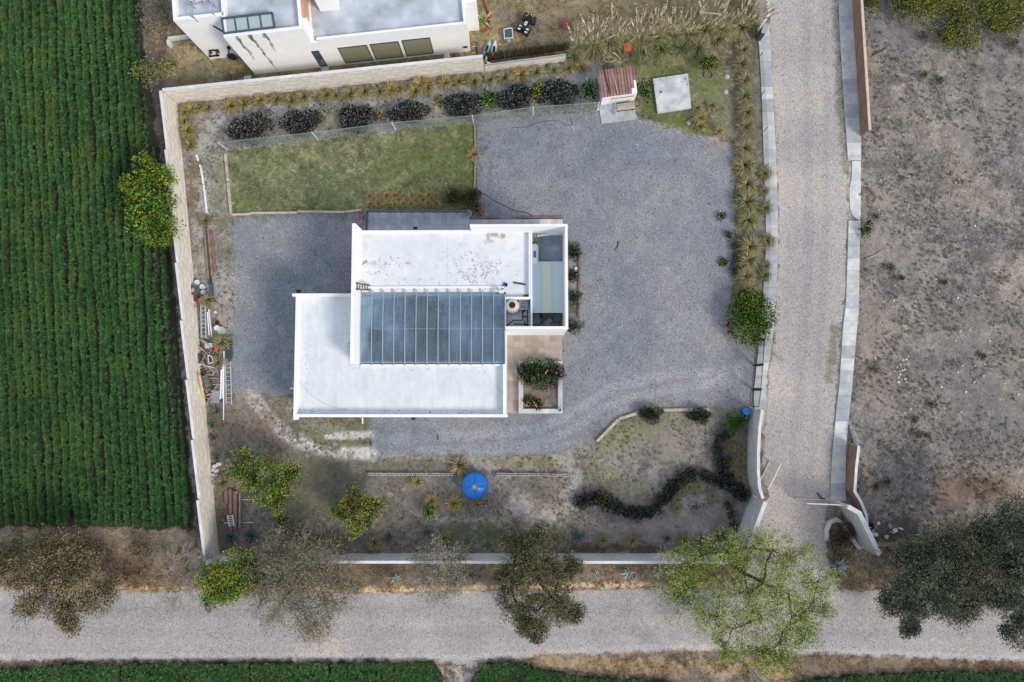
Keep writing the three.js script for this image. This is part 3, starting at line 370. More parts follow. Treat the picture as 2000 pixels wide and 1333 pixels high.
  // roof furniture, each a thing of its own
  const tank = thing('water_tank', 'cream round water tank with black lid on the house roof', 'water tank', at(1001, 600, 3.9)); { const [cx, , cz] = tank.position.toArray(); new MB().lathe([[.5, 3.9], [.6, 3.95], [.63, 4.4], [.6, 4.9], [.5, 5.1], [.3, 5.22], [.26, 5.22]], cx, cz, 32).build('body', mat(0xcfc4b2, .5), tank); new MB().lathe([[.27, 5.2], [.27, 5.28], [.2, 5.32], [.05, 5.34], [0, 5.34]], cx, cz, 20).build('lid', M.black, tank); }
  const heater = thing('water_heater', 'dull grey boiler unit with vents beside the cream tank', 'boiler', at(1022, 597, 3.9)); { const [cx, , cz] = heater.position.toArray(); new MB().span(cx - .38, cx + .38, 3.9, 4.5, cz - .42, cz + .42).build('cabinet', M.greyFloor, heater); for (let i = 0; i < 4; i++) new MB().box(cx, 4.51, cz - .3 + i * .18, .4, .03, .07).build('vent_slat', M.darkSteel, heater); }
  const pipes = thing('roof_pipes', 'black plumbing pipes laid over the recessed roof beside the tank', 'pipes', at(1015, 625, 3.9)); for (const l of [[[1021, 600], [1021, 626], [1003, 626], [992, 635], [988, 635]], [[1030, 600], [1030, 638]], [[1021, 619], [1030, 619]], [[1003, 633], [1033, 634]], [[1025, 626], [1025, 637]]]) new MB().tube(l.map(([u, v]) => V(u, v, 3.97)), .045, 6).build('pipe', M.black, pipes);
  tag(new MB().lathe([[.12, 3.9], [.14, 3.95], [.14, 4.1], [0, 4.12]], ...G(1022.5, 607.5, 4), 12).build('valve_cap', M.black), 'small black valve cap between the roof pipes', 'valve');
  const gas = thing('gas_tank', 'white horizontal gas tank with blue mark in the service yard', 'gas tank', at(1044.5, 500, 3.4)); { const [cx, , cz] = gas.position.toArray(), pr = []; for (let i = 0; i <= 8; i++) pr.push(i); const b = new MB(); b.tube([[cx, 3.78, cz - 1], [cx, 3.78, cz - .93], [cx, 3.78, cz - .8], [cx, 3.78, cz + .8], [cx, 3.78, cz + .93], [cx, 3.78, cz + 1]], [.08, .25, .34, .34, .25, .08], 20); b.build('body', M.plastic, gas); new MB().span(cx - .12, cx + .1, 4.1, 4.14, cz - .3, cz + .3).build('valve_cover', M.blue, gas); for (const s of [-.6, .6]) new MB().span(cx - .28, cx + .28, 3.36, 3.52, cz + s - .05, cz + s + .05).build('foot', M.darkSteel, gas); }
  const crate = thing('stepladder', 'short grey wooden steps against the service yard wall', 'ladder', at(1043, 468, 3.4)); for (const s of [0, 1]) new MB().bar(at(1039 + s * 6, 459, 4.6), at(1043 + s * 8, 476, 3.4), .08).build('rail', M.woodPale, crate); for (let i = 0; i < 4; i++) new MB().bar(at(1040 + i * 1, 461 + i * 4, 4.45 - i * .3), at(1046 + i * 1.3, 461 + i * 4, 4.45 - i * .3), .07).build('rung', M.woodPale, crate);
  tag(new MB().tube([V(1049, 461, 4.2), V(1104, 453, 4.4)], .12, 10).build('drain_pipe', M.whitePipe), 'white pipe slanting across the service yard corner', 'pipe');
  const ld = thing('ladder', 'short brown wooden ladder leaning on the roof wall', 'ladder', at(708, 560, RU)); for (const [v0, v1] of [[553, 557.5], [565, 566.5]]) new MB().bar(at(694, v0, 6.6), at(722, v1, RU + .05), .09).build('rail', M.woodDark, ld); for (let i = 0; i < 5; i++) { const t = .12 + i * .18; new MB().bar(at(lerp(694, 722, t), lerp(553, 557.5, t), lerp(6.6, RU + .05, t)), at(lerp(694, 722, t), lerp(565, 566.5, t), lerp(6.6, RU + .05, t)), .06).build('rung', M.woodDark, ld); }
  for (const [u, v, r, l] of [[987, 557, .2, 'larger blue plastic bowl on the white roof'], [982.5, 561.5, .14, 'smaller blue plastic bowl on the white roof']]) { const q = G(u, v, RU); tag(new MB().lathe([[r * .6, RU], [r, RU + .14], [r * .9, RU + .14], [r * .5, RU + .03], [0, RU + .03]], q[0], q[1], 16).build('plastic_bowl', mat(0x1d3f86, .4)), l, 'bowl'); }
  tag(new MB().bar(at(1003, 552.5, RU + .06), at(1026, 556, RU + .06), .12).build('timber_offcut', M.darkSteel), 'dark grey rod lying on the white roof', 'rod');
  { const q = G(1028, 578, RU + .05), b = new MB(), r = RNG(5); for (let i = 0; i < 6; i++) b.box(q[0] + (r() - .5) * .3, RU + .05 + r() * .05, q[1] + (r() - .5) * .2, .22, .05, .1, r() * 3); tag(b.build('debris_pile', M.woodDark), 'little heap of brown debris at the roof corner', 'debris'); }
  { const q = G(983.5, 572, PL), g = thing('security_camera', 'small white camera on the glass roof corner', 'camera', [q[0], PL, q[1]]); new MB().box(q[0], 5.1, q[1], .2, .28, .2).build('bracket', M.plastic, g); new MB().box(q[0] - .12, 5.3, q[1] - .05, .5, .2, .22, .3).build('housing', M.plastic, g); new MB().box(q[0] + .14, 5.28, q[1] + .1, .14, .14, .14, .3).build('lens', M.black, g); }
  // clutter at the bottom of the open well
  const r = RNG(77), cl = [['storage_crate', 'grey slatted crate at the bottom of the open service well', M.galv, 1045, 624, .9, .5, 1], ['plastic_tub', 'white plastic tub in the dark service well', M.plastic, 1070, 630, .8, .45, .5], ['laundry_bundle', 'pale bundle of washing in the dark service well', mat(0xb4b5c4, .9), 1089, 622, .8, .5, .8], ['terracotta_bowl', 'orange bowl in the dark service well', M.terracotta, 1055, 617, .45, .3, .45], ['broom', 'white broom lying in the dark service well', M.whitePipe, 1073, 635, 1.8, .12, .1]];
  for (const [n2, l, m, u, v, a, h, c] of cl) { const q = G(u, v, .3), g = thing(n2, l, n2.split('_').pop(), [q[0], .1, q[1]]); new MB().box(q[0], .1 + h / 2, q[1], a, h, c, r()).build('body', m, g); new MB().box(q[0], .1 + h + .03, q[1], a * .8, .05, Math.max(.06, c * .8), r()).build('top', m, g); }
}
// terraces with separate tiles
function tiles(name, label, x0, x1, z0, z1, y, nx, nz, mats, skip) {
  const t = thing(name, label, 'terrace', [(x0 + x1) / 2, 0, (z0 + z1) / 2]); new MB().span(x0, x1, 0, y - .03, z0, z1).build('bed', M.concrete, t);
  const w = (x1 - x0) / nx, d = (z1 - z0) / nz, r = RNG(nx * 31 + nz); for (let i = 0; i < nx; i++) for (let j = 0; j < nz; j++) { const cx = x0 + (i + .5) * w, cz = z0 + (j + .5) * d; if (skip && skip(cx, cz)) continue; new MB().box(cx, y - .015 + r() * .004, cz, w - .012, .03, d - .012).build('tile', mats[Math.floor(r() * mats.length)], t); }
  return t;
}
const tE = [hx(990.6, .15) + .003, hx(1097.5, .15), hz(654, .15) - .6, hz(808, .15)];
tiles('entrance_terrace', 'pinkish tiled terrace beside the glass court and planter', tE[0], tE[1], tE[2], tE[3], .15, 9, 13, M.terrace, (x, z) => x > hx(1014, .15) && z > hz(707, .15));
tiles('rear_deck', 'grey tiled deck with dark railing behind the house', hx(717, .2), hx(916, .2), hz(414, .2), hz(446, .2) + .9, .2, 18, 4, M.deckGrey);
tiles('rear_walkway', 'pale concrete walkway along the rear wall of the house', hx(916, .2) + .005, hx(1100, .2), hz(429, .2), hz(446, .2) + .8, .18, 8, 2, M.slabs);
{ // dark rail round the rear deck
  const g = thing('deck_railing', 'dark blue grey metal railing round the rear deck', 'railing', at(816, 414, .2)), a = at(714, 412, 1.1), b = at(912, 412, 1.1), c = at(714, 447, 1.1);
  const A = [a[0], 1.1, a[2]], B = [b[0], 1.1, b[2]], C = [c[0], 1.1, c[2]];
  for (const h of [1.1, .65]) { new MB().bar([A[0], h, A[2]], [B[0], h, B[2]], .1, .06).build('rail', M.steel, g); new MB().bar([A[0], h, A[2] + .06], [C[0], h, C[2]], .1, .06).build('rail', M.steel, g); }
  for (let i = 0; i <= 9; i++) { const x = lerp(A[0], B[0], i / 9); new MB().span(x - .03, x + .03, 0, 1.06, A[2] - .03, A[2] + .03).build('post', M.steel, g); }
  for (let i = 1; i <= 2; i++) { const z = lerp(A[2], C[2], i / 2); new MB().span(A[0] - .03, A[0] + .03, 0, 1.06, z - .03, z + .03).build('post', M.steel, g); }
}
{ // raised planter
  const a = hx(1013, .6), b = hx(1098, .6), c = hz(706, .6), d = hz(808, .6), w = .42, g = thing('raised_planter', 'pale concrete raised planter of soil on the terrace corner', 'planter', [(a + b) / 2, 0, (c + d) / 2]);
  new MB().span(a, b, .152, .6, c, c + w).build('rim', M.slabs[1], g); new MB().span(a, b, .152, .6, d - w, d).build('rim', M.slabs[1], g); new MB().span(a, a + w, .152, .598, c + w + .002, d - w - .002).build('rim', M.slabs[3], g); new MB().span(b - w, b, .152, .598, c + w + .002, d - w - .002).build('rim', M.slabs[0], g);
  new MB().span(a + w + .002, b - w - .002, .1, .36, c + w + .002, d - w - .002).build('earth', M.soil, g);
}
// ---------------------------------------------------------------- the white neighbour house
{
  const A = new THREE.Vector3(...at(498.5, 145.8)), B = new THREE.Vector3(...at(919.5, 100.5)), L = A.distanceTo(B), e1 = B.clone().sub(A).normalize(), e2 = new THREE.Vector3(e1.z, 0, -e1.x), ang = Math.atan2(-e1.z, e1.x);
  const W3 = (s, t, h) => [A.x + e1.x * s + e2.x * t, h, A.z + e1.z * s + e2.z * t];
  const loc = (u, v, h) => { const q = V(u, v, h).sub(A); return [q.dot(e1), q.dot(e2)]; };
  const onF = (u, v, off = 0) => { const d = ray(u, v), o = camera.position, P0 = A.clone().addScaledVector(e2, off), t = e2.dot(P0.clone().sub(o)) / e2.dot(d), q = o.clone().addScaledVector(d, t); return [q.clone().sub(A).dot(e1), q.y]; };
  const nb = thing('neighbour_house', 'white two storey house with grey roof and three big windows', 'house', [A.x, 0, A.z]);
  const blk = (n, s0, s1, t0, t1, y0, y1, m) => new MB().hull8([[s0, t0, y0], [s1, t0, y0], [s1, t1, y0], [s0, t1, y0], [s0, t0, y1], [s1, t0, y1], [s1, t1, y1], [s0, t1, y1]].map(([s, t, y]) => W3(s, t, y))).build(n, m, nb);
  const s1 = loc(590, 46, 7)[0], m1 = loc(338, 40.5, 7), m1b = loc(436, 25, 7)[0], D = 17, s2 = L;
  const streakS = [onF(464, 75)[0], onF(486, 66)[0], onF(513, 64)[0]];
  const facade = new THREE.MeshStandardMaterial({ roughness: .9, map: (() => { const nx = 512, ny = 256, d = new Uint8Array(nx * ny * 4); for (let j = 0; j < ny; j++) for (let i = 0; i < nx; i++) { const s = i / nx * s1, h = j / ny * 7; let c = [238, 237, 235]; const k = (fbm(s * 1.3, h * 1.3, 4) - .5) * 12; c = c.map(q => q + k); streakS.forEach((q, n) => { const len = [4.6, 7, 3.4][n], wob = (noise(h * 1.4 + n * 9, n) - .5) * .35, dd = Math.abs(s - q - wob * .6), w = .1 + .2 * noise(h * 2, n + 4) * clamp((h - 2) / 4); if (7 - h < len) mix3(c, [96, 88, 82], smooth(w, w * .2, dd + (noise(s * 9, h * 3) - .5) * .14) * .8 * clamp((len - (7 - h)) / 2) * (.5 + noise(s * 12, h * 2.5))); }); const o = (j * nx + i) * 4; for (let t = 0; t < 3; t++) d[o + t] = clamp(c[t], 0, 255); d[o + 3] = 255; } const t = new THREE.DataTexture(d, nx, ny); t.colorSpace = THREE.SRGBColorSpace; t.magFilter = THREE.LinearFilter; t.needsUpdate = true; return t; })() });
  // tall wing with parapets, lower wing with roof
  blk('wall', 0, s1, .004, D, 0, 6.4, M.white);
  { const m = new MB(), a = W3(0, 0, 0), b = W3(s1, 0, 0), c = W3(s1, 0, 7), d = W3(0, 0, 7); m.quad(a, b, c, d, [[0, 0], [1, 0], [1, 1], [0, 1]]); m.build('facade', facade, nb); }
  blk('parapet', 0, s1, .004, .3, 6.404, 7, M.white); blk('parapet', 0, .3, .304, D, 6.404, 7, M.white); blk('parapet', s1 - .3, s1, .304, D, 6.404, 7, M.white);
  blk('roof', .304, s1 - .304, .304, D, 6.404, 6.46, M.greyRoof);
  blk('wall', m1[0], -.004, m1[1], D, 0, 6.4, M.white); blk('parapet', m1[0], m1b, m1[1], m1[1] + .3, 6.4, 7, M.white); blk('parapet', m1[0], m1[0] + .3, m1[1] + .304, D, 6.4, 7, M.white); blk('roof', m1[0] + .304, -.004, m1[1] + .304, D, 6.4, 6.46, M.greyRoof);
  blk('wall', s1 + .004, s2, 0, D, 0, 4.6, M.white); blk('parapet', s1 + .6, s2, 0, .22, 4.604, 5.05, M.white); blk('parapet', s2 - .25, s2, .224, D, 4.604, 5.05, M.white); blk('roof', s1 + .3, s2 - .254, .224, D, 4.604, 4.66, M.greyRoof);
  blk('salmon_wall', s1 + .004, s1 + .03, 1.2, D, 4.66, 6.98, M.salmon); blk('fin', s1 + .004, s1 + .34, .9, 1.2, 4.67, 6.6, M.white);
  blk('annex', s2 + .004, s2 + 1.05, 2, D, 0, 4.9, M.white);
  { const q = loc(655, 2, 6); blk('roof_room', s1 + 1.1, q[0], q[1], D, 4.66, 7.3, M.white); }
  // openings: frame bars standing proud and a dark recessed pane
  const dim = new THREE.MeshPhysicalMaterial({ color: 0x8d8a72, roughness: .06, metalness: 0, clearcoat: 1, clearcoatRoughness: .03 }), teal = new THREE.MeshPhysicalMaterial({ color: 0x47575b, roughness: .08, clearcoat: 1 });
  const win = (q, m, split) => { // q: two corners on the facade [u, v] upper left and lower right
    const a = onF(...q[0]), b = onF(...q[1]), sA = a[0], sB = b[0], hT = a[1], hB = b[1], f = new MB();
    const bar = (s0, s1_, h0, h1) => f.hull8([[s0, -.05, h0], [s1_, -.05, h0], [s1_, .02, h0], [s0, .02, h0], [s0, -.05, h1], [s1_, -.05, h1], [s1_, .02, h1], [s0, .02, h1]].map(([s, t, h]) => W3(s, t, h)));
    bar(sA - .06, sB + .06, hT, hT + .08); bar(sA - .06, sB + .06, hB - .09, hB); bar(sA - .06, sA, hB, hT); bar(sB, sB + .06, hB, hT); if (split) bar(sA, sB, (hT + hB) / 2 + .1, (hT + hB) / 2 + .17);
    const fr = f.build('window', M.darkSteel, nb); new MB().quad(W3(sA, -.02, hB), W3(sB, -.02, hB), W3(sB, -.02, hT), W3(sA, -.02, hT)).build('pane', m, fr);
  };
  win([[660.5, 94.2], [728, 116.5]], dim); win([[723, 87], [787, 109.5]], dim); win([[785.5, 79.5], [846, 103]], dim); win([[609, 101], [638, 127.5]], teal, true);
  // skylight over the stairs
  const sk = [[433, 36.5], [531.5, 25], [536, 53.5], [437, 65.5]].map(([u, v]) => V(u, v, 7.02).toArray());
  const skg = new MB(); [[0, 1], [1, 2], [2, 3], [3, 0]].forEach(([i, j]) => skg.bar(sk[i], sk[j], .16, .14)); for (const t of [.25, .5, .75]) skg.bar([0, 1, 2].map(k => lerp(sk[0][k], sk[1][k], t)), [0, 1, 2].map(k => lerp(sk[3][k], sk[2][k], t)), .1, .1); const skm = skg.build('skylight', M.steel, nb);
  const skp = new THREE.MeshPhysicalMaterial({ color: 0xc6d6d2, roughness: .12, transmission: .35, thickness: 0 });
  for (let i = 0; i < 4; i++) { const f = (a, b, t) => [0, 1, 2].map(k => lerp(sk[a][k], sk[b][k], t) - (k === 1 ? .03 : 0)); new MB().quad(f(3, 2, i / 4 + .006), f(3, 2, (i + 1) / 4 - .006), f(0, 1, (i + 1) / 4 - .006), f(0, 1, i / 4 + .006)).build('pane', skp, skm); }
  for (const [u, v] of [[486, 59], [420, 30]]) { const q = onF(u, v, 0); }
  { const b = new MB(); const c = loc(417, 40, 6.6); b.bar(W3(c[0] - .2, c[1] - .3, 6.3), W3(c[0] + .9, c[1] - .9, 5.4), .12); b.build('drain_spout', M.darkSteel, nb); }
  { const q = onF(911, 90); new MB().bar(W3(q[0] - .3, -.1, q[1]), W3(q[0] + .1, -.1, q[1]), .12).build('wall_lamp', M.black, nb); }
  // things on the roof and against the wall
  const fr = thing('clothes_frame', 'grey pipe frame for drying clothes on the neighbour roof', 'frame', at(385, 20, 6.46)); for (const [a, b] of [[[372, 5], [372, 30]], [[372, 8], [413, 5]], [[376, 10], [376, 31]], [[413, 3], [415, 25]]]) new MB().bar(at(...a, 7.4), at(...b, 7.4), .07).build('rail', M.galv, fr); for (const q of [[372, 30], [376, 31], [415, 25], [413, 4], [372, 6]]) { const w = at(...q, 7.4); new MB().bar([w[0], 6.46, w[2]], [w[0], 7.42, w[2]], .07).build('post', M.galv, fr); }
  const rr = RNG(9), tw = thing('chair_heap', 'heap of white and brown garden chairs on the neighbour roof', 'chairs', at(388, 2, 6.46)); for (let i = 0; i < 16; i++) { const w = at(372 + rr() * 34, -4 + rr() * 10, 6.6); new MB().bar(w, [w[0] + (rr() - .5) * 1.4, 6.6 + rr() * .8, w[2] + (rr() - .5) * 1.4], .08).build('chair_bar', i % 3 ? M.whitePipe : M.terracotta, tw); }
  const pb = at(417, 104, 2.4), wr = thing('wall_rack', 'black metal bicycle rack fixed to the white neighbour wall', 'rack', [pb[0], 0, pb[2]]); { const off = m1[1] - .12, f = (u, v) => { const q = onF(u, v, off); return W3(q[0], off, q[1]); }; for (const [a, b] of [[[410, 99], [410, 110]], [[423, 99], [424, 110]], [[408, 99], [427, 98]], [[409, 100], [414, 104]], [[422, 98], [428, 103]], [[408, 110.5], [428, 108]]]) new MB().bar(f(...a), f(...b), .12, .1).build('bar', M.black, wr); const pl = thing('wall_lantern', 'black downpipe lantern on the white neighbour wall', 'lamp', f(446, 104)); new MB().bar(f(446, 92), f(447, 105), .09).build('stem', M.black, pl); new MB().bar(f(445, 92), f(448, 95), .22).build('lamp_head', M.black, pl); }
  { const q = at(456, 115), g = thing('tyre', 'dark old tyre leaning against the white neighbour wall', 'tyre', q); const b = new MB(), pts = []; for (let i = 0; i <= 20; i++) { const a = i / 20 * Math.PI * 2; pts.push([q[0] + Math.cos(a) * .3, .42 + Math.sin(a) * .3, q[2] + Math.sin(a) * -.06]); } b.tube(pts, .12, 8); b.build('rubber_ring', M.black, g); new MB().tube([[q[0], .42, q[2] - .03], [q[0], .42, q[2] + .03]], .2, 14).build('hub', M.darkSteel, g); }
  for (const [u, v, w, d, l] of [[484, 155, .7, .6, 'pale flagstone on the ground behind the boundary wall corner'], [635, 138, .75, .8, 'pale flagstone under the slit window of the neighbour house'], [873, 110, .6, .6, 'pale flagstone near the corner of the neighbour house']]) { const q = G(u, v); tag(new MB().box(q[0], .05, q[1], w, .1, d, ang).build('flagstone', M.slabs[1]), l, 'flagstone'); }
  tag(new MB().wall([G(332, 79), G(372, 74)], .22, 0, .5).build('low_garden_wall', M.coping), 'low white wall stub beside the neighbour house', 'wall');
  tag(new MB().box(...(q => [q[0], .3, q[1]])(G(334, 88)), .3, .6, .5, .2).build('concrete_stump', M.coping), 'small pale concrete stump near the crop field', 'stump');
}
// ---------------------------------------------------------------- boundary walls
function wallThing(name, label, line, th, tops, m, cap = true, y0 = 0) {
  const g = thing(name, label, 'wall', [line[0][0], 0, line[0][1]]); new MB().wall(line, th, y0, tops).build('brickwork', m, g);
  if (cap) new MB().wall(line, th + .04, Array.isArray(tops) ? Math.min(...tops) : tops, Array.isArray(tops) ? tops.map(t => t + .05) : tops + .05).build('coping', cap === true ? M.coping : cap, g);
  return g;
}
const off = (p, q, d) => { const dx = q[0] - p[0], dz = q[1] - p[1], l = Math.hypot(dx, dz), n = [-dz / l * d, dx / l * d]; return [[p[0] + n[0], p[1] + n[1]], [q[0] + n[0], q[1] + n[1]]]; };
{ // west wall steps in panels
  const a = G(346.5, 203), b = G(428, 1083), [p, q] = off(a, b, .1), cuts = [180, 298, 410, 522, 634, 748, 862, 975, 1090].map(v => (v - 180) / 910), g = thing('boundary_wall', 'long cream brick wall in stepped panels along the crop field', 'wall', [p[0], 0, p[1]]);
  for (let i = 0; i < 8; i++) { const f = t => [lerp(p[0], q[0], t), lerp(p[1], q[1], t)], l = [f(cuts[i]), f(cuts[i + 1] - .0003)], hi = 2.98, lo = 2.66; new MB().wall(l, .2, 0, [hi - .05, lo - .05]).build('panel', i > 5 ? M.brick : M.brick, g); const c = new MB(), N = off(l[0], l[1], .12), S = off(l[0], l[1], -.12), h = [hi, lo]; c.hull8([[S[0][0], h[0] - .05, S[0][1]], [S[1][0], h[1] - .05, S[1][1]], [N[1][0], h[1] - .05, N[1][1]], [N[0][0], h[0] - .05, N[0][1]], [S[0][0], h[0], S[0][1]], [S[1][0], h[1], S[1][1]], [N[1][0], h[1], N[1][1]], [N[0][0], h[0], N[0][1]]]); c.build('coping', M.coping, g); }
}
{ const [p, q] = off(G(347, 203), G(946, 140), -.13); wallThing('boundary_wall', 'cream brick wall between the garden and the white neighbour house', [p, q], .24, 2.8, M.brick); }
{ const [p, q] = off(G(430, 1081), G(1408, 1081.5), .1); wallThing('boundary_wall', 'grey block wall along the cobbled road behind the roadside trees', [p, q], .2, 2.78, M.brickGrey); }
wallThing('boundary_wall', 'pale curved block wall beside the cobbled lane and blue barrel', [[1469, 800], [1464, 834], [1461.5, 880], [1461.5, 915], [1464, 946], [1470, 965]].map(q => G(...q)), .22, 2.7, M.brickGrey);
wallThing('gateway_wall', 'slanting pale stone gateway wall joining the curved block wall', [G(1469.5, 968.5), G(1433, 1068)], .3, 3.4, M.brickGrey);
wallThing('gateway_wall', 'pale stone gateway wall across the lane beside the shrub planter', [G(1624, 978), G(1645, 990), G(1683, 1068)], .35, 3.2, M.brickGrey);
wallThing('retaining_wall', 'long adobe coloured wall ending beside the vacant lot', [G(1663, -40), G(1682, 267)], .2, 1.65, M.adobe, M.adobeTop);
wallThing('retaining_wall', 'short brown adobe wall curving behind the gateway', [[1660, 868], [1655, 910], [1652, 955], [1664, 975], [1674, 1000], [1676, 1030]].map(q => G(...q)), .2, 1.7, M.adobe);
wallThing('low_wall', 'low tan wall behind the dark roadside trees', [G(1690, 1062), G(1990, 1056)], .2, .9, M.adobe, false);
wallThing('yard_wall', 'white rendered wall of the neighbour yard beside the lane', [G(1472, -40), G(1484, 56)], .25, 2.6, M.white);
// hollow concrete blocks laid in rows: every block a part with its two cells open
const blockGeo = (() => { const b = new MB(), L = .4, w = .2, h = .19, t = .03; b.span(-L / 2, L / 2, 0, h, -w / 2, -w / 2 + t); b.span(-L / 2, L / 2, 0, h, w / 2 - t, w / 2); for (const x of [-L / 2 + t / 2, 0, L / 2 - t / 2]) b.span(x - t / 2, x + t / 2, .001, h - .001, -w / 2 + t, w / 2 - t); return b.geo(); })();
function blockRow(parent, p, q, y, miss = 0, seed = 1) { const n = Math.floor(Math.hypot(q[0] - p[0], q[1] - p[1]) / .41), an = Math.atan2(-(q[1] - p[1]), q[0] - p[0]), r = RNG(seed); for (let i = 0; i < n; i++) { if (r() < miss) continue; const t = (i + .5) / n, m = new THREE.Mesh(blockGeo, M.block); m.name = 'block'; m.castShadow = m.receiveShadow = true; m.position.set(lerp(p[0], q[0], t) - parent.position.x, y, lerp(p[1], q[1], t) + (r() - .5) * .03 - parent.position.z); m.rotation.y = an + (r() - .5) * .04; parent.add(m); } }
{ const [p, q] = off(G(947.5, 141), G(1104, 120.5), -.1), g = wallThing('low_block_wall', 'low cream wall topped with open hollow blocks beside the garden', [p, q], .18, 1, M.brick, false); blockRow(g, p, q, 1.001, 0, 3); }
for (const [a, b, l, s] of [[[720, 926], [885, 927], 'row of hollow grey blocks on the soil left of the blue tank', 11], [[970, 926], [1114, 928], 'row of hollow grey blocks on the soil right of the blue tank', 12]]) { const p = G(...a), q = G(...b), g = thing('block_row', s === 11 ? 'row of hollow grey blocks on soil below the gravel track' : 'row of hollow grey blocks beside the pale trodden path', 'blocks', [p[0], 0, p[1]]); blockRow(g, p, q, .001, .06, s); blockRow(g, p, q, .192, .04, s + 1); }
{ const p = G(1657, 822), q = G(1670, 868), g = thing('block_row', 'stepped row of hollow blocks at the end of the brown adobe wall', 'blocks', [p[0], 0, p[1]]); for (let k = 0; k < 4; k++) blockRow(g, [lerp(p[0], q[0], k * .22), lerp(p[1], q[1], k * .22)], q, .01 + k * .2, 0, 20 + k); }
// ---------------------------------------------------------------- pavements of separate slabs
function pavement(name, label, left, right, step, y, seed) {
  const g = thing(name, label, 'pavement', at(...left[0])), r = RNG(seed); delete g.userData.category; g.userData = { label, category: 'pavement', kind: 'structure' };
  const atV = (l, v) => { for (let i = 0; i + 1 < l.length; i++) if (v >= l[i][1] && v <= l[i + 1][1]) return lerp(l[i][0], l[i + 1][0], (v - l[i][1]) / (l[i + 1][1] - l[i][1])); return l[l.length - 1][0]; };
  const v0 = left[0][1], v1 = Math.min(left[left.length - 1][1], right[right.length - 1][1]);
  for (let v = v0; v < v1 - 2; v += step) { const w = Math.min(v + step, v1) - .28, hgt = y - r() * .02; const c = [[atV(left, v), v], [atV(right, v), v], [atV(right, w), w], [atV(left, w), w]].map(q => G(...q)); new MB().prism(c, 0, hgt).build('slab', M.slabs[Math.floor(r() * 4)], g); }
  return g;
}
pavement('pavement', 'narrow pale concrete pavement along the wire fence', [[1478, 48], [1483, 100], [1488, 200], [1491, 300], [1495, 400], [1496, 480], [1491, 560], [1486, 640], [1479, 700], [1471, 775], [1474, 800]], [[1502, 48], [1505, 100], [1510, 200], [1515, 300], [1518.5, 400], [1519, 500], [1513.5, 600], [1509, 660], [1497, 735], [1494, 800]], 24.5, .13, 4);
pavement('pavement', 'pale concrete slab pavement beside the vacant lot', [[1635, -40], [1642, 100], [1648, 200], [1654.5, 300], [1656, 314]], [[1662, -40], [1667, 66], [1674, 160], [1681, 268], [1681, 314]], 24.6, .14, 5);
pavement('pavement', 'worn concrete slab pavement leading to the gateway', [[1657, 432], [1655, 500], [1652, 590], [1646, 640], [1639, 750], [1633, 800], [1625, 890], [1620, 980]], [[1680, 432], [1678, 500], [1677, 600], [1671, 666], [1664, 750], [1659, 800], [1652, 870], [1650, 955], [1652, 980]], 24.4, .14, 6);
tag(new MB().prism(GA([[1664, 315], [1681, 315], [1681.5, 331], [1681, 420], [1679, 431], [1667, 424], [1660, 408], [1659, 370], [1664, 345]]), 0, .06).build('ramp', M.slabs[1]), 'smooth pale concrete ramp between the slab pavements', 'ramp').userData.kind = 'structure';
tag(new MB().wall([[1487, 800], [1481, 860], [1476, 920], [1484, 968]].map(q => G(...q)), .3, 0, .12).build('kerb', M.slabs[1]), 'narrow pale kerb at the foot of the curved block wall', 'kerb').userData.kind = 'structure';
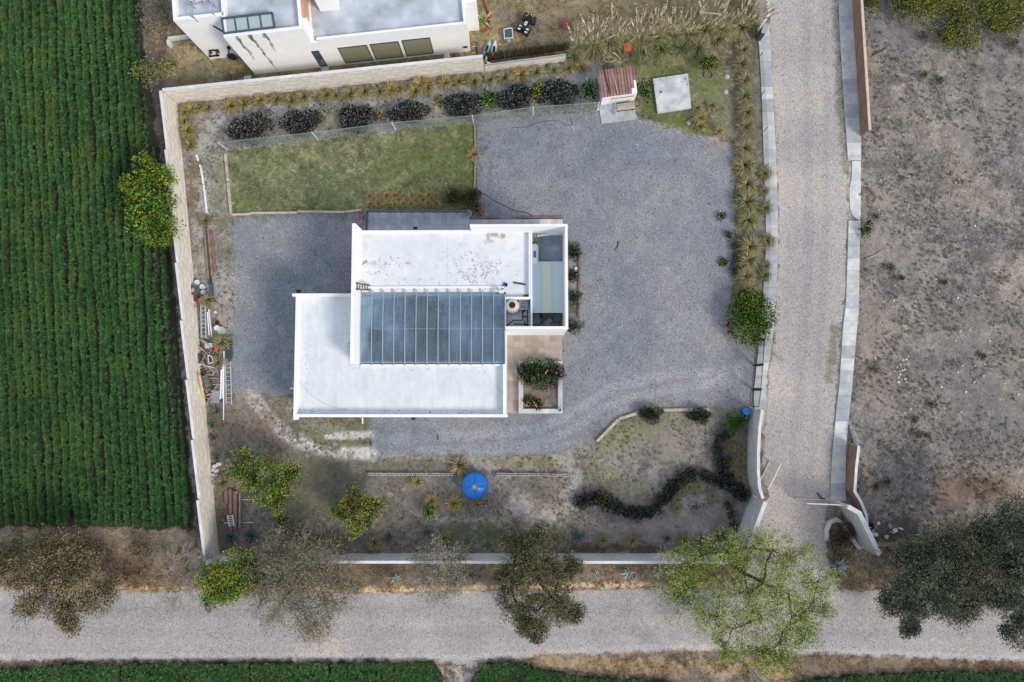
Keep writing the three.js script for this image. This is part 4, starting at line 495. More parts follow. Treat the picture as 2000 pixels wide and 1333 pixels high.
// ---------------------------------------------------------------- plants
const v3 = (x, y, z) => new THREE.Vector3(x, y, z);
const dirOf = (az, el) => v3(Math.cos(el) * Math.cos(az), Math.sin(el), Math.cos(el) * Math.sin(az));
const shade = (c, r, a = .35) => { const k = 1 - a / 2 + r() * a; return [c[0] * k, c[1] * k, c[2] * k]; };
const pick = (l, r) => l[Math.floor(r() * l.length)];
const PAL = {
  thicket: [0xa2a944, 0x8f9a3c, 0xb4b654, 0x7d8a34, 0xbfb95e].map(hexl), gold: [0x9a8244, 0xac9452, 0x7e7238, 0xbda868, 0x66692f].map(hexl), olive: [0x70704a, 0x827c54, 0x586038, 0x988e68, 0x646840].map(hexl), straw: [0xa58a58, 0x8d7448, 0xb79d6c, 0x75643a].map(hexl), pink: [0x9a7a5c, 0xa98a66, 0x7e6a48, 0x8c7158].map(hexl),
  crop: [0x345c28, 0x3f6b30, 0x2c4f24, 0x4c763c, 0x264520].map(hexl), lav: [0x7d807f, 0x888b8b, 0x6c706f, 0x949896, 0x777a6c].map(hexl), rose: [0x55635a, 0x626f60, 0x4a5750, 0x74806c].map(hexl), green: [0x3f6a1e, 0x4f7c28, 0x2f5518, 0x64903a].map(hexl), lime: [0x7d9426, 0x95a834, 0x65801f, 0xa8b644].map(hexl), yellow: [0xa39a2a, 0x8c8a26, 0xb8ab3c, 0x74761f].map(hexl), bright: [0x5c8f2e, 0x6ea038, 0x487a24, 0x86b24c].map(hexl),
  dryTree: [0x7a7050, 0x8a7c5a, 0x656040, 0x9a8660, 0x6e6c48].map(hexl), darkOlive: [0x626444, 0x72704c, 0x54563a, 0x807a58].map(hexl), dark: [0x4e5a48, 0x5d6950, 0x425044, 0x70785e].map(hexl), feather: [0x94a648, 0xa6b454, 0x7f943e, 0xb8c066, 0x6d853a].map(hexl), yellowGreen: [0x838a2e, 0x6f7c28, 0x96983c, 0x5d6c24, 0xa3a04a].map(hexl), twig: [0x7b7264, 0x6b6256, 0x8b8272].map(hexl), agave: [0x8fa09a, 0xa3b0a6, 0x788c86, 0xb4bdb0].map(hexl), agaveDark: [0x3d5456, 0x4a6264, 0x30464a].map(hexl), weed: [0x6c6846, 0x807a54, 0x5a5a38, 0x8f8664].map(hexl), grey: [0x9c9886, 0x8c8876, 0xaaa492, 0x7e7f68].map(hexl), red: [0xa03a34, 0x8a2d2c].map(hexl), magenta: [0xb0288a, 0xc85aa0, 0x8f1c70].map(hexl), blush: [0xc49a8c, 0xd4b0a0, 0xa8705f].map(hexl), whiteF: [0xd8d6d0, 0xc9c4bb].map(hexl), plume: [0xe2d6b6, 0xeee4ca, 0xcdbf9c, 0xf2ead6].map(hexl), rust: [0x7a5a3e, 0x8b6a48, 0x6b4f38].map(hexl),
};
function bladeTuft(seed, n, len, pal, lean = .55, wid = .03) {          // arching blades from one crown
  const r = RNG(seed), b = new MB([0, 0, 0]);
  for (let i = 0; i < n; i++) {
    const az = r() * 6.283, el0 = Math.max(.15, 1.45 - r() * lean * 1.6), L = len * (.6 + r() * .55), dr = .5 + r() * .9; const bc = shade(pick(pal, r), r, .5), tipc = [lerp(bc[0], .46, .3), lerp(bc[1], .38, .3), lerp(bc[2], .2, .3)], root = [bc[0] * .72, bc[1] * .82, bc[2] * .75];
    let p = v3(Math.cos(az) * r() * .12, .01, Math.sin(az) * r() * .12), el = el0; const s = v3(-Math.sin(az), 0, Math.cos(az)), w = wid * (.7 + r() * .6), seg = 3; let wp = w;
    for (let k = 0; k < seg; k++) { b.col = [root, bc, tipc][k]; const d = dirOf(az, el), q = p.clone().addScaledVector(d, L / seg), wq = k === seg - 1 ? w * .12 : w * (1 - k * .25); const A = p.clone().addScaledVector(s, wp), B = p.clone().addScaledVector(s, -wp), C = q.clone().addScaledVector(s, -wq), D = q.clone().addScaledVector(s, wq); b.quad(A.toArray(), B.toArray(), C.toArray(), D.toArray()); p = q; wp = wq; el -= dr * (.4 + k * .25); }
  }
  return b;
}
function bushGeo(seed, rx, ry, rz, n, len, wid, pal, up = .4, lumps = 5) {           // leafy shrub filling a lumpy dome, base at 0
  const r = RNG(seed), b = new MB([0, 0, 0]), L = []; for (let i = 0; i < lumps; i++) { const a = i / lumps * 6.283 + r(), q = i ? .5 + r() * .15 : 0; L.push([Math.cos(a) * q * rx, (.45 + r() * .3) * ry, Math.sin(a) * q * rz, .48 + r() * .2]); }
  for (let i = 0; i < n; i++) {
    const l = pick(L, r), az = r() * 6.283, el = Math.asin(r() * 1.5 - .5), q = Math.pow(r(), .4), d = dirOf(az, el), p = v3(l[0] + d.x * q * l[3] * rx, Math.max(.03, l[1] + d.y * q * l[3] * ry), l[2] + d.z * q * l[3] * rz);
    const o = d.clone().add(v3((r() - .5) * 1.4, up + (r() - .5) * .8, (r() - .5) * 1.4)).normalize(), s = o.clone().cross(v3(r() - .5, r() - .5, r() - .5)).normalize(); b.col = shade(pick(pal, r), r, .5); b.leaf(p, o, s, len * (.6 + r() * .8), wid * (.7 + r() * .6));
  }
  return b;
}
function shrub(name, label, cat, u, v, rx, ry, rz, n, len, wid, pal, o = {}) {
  const g = thing(name, label, cat, at(u, v), o.group); bushGeo(o.seed || Math.round(u * 3 + v), rx, ry, rz, n, len, wid, pal, o.up ?? .4, o.lumps || 5).build('foliage', M.foliage, g, true);
  const st = new MB(), r = RNG(u + v); for (let i = 0; i < 4; i++) { const a = r() * 6.283; st.tube([[0, 0, 0], [Math.cos(a) * rx * .25, ry * .35, Math.sin(a) * rz * .25], [Math.cos(a) * rx * .45, ry * .75, Math.sin(a) * rz * .45]], [.04, .03, .012], 5); } st.build('stem', o.bark || M.bark, g, true);
  if (o.flowers) { const f = new MB([0, 0, 0]), q = RNG(u * 7); for (const [fx, fy, fz, fr, fn, fp] of o.flowers) for (let i = 0; i < fn; i++) { f.col = shade(pick(fp, q), q, .4); const d = dirOf(q() * 6.28, q() * 1.5), p = v3(fx + (q() - .5) * 2 * fr, fy + (q() - .5) * fr, fz + (q() - .5) * 2 * fr), s = d.clone().cross(v3(q() - .5, q() - .5, q() - .5)).normalize(); f.leaf(p, d, s, .18, .16); } f.build('blossom', M.flower, g, true); }
  return g;
}
// a tree from its surveyed crown: lobes are [u, v, height, radius]
function tree(name, label, u, v, lobes, o) {
  const base = at(u, v), g = thing(name, label, 'tree', base, o.group), r = RNG(o.seed || Math.round(u + v * 3)), wood = new MB(), lf = new MB([0, 0, 0]), tr = o.trunk || .16;
  const top = Math.min(...lobes.map(l => l[2])), fork = v3(base[0] + (r() - .5) * .3, top * .42, base[2] + (r() - .5) * .3);
  wood.tube([[base[0], -.05, base[2]], [lerp(base[0], fork.x, .5) + (r() - .5) * .1, fork.y * .5, lerp(base[2], fork.z, .5)], fork], [tr * 1.25, tr, tr * .85], 8);
  const limbs = new MB(), tw = new MB(), clump = (p, rad, n) => { for (let i = 0; i < n; i++) { const d = dirOf(r() * 6.283, Math.asin(r() * 2 - 1)), q = p.clone().addScaledVector(d, rad * Math.cbrt(r())), f = d.clone().add(v3((r() - .5), .25 + (r() - .5) * .8, (r() - .5))).normalize(), s = f.clone().cross(v3(r() - .5, r() - .2, r() - .5)).normalize(); lf.col = shade(o.tone, r, .55); q.y += rad * .1; lf.leaf(q, f, s, o.len * (.6 + r() * .8), o.wid * (.7 + r() * .6)); } };
  const C = lobes.map(l => v3(...at(l[0], l[1], l[2]))), ord = C.map((_, i) => i).sort((a, b) => C[a].distanceTo(fork) - C[b].distanceTo(fork)), par = {}, path = {}, kids = {};
  ord.forEach((i, k) => { let best = -1, bd = C[i].distanceTo(fork) * 1.0; for (let q = 0; q < k; q++) { const j = ord[q], d = C[i].distanceTo(C[j]) * 1.05 + path[j] * .35; if (d < bd) { bd = d; best = j; } } par[i] = best; path[i] = bd; for (let j = best; j >= 0; j = par[j]) kids[j] = (kids[j] || 0) + 1; });
  for (let li = 0; li < lobes.length; li++) {
    const lr = lobes[li][3], c = C[li], from = par[li] < 0 ? fork : C[par[li]], mid = from.clone().lerp(c, .5); mid.y = lerp(from.y, c.y, .45) + (r() - .4) * .3; mid.x += (r() - .5) * lr * .35; mid.z += (r() - .5) * lr * .35; const lt = tr * .24 * Math.sqrt(1 + (kids[li] || 0)) * (.85 + .3 * r());
    limbs.tube([from, from.clone().lerp(mid, .55).add(v3((r() - .5) * .2, .05, (r() - .5) * .2)), mid, mid.clone().lerp(c, .6), c], [lt, lt * .9, lt * .75, lt * .6, lt * .45], 6);
    const ns = Math.round((o.sub || 9) * (.6 + lr * .6));
    for (let i = 0; i < ns; i++) {
      const d = dirOf(r() * 6.283, Math.asin(r() * 1.5 - .55)), e = c.clone().add(v3(d.x * lr * (.55 + r() * .5), d.y * lr * .7 * (.5 + r() * .5), d.z * lr * (.55 + r() * .5))), s = mid.clone().lerp(c, r() * 1), m = s.clone().lerp(e, .5).add(v3((r() - .5) * .25 * lr, (r() - .3) * .25 * lr, (r() - .5) * .25 * lr)), w = Math.max(tr * .07, o.twigR || 0);
      tw.tube([s, m, e], [w, w * .7, w * .3], 4);
      const fine = o.fine ?? 2; for (let k = 0; k < fine; k++) { const t0 = .35 + r() * .6, a = (t0 < .5 ? s.clone().lerp(m, t0 * 2) : m.clone().lerp(e, t0 * 2 - 1)), dd = e.clone().sub(s).normalize().add(v3((r() - .5) * 1.3, (r() - .5) * .9, (r() - .5) * 1.3)).normalize(), l = lr * (.3 + r() * .45), e2 = a.clone().addScaledVector(dd, l); tw.tube([a, a.clone().lerp(e2, .5).add(v3((r() - .5) * .1, (r() - .5) * .1, (r() - .5) * .1)), e2], [w * .5, w * .35, w * .15], 3); if (o.twigs) for (let z = 0; z < o.twigs; z++) { const b0 = a.clone().lerp(e2, .2 + r() * .8), d2 = dd.clone().add(v3((r() - .5) * 1.6, (r() - .5), (r() - .5) * 1.6)).normalize(); tw.tube([b0, b0.clone().addScaledVector(d2, lr * (.15 + r() * .3))], [w * .28, w * .1], 3); } if (o.leaves) { o.tone = pick(o.pal, r); clump(e2, o.clump * (.6 + r() * .6), Math.round(o.leaves * (.5 + r() * .6))); } }
      if (o.leaves) { o.tone = pick(o.pal, r); clump(e, o.clump * (.7 + r() * .6), Math.round(o.leaves * (.6 + r() * .8))); o.tone = pick(o.pal, r); clump(m, o.clump * (.7 + r() * .5), Math.round(o.leaves * .7)); }
    }
  }
  const tm = wood.build('trunk', o.bark || M.bark, g); limbs.build('limb', o.bark || M.bark, g);
  if (o.leaves) { const cm = lf.build('crown', M.foliage, g); tw.build('twigs', o.bark || M.bark, cm); } else tw.build('crown', o.bark || M.bark, g);
  return g;
}
// ---- crops: rows of leafy plants on real furrows
function crops(name, label, keys, density, seed, tint) {
  const r = RNG(seed), gb = new MB(), list = []; for (let i = 0; i < 15; i++) { const a = r() * 6.283, d = dirOf(a, .15 + r() * 1.1), s = v3(-Math.sin(a), (r() - .5) * .5, Math.cos(a)).normalize(); gb.leaf(v3(Math.cos(a) * r() * .07, r() * .08, Math.sin(a) * r() * .07), d, s, .11 + r() * .1, .07 + r() * .05); }
  for (const k of keys) {
    const poly = GA(P[k]), xs = poly.map(p => p[0]), zs = poly.map(p => p[1]), row = .79, sl = .0935;
    for (let z = Math.min(...zs); z < Math.max(...zs); z += .135) for (let xr = Math.min(...xs) - 3; xr < Math.max(...xs) + 1; xr += row) for (let q = 0; q < density; q++) {
      const wob = (noise(z * .5, xr * 3.1) - .5) * .26 + (noise(z * .16 + 9, xr) - .5) * .3, t = keys[0] === 'fieldW' ? (r() + r() - 1) * .375 : (r() - .5) * .79, zz = z + r() * .14, x = xr + (zz - Math.min(...zs)) * sl + wob + t; if (zoneAt(x, zz) !== Z.field || zoneAt(x + .3, zz) !== Z.field || zoneAt(x, zz + .4) !== Z.field) continue;
      const thin = fbm(x * .35 + 3, zz * .22, 3); if (keys[0] === 'fieldW' && x > -36.5 + (zz + 30) * .09 && r() < smooth(.42, .62, noise(xr * 5, zz * .12)) * .8) continue;
      list.push([x, zz, (keys[0] === 'fieldW' ? Math.max(0, .56 * (1 - Math.pow(Math.abs(t) / .41, 2.6))) : .4) * (.75 + .4 * thin) + (noise(x * 2, zz * 2) - .5) * .14, thin]);
    }
  }
  const im = new THREE.InstancedMesh(gb.geo(), new THREE.MeshStandardMaterial({ roughness: .8, side: THREE.DoubleSide }), list.length), m = new THREE.Matrix4(), q = new THREE.Quaternion(), e = new THREE.Euler(), c = new THREE.Color();
  list.forEach(([x, z, h, th], i) => { e.set((r() - .5) * .5, r() * 6.283, (r() - .5) * .5); q.setFromEuler(e); const s = .54 + r() * .4; m.compose(v3(x, h, z), q, v3(s, s, s)); im.setMatrixAt(i, m); let col = pick(PAL.crop, r), k = .75 + r() * .6 + (th - .5) * .5; const yl = smooth(.6, .8, noise(x * .6 + 40, z * .6) + r() * .18) * (tint(x, z)); c.setRGB(lerp(col[0] * k, .2, yl * .28), lerp(col[1] * k, .24, yl * .28), lerp(col[2] * k, .03, yl * .28)); im.setColorAt(i, c); });
  im.name = name; im.castShadow = im.receiveShadow = true; im.userData = { label, category: 'crop', kind: 'stuff' }; scene.add(im);
}
crops('crop_rows', 'lush green crop growing in long rows beside the brick wall', ['fieldW'], 8, 21, (x, z) => x < -36 ? .6 : .15);
crops('crop_margin', 'green crop edge on the far side of the cobbled road', ['fieldS1', 'fieldS2', 'fieldS3'], 7, 22, () => .3);
// ---- loose grass and weeds nobody could count
function ground(name, label, zones, perM2, geo, pal, scale, seed, cond) {
  const r = RNG(seed), list = []; const n = Math.round(perM2 * TW * TH); for (let i = 0; i < n; i++) { const x = TX + r() * TW, z = TZ + r() * TH, k = fbm(x * .5 + 11, z * .5, 3); if (!zones.includes(zoneAt(x, z)) || Math.abs(x) > 51 || r() > smooth(.34, .6, k) || (cond && !cond(x, z, k))) continue; list.push([x, z, k]); }
  const im = new THREE.InstancedMesh(geo, new THREE.MeshStandardMaterial({ roughness: .95, side: THREE.DoubleSide }), list.length), m = new THREE.Matrix4(), q = new THREE.Quaternion(), c = new THREE.Color();
  list.forEach(([x, z, k], i) => { q.setFromAxisAngle(v3(0, 1, 0), r() * 6.28); const s = scale * (.5 + r() * .9); m.compose(v3(x, .01, z), q, v3(s, s * (.6 + r() * .5), s)); im.setMatrixAt(i, m); const p = shade(pick(pal, r), r, .6); c.setRGB(...p); im.setColorAt(i, c); });
  im.name = name; im.castShadow = im.receiveShadow = true; im.userData = { label, category: 'grass', kind: 'stuff' }; scene.add(im);
}
const wisp = (() => { const b = bladeTuft(3, 16, .32, [[1, 1, 1]], .9, .012); b.c = []; b.col = null; return b.geo(); })(), weedGeo = (() => { const r = RNG(8), b = new MB(); for (let i = 0; i < 16; i++) { const a = r() * 6.28, d = dirOf(a, r() * 1.2), s = v3(-Math.sin(a), (r() - .5) * .6, Math.cos(a)).normalize(); b.leaf(v3((r() - .5) * .15, r() * .08, (r() - .5) * .15), d, s, .1 + r() * .14, .05 + r() * .04); } return b.geo(); })();
ground('lawn_grass', 'short patchy green and straw grass of the lawn', [Z.lawn, Z.corner], 26, wisp, [0x6c7648, 0x7e8456, 0x948e6c, 0x5c6a38].map(hexl), .5, 31, x => x < 18.2);
ground('dry_yard_grass', 'short tan grass of the neighbour yard', [Z.yard], 22, wisp, [0xa08f68, 0xae9c74, 0x8c7f5a, 0x7d7752].map(hexl), .55, 32, (x, z) => z < -25);
ground('lot_weeds', 'low grey green weeds scattered over the vacant lot', [Z.lot], 9, weedGeo, [0x6f6e5c, 0x858070, 0x5b5f4c, 0x979082, 0x7b6f5c].map(hexl), .7, 33);
ground('garden_weeds', 'sparse olive weeds over the dry garden soil', [Z.garden, Z.strip], 9, weedGeo, [0x6d6f50, 0x867f6a, 0x5a6342, 0x958c78].map(hexl), .55, 34);
ground('verge_straw', 'brown straw and dead leaves on the road verge', [Z.verge, Z.side], 16, wisp, [0xa08460, 0xb8996c, 0x806a50, 0x8c7a5c, 0x6f664f].map(hexl), .8, 35);
{ // loose stones lying proud of the gravel
  const r = RNG(91), L = []; while (L.length < 16000) { const x = -28 + r() * 50, z = -27 + r() * 36; if (zoneAt(x, z) === Z.gravel) L.push([x, z]); }
  const im = new THREE.InstancedMesh(new THREE.OctahedronGeometry(.045), new THREE.MeshStandardMaterial({ roughness: .95 }), L.length), m = new THREE.Matrix4(), q = new THREE.Quaternion(), c = new THREE.Color();
  L.forEach(([x, z], i) => { q.setFromEuler(new THREE.Euler(r() * 3, r() * 6, r() * 3)); const s = .5 + r() * .8; m.compose(v3(x, .04, z), q, v3(s, s * .7, s * (.8 + r() * .5))); im.setMatrixAt(i, m); const k = .16 + Math.pow(r(), 2) * .12; c.setRGB(k, k * 1.01, k * 1.06); im.setColorAt(i, c); });
  im.name = 'loose_gravel'; im.castShadow = im.receiveShadow = true; im.userData = { label: 'loose grey stones strewn over the gravel yard', category: 'gravel', kind: 'stuff' }; scene.add(im);
}
// ---- ornamental grass tufts in planted rows
function tufts(name, label, group, spots, protos) {
  let first = true; const ps = protos.map(([seed, n, len, pal, lean, wid]) => bladeTuft(seed, n, len, pal, lean, wid).geo()), r = RNG(name.length + spots.length);
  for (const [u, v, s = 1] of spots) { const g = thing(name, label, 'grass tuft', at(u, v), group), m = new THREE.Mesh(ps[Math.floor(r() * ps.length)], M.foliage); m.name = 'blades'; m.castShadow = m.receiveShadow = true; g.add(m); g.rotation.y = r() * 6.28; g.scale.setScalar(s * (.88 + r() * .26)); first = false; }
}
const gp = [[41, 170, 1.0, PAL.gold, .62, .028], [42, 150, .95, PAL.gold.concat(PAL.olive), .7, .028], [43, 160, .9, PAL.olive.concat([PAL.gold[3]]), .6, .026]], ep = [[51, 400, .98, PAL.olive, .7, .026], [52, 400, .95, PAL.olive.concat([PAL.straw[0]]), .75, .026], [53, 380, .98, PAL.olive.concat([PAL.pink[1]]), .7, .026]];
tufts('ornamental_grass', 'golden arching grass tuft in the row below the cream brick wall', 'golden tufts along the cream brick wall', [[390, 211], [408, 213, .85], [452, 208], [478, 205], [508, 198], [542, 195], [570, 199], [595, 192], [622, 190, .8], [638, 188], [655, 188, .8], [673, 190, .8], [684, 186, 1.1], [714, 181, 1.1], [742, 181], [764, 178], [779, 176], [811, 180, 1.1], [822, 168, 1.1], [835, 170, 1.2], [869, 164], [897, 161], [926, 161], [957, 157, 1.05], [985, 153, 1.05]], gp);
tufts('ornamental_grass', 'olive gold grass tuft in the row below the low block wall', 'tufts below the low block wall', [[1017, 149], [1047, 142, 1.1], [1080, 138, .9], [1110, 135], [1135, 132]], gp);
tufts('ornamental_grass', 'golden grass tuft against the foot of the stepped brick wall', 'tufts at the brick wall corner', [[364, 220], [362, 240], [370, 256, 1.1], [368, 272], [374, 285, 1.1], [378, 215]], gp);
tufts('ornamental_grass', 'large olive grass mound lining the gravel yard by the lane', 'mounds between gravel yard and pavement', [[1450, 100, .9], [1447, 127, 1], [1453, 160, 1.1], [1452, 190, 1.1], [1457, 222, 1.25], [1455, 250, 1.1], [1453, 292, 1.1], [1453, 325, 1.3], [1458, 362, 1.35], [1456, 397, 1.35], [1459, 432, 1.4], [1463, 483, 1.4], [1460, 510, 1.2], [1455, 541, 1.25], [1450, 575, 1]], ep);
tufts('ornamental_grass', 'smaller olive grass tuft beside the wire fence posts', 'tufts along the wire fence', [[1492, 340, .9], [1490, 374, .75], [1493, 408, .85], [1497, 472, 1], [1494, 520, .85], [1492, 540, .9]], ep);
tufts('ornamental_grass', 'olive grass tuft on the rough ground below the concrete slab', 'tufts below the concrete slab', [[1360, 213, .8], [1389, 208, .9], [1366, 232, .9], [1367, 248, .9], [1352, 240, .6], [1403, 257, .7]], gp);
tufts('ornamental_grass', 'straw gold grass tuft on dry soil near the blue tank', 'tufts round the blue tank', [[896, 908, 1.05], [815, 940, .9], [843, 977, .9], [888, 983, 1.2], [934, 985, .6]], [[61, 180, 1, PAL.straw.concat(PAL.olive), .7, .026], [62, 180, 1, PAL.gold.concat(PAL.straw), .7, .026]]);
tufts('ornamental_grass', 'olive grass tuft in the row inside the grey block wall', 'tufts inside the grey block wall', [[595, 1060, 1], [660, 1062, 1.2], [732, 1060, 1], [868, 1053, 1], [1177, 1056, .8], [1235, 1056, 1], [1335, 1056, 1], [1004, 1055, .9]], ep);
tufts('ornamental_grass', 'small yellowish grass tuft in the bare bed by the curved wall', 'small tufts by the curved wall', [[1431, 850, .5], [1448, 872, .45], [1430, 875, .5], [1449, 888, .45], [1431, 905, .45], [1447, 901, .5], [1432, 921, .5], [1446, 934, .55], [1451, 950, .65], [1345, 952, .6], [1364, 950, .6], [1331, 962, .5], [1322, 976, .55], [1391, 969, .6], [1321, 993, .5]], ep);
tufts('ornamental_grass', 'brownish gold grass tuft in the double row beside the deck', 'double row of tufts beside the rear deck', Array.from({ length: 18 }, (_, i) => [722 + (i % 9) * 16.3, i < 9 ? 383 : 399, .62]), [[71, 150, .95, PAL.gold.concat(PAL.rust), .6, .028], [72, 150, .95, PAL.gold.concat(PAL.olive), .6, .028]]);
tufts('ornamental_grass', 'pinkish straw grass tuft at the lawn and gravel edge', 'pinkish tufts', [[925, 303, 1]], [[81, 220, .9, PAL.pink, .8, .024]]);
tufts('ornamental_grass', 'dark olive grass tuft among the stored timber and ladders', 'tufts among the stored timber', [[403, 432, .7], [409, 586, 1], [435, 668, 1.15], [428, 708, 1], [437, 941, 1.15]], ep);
// ---- agaves
function agave(seed, n, len, pal) { const r = RNG(seed), b = new MB([0, 0, 0]); for (let i = 0; i < n; i++) { const az = i * 2.399, el = .25 + (i / n) * 1.0, L = len * (.7 + r() * .4) * (1 - .3 * i / n), d = dirOf(az, el), s = v3(-Math.sin(az), 0, Math.cos(az)), u = d.clone().cross(s).multiplyScalar(-1); b.col = shade(pick(pal, r), r, .4); const p = v3(0, .04 + .1 * i / n, 0), w = len * .09, m = p.clone().addScaledVector(d, L * .45), e = p.clone().addScaledVector(d, L).add(v3(0, -.05, 0)), k = m.clone().addScaledVector(u, w * .35); const A = p.clone().addScaledVector(s, w * .6), B = p.clone().addScaledVector(s, -w * .6), C = m.clone().addScaledVector(s, w), D = m.clone().addScaledVector(s, -w); const T = (...q) => b.tri(...q.map(x => x.toArray())); T(p, A, k); T(A, C, k); T(C, e, k); T(p, k, B); T(B, k, D); T(D, k, e); } return b; }
function agaves(label, group, spots, g0) { spots.forEach(([u, v, s = 1], i) => { const g = thing('agave', label, 'agave', at(u, v), group), m = new THREE.Mesh(g0, M.foliage); m.name = 'leaves'; m.castShadow = m.receiveShadow = true; g.add(m); g.rotation.y = i * 1.3; g.scale.setScalar(s); }); }
agaves('silvery agave on the brown verge below the grey block wall', 'verge agaves', [[773, 1130, .9], [1165, 1122, .75], [1227, 1120, 1.05], [1287, 1117, 1]], agave(1, 20, .85, PAL.agave).geo());
agaves('dark blue green agave on garden soil inside the grey block wall', 'garden agaves', [[491, 1047, 1.1], [450, 1050, .9], [697, 1048, .6], [760, 1048, .7], [835, 1040, .7], [1048, 1046, .6], [1127, 1047, .75], [1303, 1052, .6], [1370, 1055, .9], [1404, 1048, .55]], agave(2, 24, .95, PAL.agaveDark).geo());
agaves('grey green agave against the foot of the stepped brick wall', 'agaves by the stepped brick wall', [[424, 803, .9], [415, 830, .8], [418, 855, .75], [424, 893, .8]], agave(3, 20, .85, [0x5d6e58, 0x6d7c64, 0x4d5e4a].map(hexl)).geo());
agaves('pale agave beside the shrub planter at the gateway', 'gateway agave', [[1636, 1106, 1.3]], agave(4, 26, .95, PAL.agave).geo());
agaves('yellow green agave in the brick ringed bed by the neighbour house', 'ringed agave', [[944, 40, 1.25]], agave(5, 24, .95, [0xa5a868, 0x7d8c4c, 0xc0b884].map(hexl)).geo());
{ const g0 = bushGeo(12, .5, .35, .5, 380, .12, .05, PAL.dark.concat(PAL.rust), .5).geo(); [[1422, 985], [1428, 1004], [1406, 1050], [1433, 1025]].forEach(([u, v]) => { const g = thing('withered_plant', 'withered dark plant in the bare corner by the gateway wall', 'plant', at(u, v), 'withered plants by the gateway wall'), m = new THREE.Mesh(g0, M.foliage); m.name = 'foliage'; m.castShadow = m.receiveShadow = true; g.add(m); g.rotation.y = u; }); }
// ---- shrubs
[[495, 257, 2.1, 1.3, 'dark grey lavender bush nearest the brick wall corner'], [597, 244, 1.95, 1.15, 'dark grey lavender bush second from the brick wall corner'], [700, 236, 1.6, 1.2, 'rounded dark grey lavender bush third from the brick wall corner'], [803, 225, 1.8, .95, 'dark grey lavender bush fourth from the brick wall corner'], [906, 211, 1.7, 1.05, 'dark grey lavender bush between the yellow and bright green saplings'], [1010, 199, 1.6, 1.2, 'dark grey lavender bush between the green and lime saplings'], [1092, 187, 1.7, 1.2, 'dark grey lavender bush next to the red roofed shed']].forEach(([u, v, rx, rz, l], i) => shrub('lavender_bush', l, 'bush', u, v, rx, .95, rz, 6500, .2, .085, PAL.lav, { seed: 100 + i, up: .7, lumps: 7 }));
{ // winding dark hedge
  const pts = [[1408, 856], [1404, 876], [1408, 896], [1412, 914], [1418, 930], [1434, 950], [1443, 966], [1412, 944], [1394, 934], [1374, 928], [1352, 925], [1334, 932], [1318, 944], [1306, 960], [1298, 976], [1284, 990], [1268, 1001], [1248, 1003], [1226, 998], [1206, 990], [1188, 982], [1170, 972], [1152, 974], [1136, 982]], g = thing('winding_hedge', 'winding dark green rosemary hedge across the dry garden', 'hedge', at(1318, 944)), all = new MB([0, 0, 0]);
  pts.forEach(([u, v], i) => { const b = bushGeo(200 + i,  .52 + hash2(i, 3) * .22, .62, .46 + hash2(i, 9) * .22, 700 + hash2(i, 5) * 420, .18, .07, PAL.rose, .7), q = at(u + (hash2(i, 21) - .5) * 7, v + (hash2(i, 22) - .5) * 7); for (let k = 0; k < b.p.length; k += 3) all.p.push(b.p[k] + q[0], b.p[k + 1], b.p[k + 2] + q[2]); for (const k of ['n', 't', 'c']) { const src = b[k], dst = all[k]; for (let z = 0; z < src.length; z++) dst.push(src[z]); } });
  all.build('foliage', M.foliage, g); const st = new MB(); pts.forEach(([u, v]) => { const q = at(u, v); st.tube([[q[0], 0, q[2]], [q[0] + .1, .45, q[2]]], [.06, .03], 5); }); st.build('stems', M.bark, g);
}
shrub('dark_shrub', 'dense dark green shrub on the wooden edging by the gravel', 'shrub', 1270, 810, 1.05, .9, .7, 2600, .16, .06, PAL.rose.concat([PAL.green[2]]), { up: .6 });
shrub('dark_shrub', 'wide dark green shrub behind the pale edging board', 'shrub', 1364, 813, 1.05, .8, .6, 2400, .16, .06, PAL.rose.concat([PAL.green[2]]), { up: .6 });
shrub('green_shrub', 'bright green feathery shrub beside the blue barrel', 'shrub', 1432, 826, .95, 1.2, .9, 2600, .18, .04, PAL.bright, { up: .8 });
shrub('small_shrub', 'light green shrub growing in the dark winding hedge', 'shrub', 1178, 972, .75, 1, .65, 1200, .15, .06, PAL.green.concat(PAL.dryTree));
shrub('flowering_shrub', 'large green shrub with red flowers beside the sliding gate', 'shrub', 1458, 622, 1.95, 1.9, 2.35, 7000, .2, .085, PAL.lime.concat(PAL.bright, PAL.bright), { lumps: 12, flowers: [[-1.9, .5, .6, .3, 40, PAL.red], [-1.7, .5, 1.2, .25, 30, PAL.red], [.2, .9, -2.1, .3, 16, PAL.blush]] });
shrub('pale_shrub', 'sparse grey leaved shrub hanging over the pavement', 'shrub', 1488, 632, .85, 1.2, 1.1, 420, .2, .12, [0x6f8462, 0x879478, 0x566b4c].map(hexl), { flowers: [[-.2, .7, .5, .35, 40, PAL.whiteF]] });
for (const [u, v, rx, rz, l] of [[1121, 497, .65, .7, 'spiky green plant at the rear end of the house flower bed'], [1118, 541, .5, .5, 'green plant beside the pale rubble in the flower bed'], [1121, 583, .6, .6, 'green plant in the middle of the house flower bed'], [1122, 639, .75, .65, 'bushy green plant at the house wall corner']]) shrub('bed_plant', l, 'plant', u, v, rx, .7, rz, 900, .2, .06, PAL.rose.concat(PAL.green), { up: .8 });
shrub('dry_plant', 'grey dried plant in the house flower bed', 'plant', 1122, 607, .65, .5, .8, 700, .16, .03, PAL.grey);
shrub('dry_plant', 'brown dried plant at the rear of the house flower bed', 'plant', 1118, 484, .6, .4, .4, 400, .16, .03, PAL.grey.concat(PAL.rust));
shrub('reddish_shrub', 'green and rust coloured shrub at the end of the deck tufts', 'shrub', 888, 389, .9, .9, .75, 1900, .18, .05, PAL.olive.concat(PAL.rust), { up: .7 });
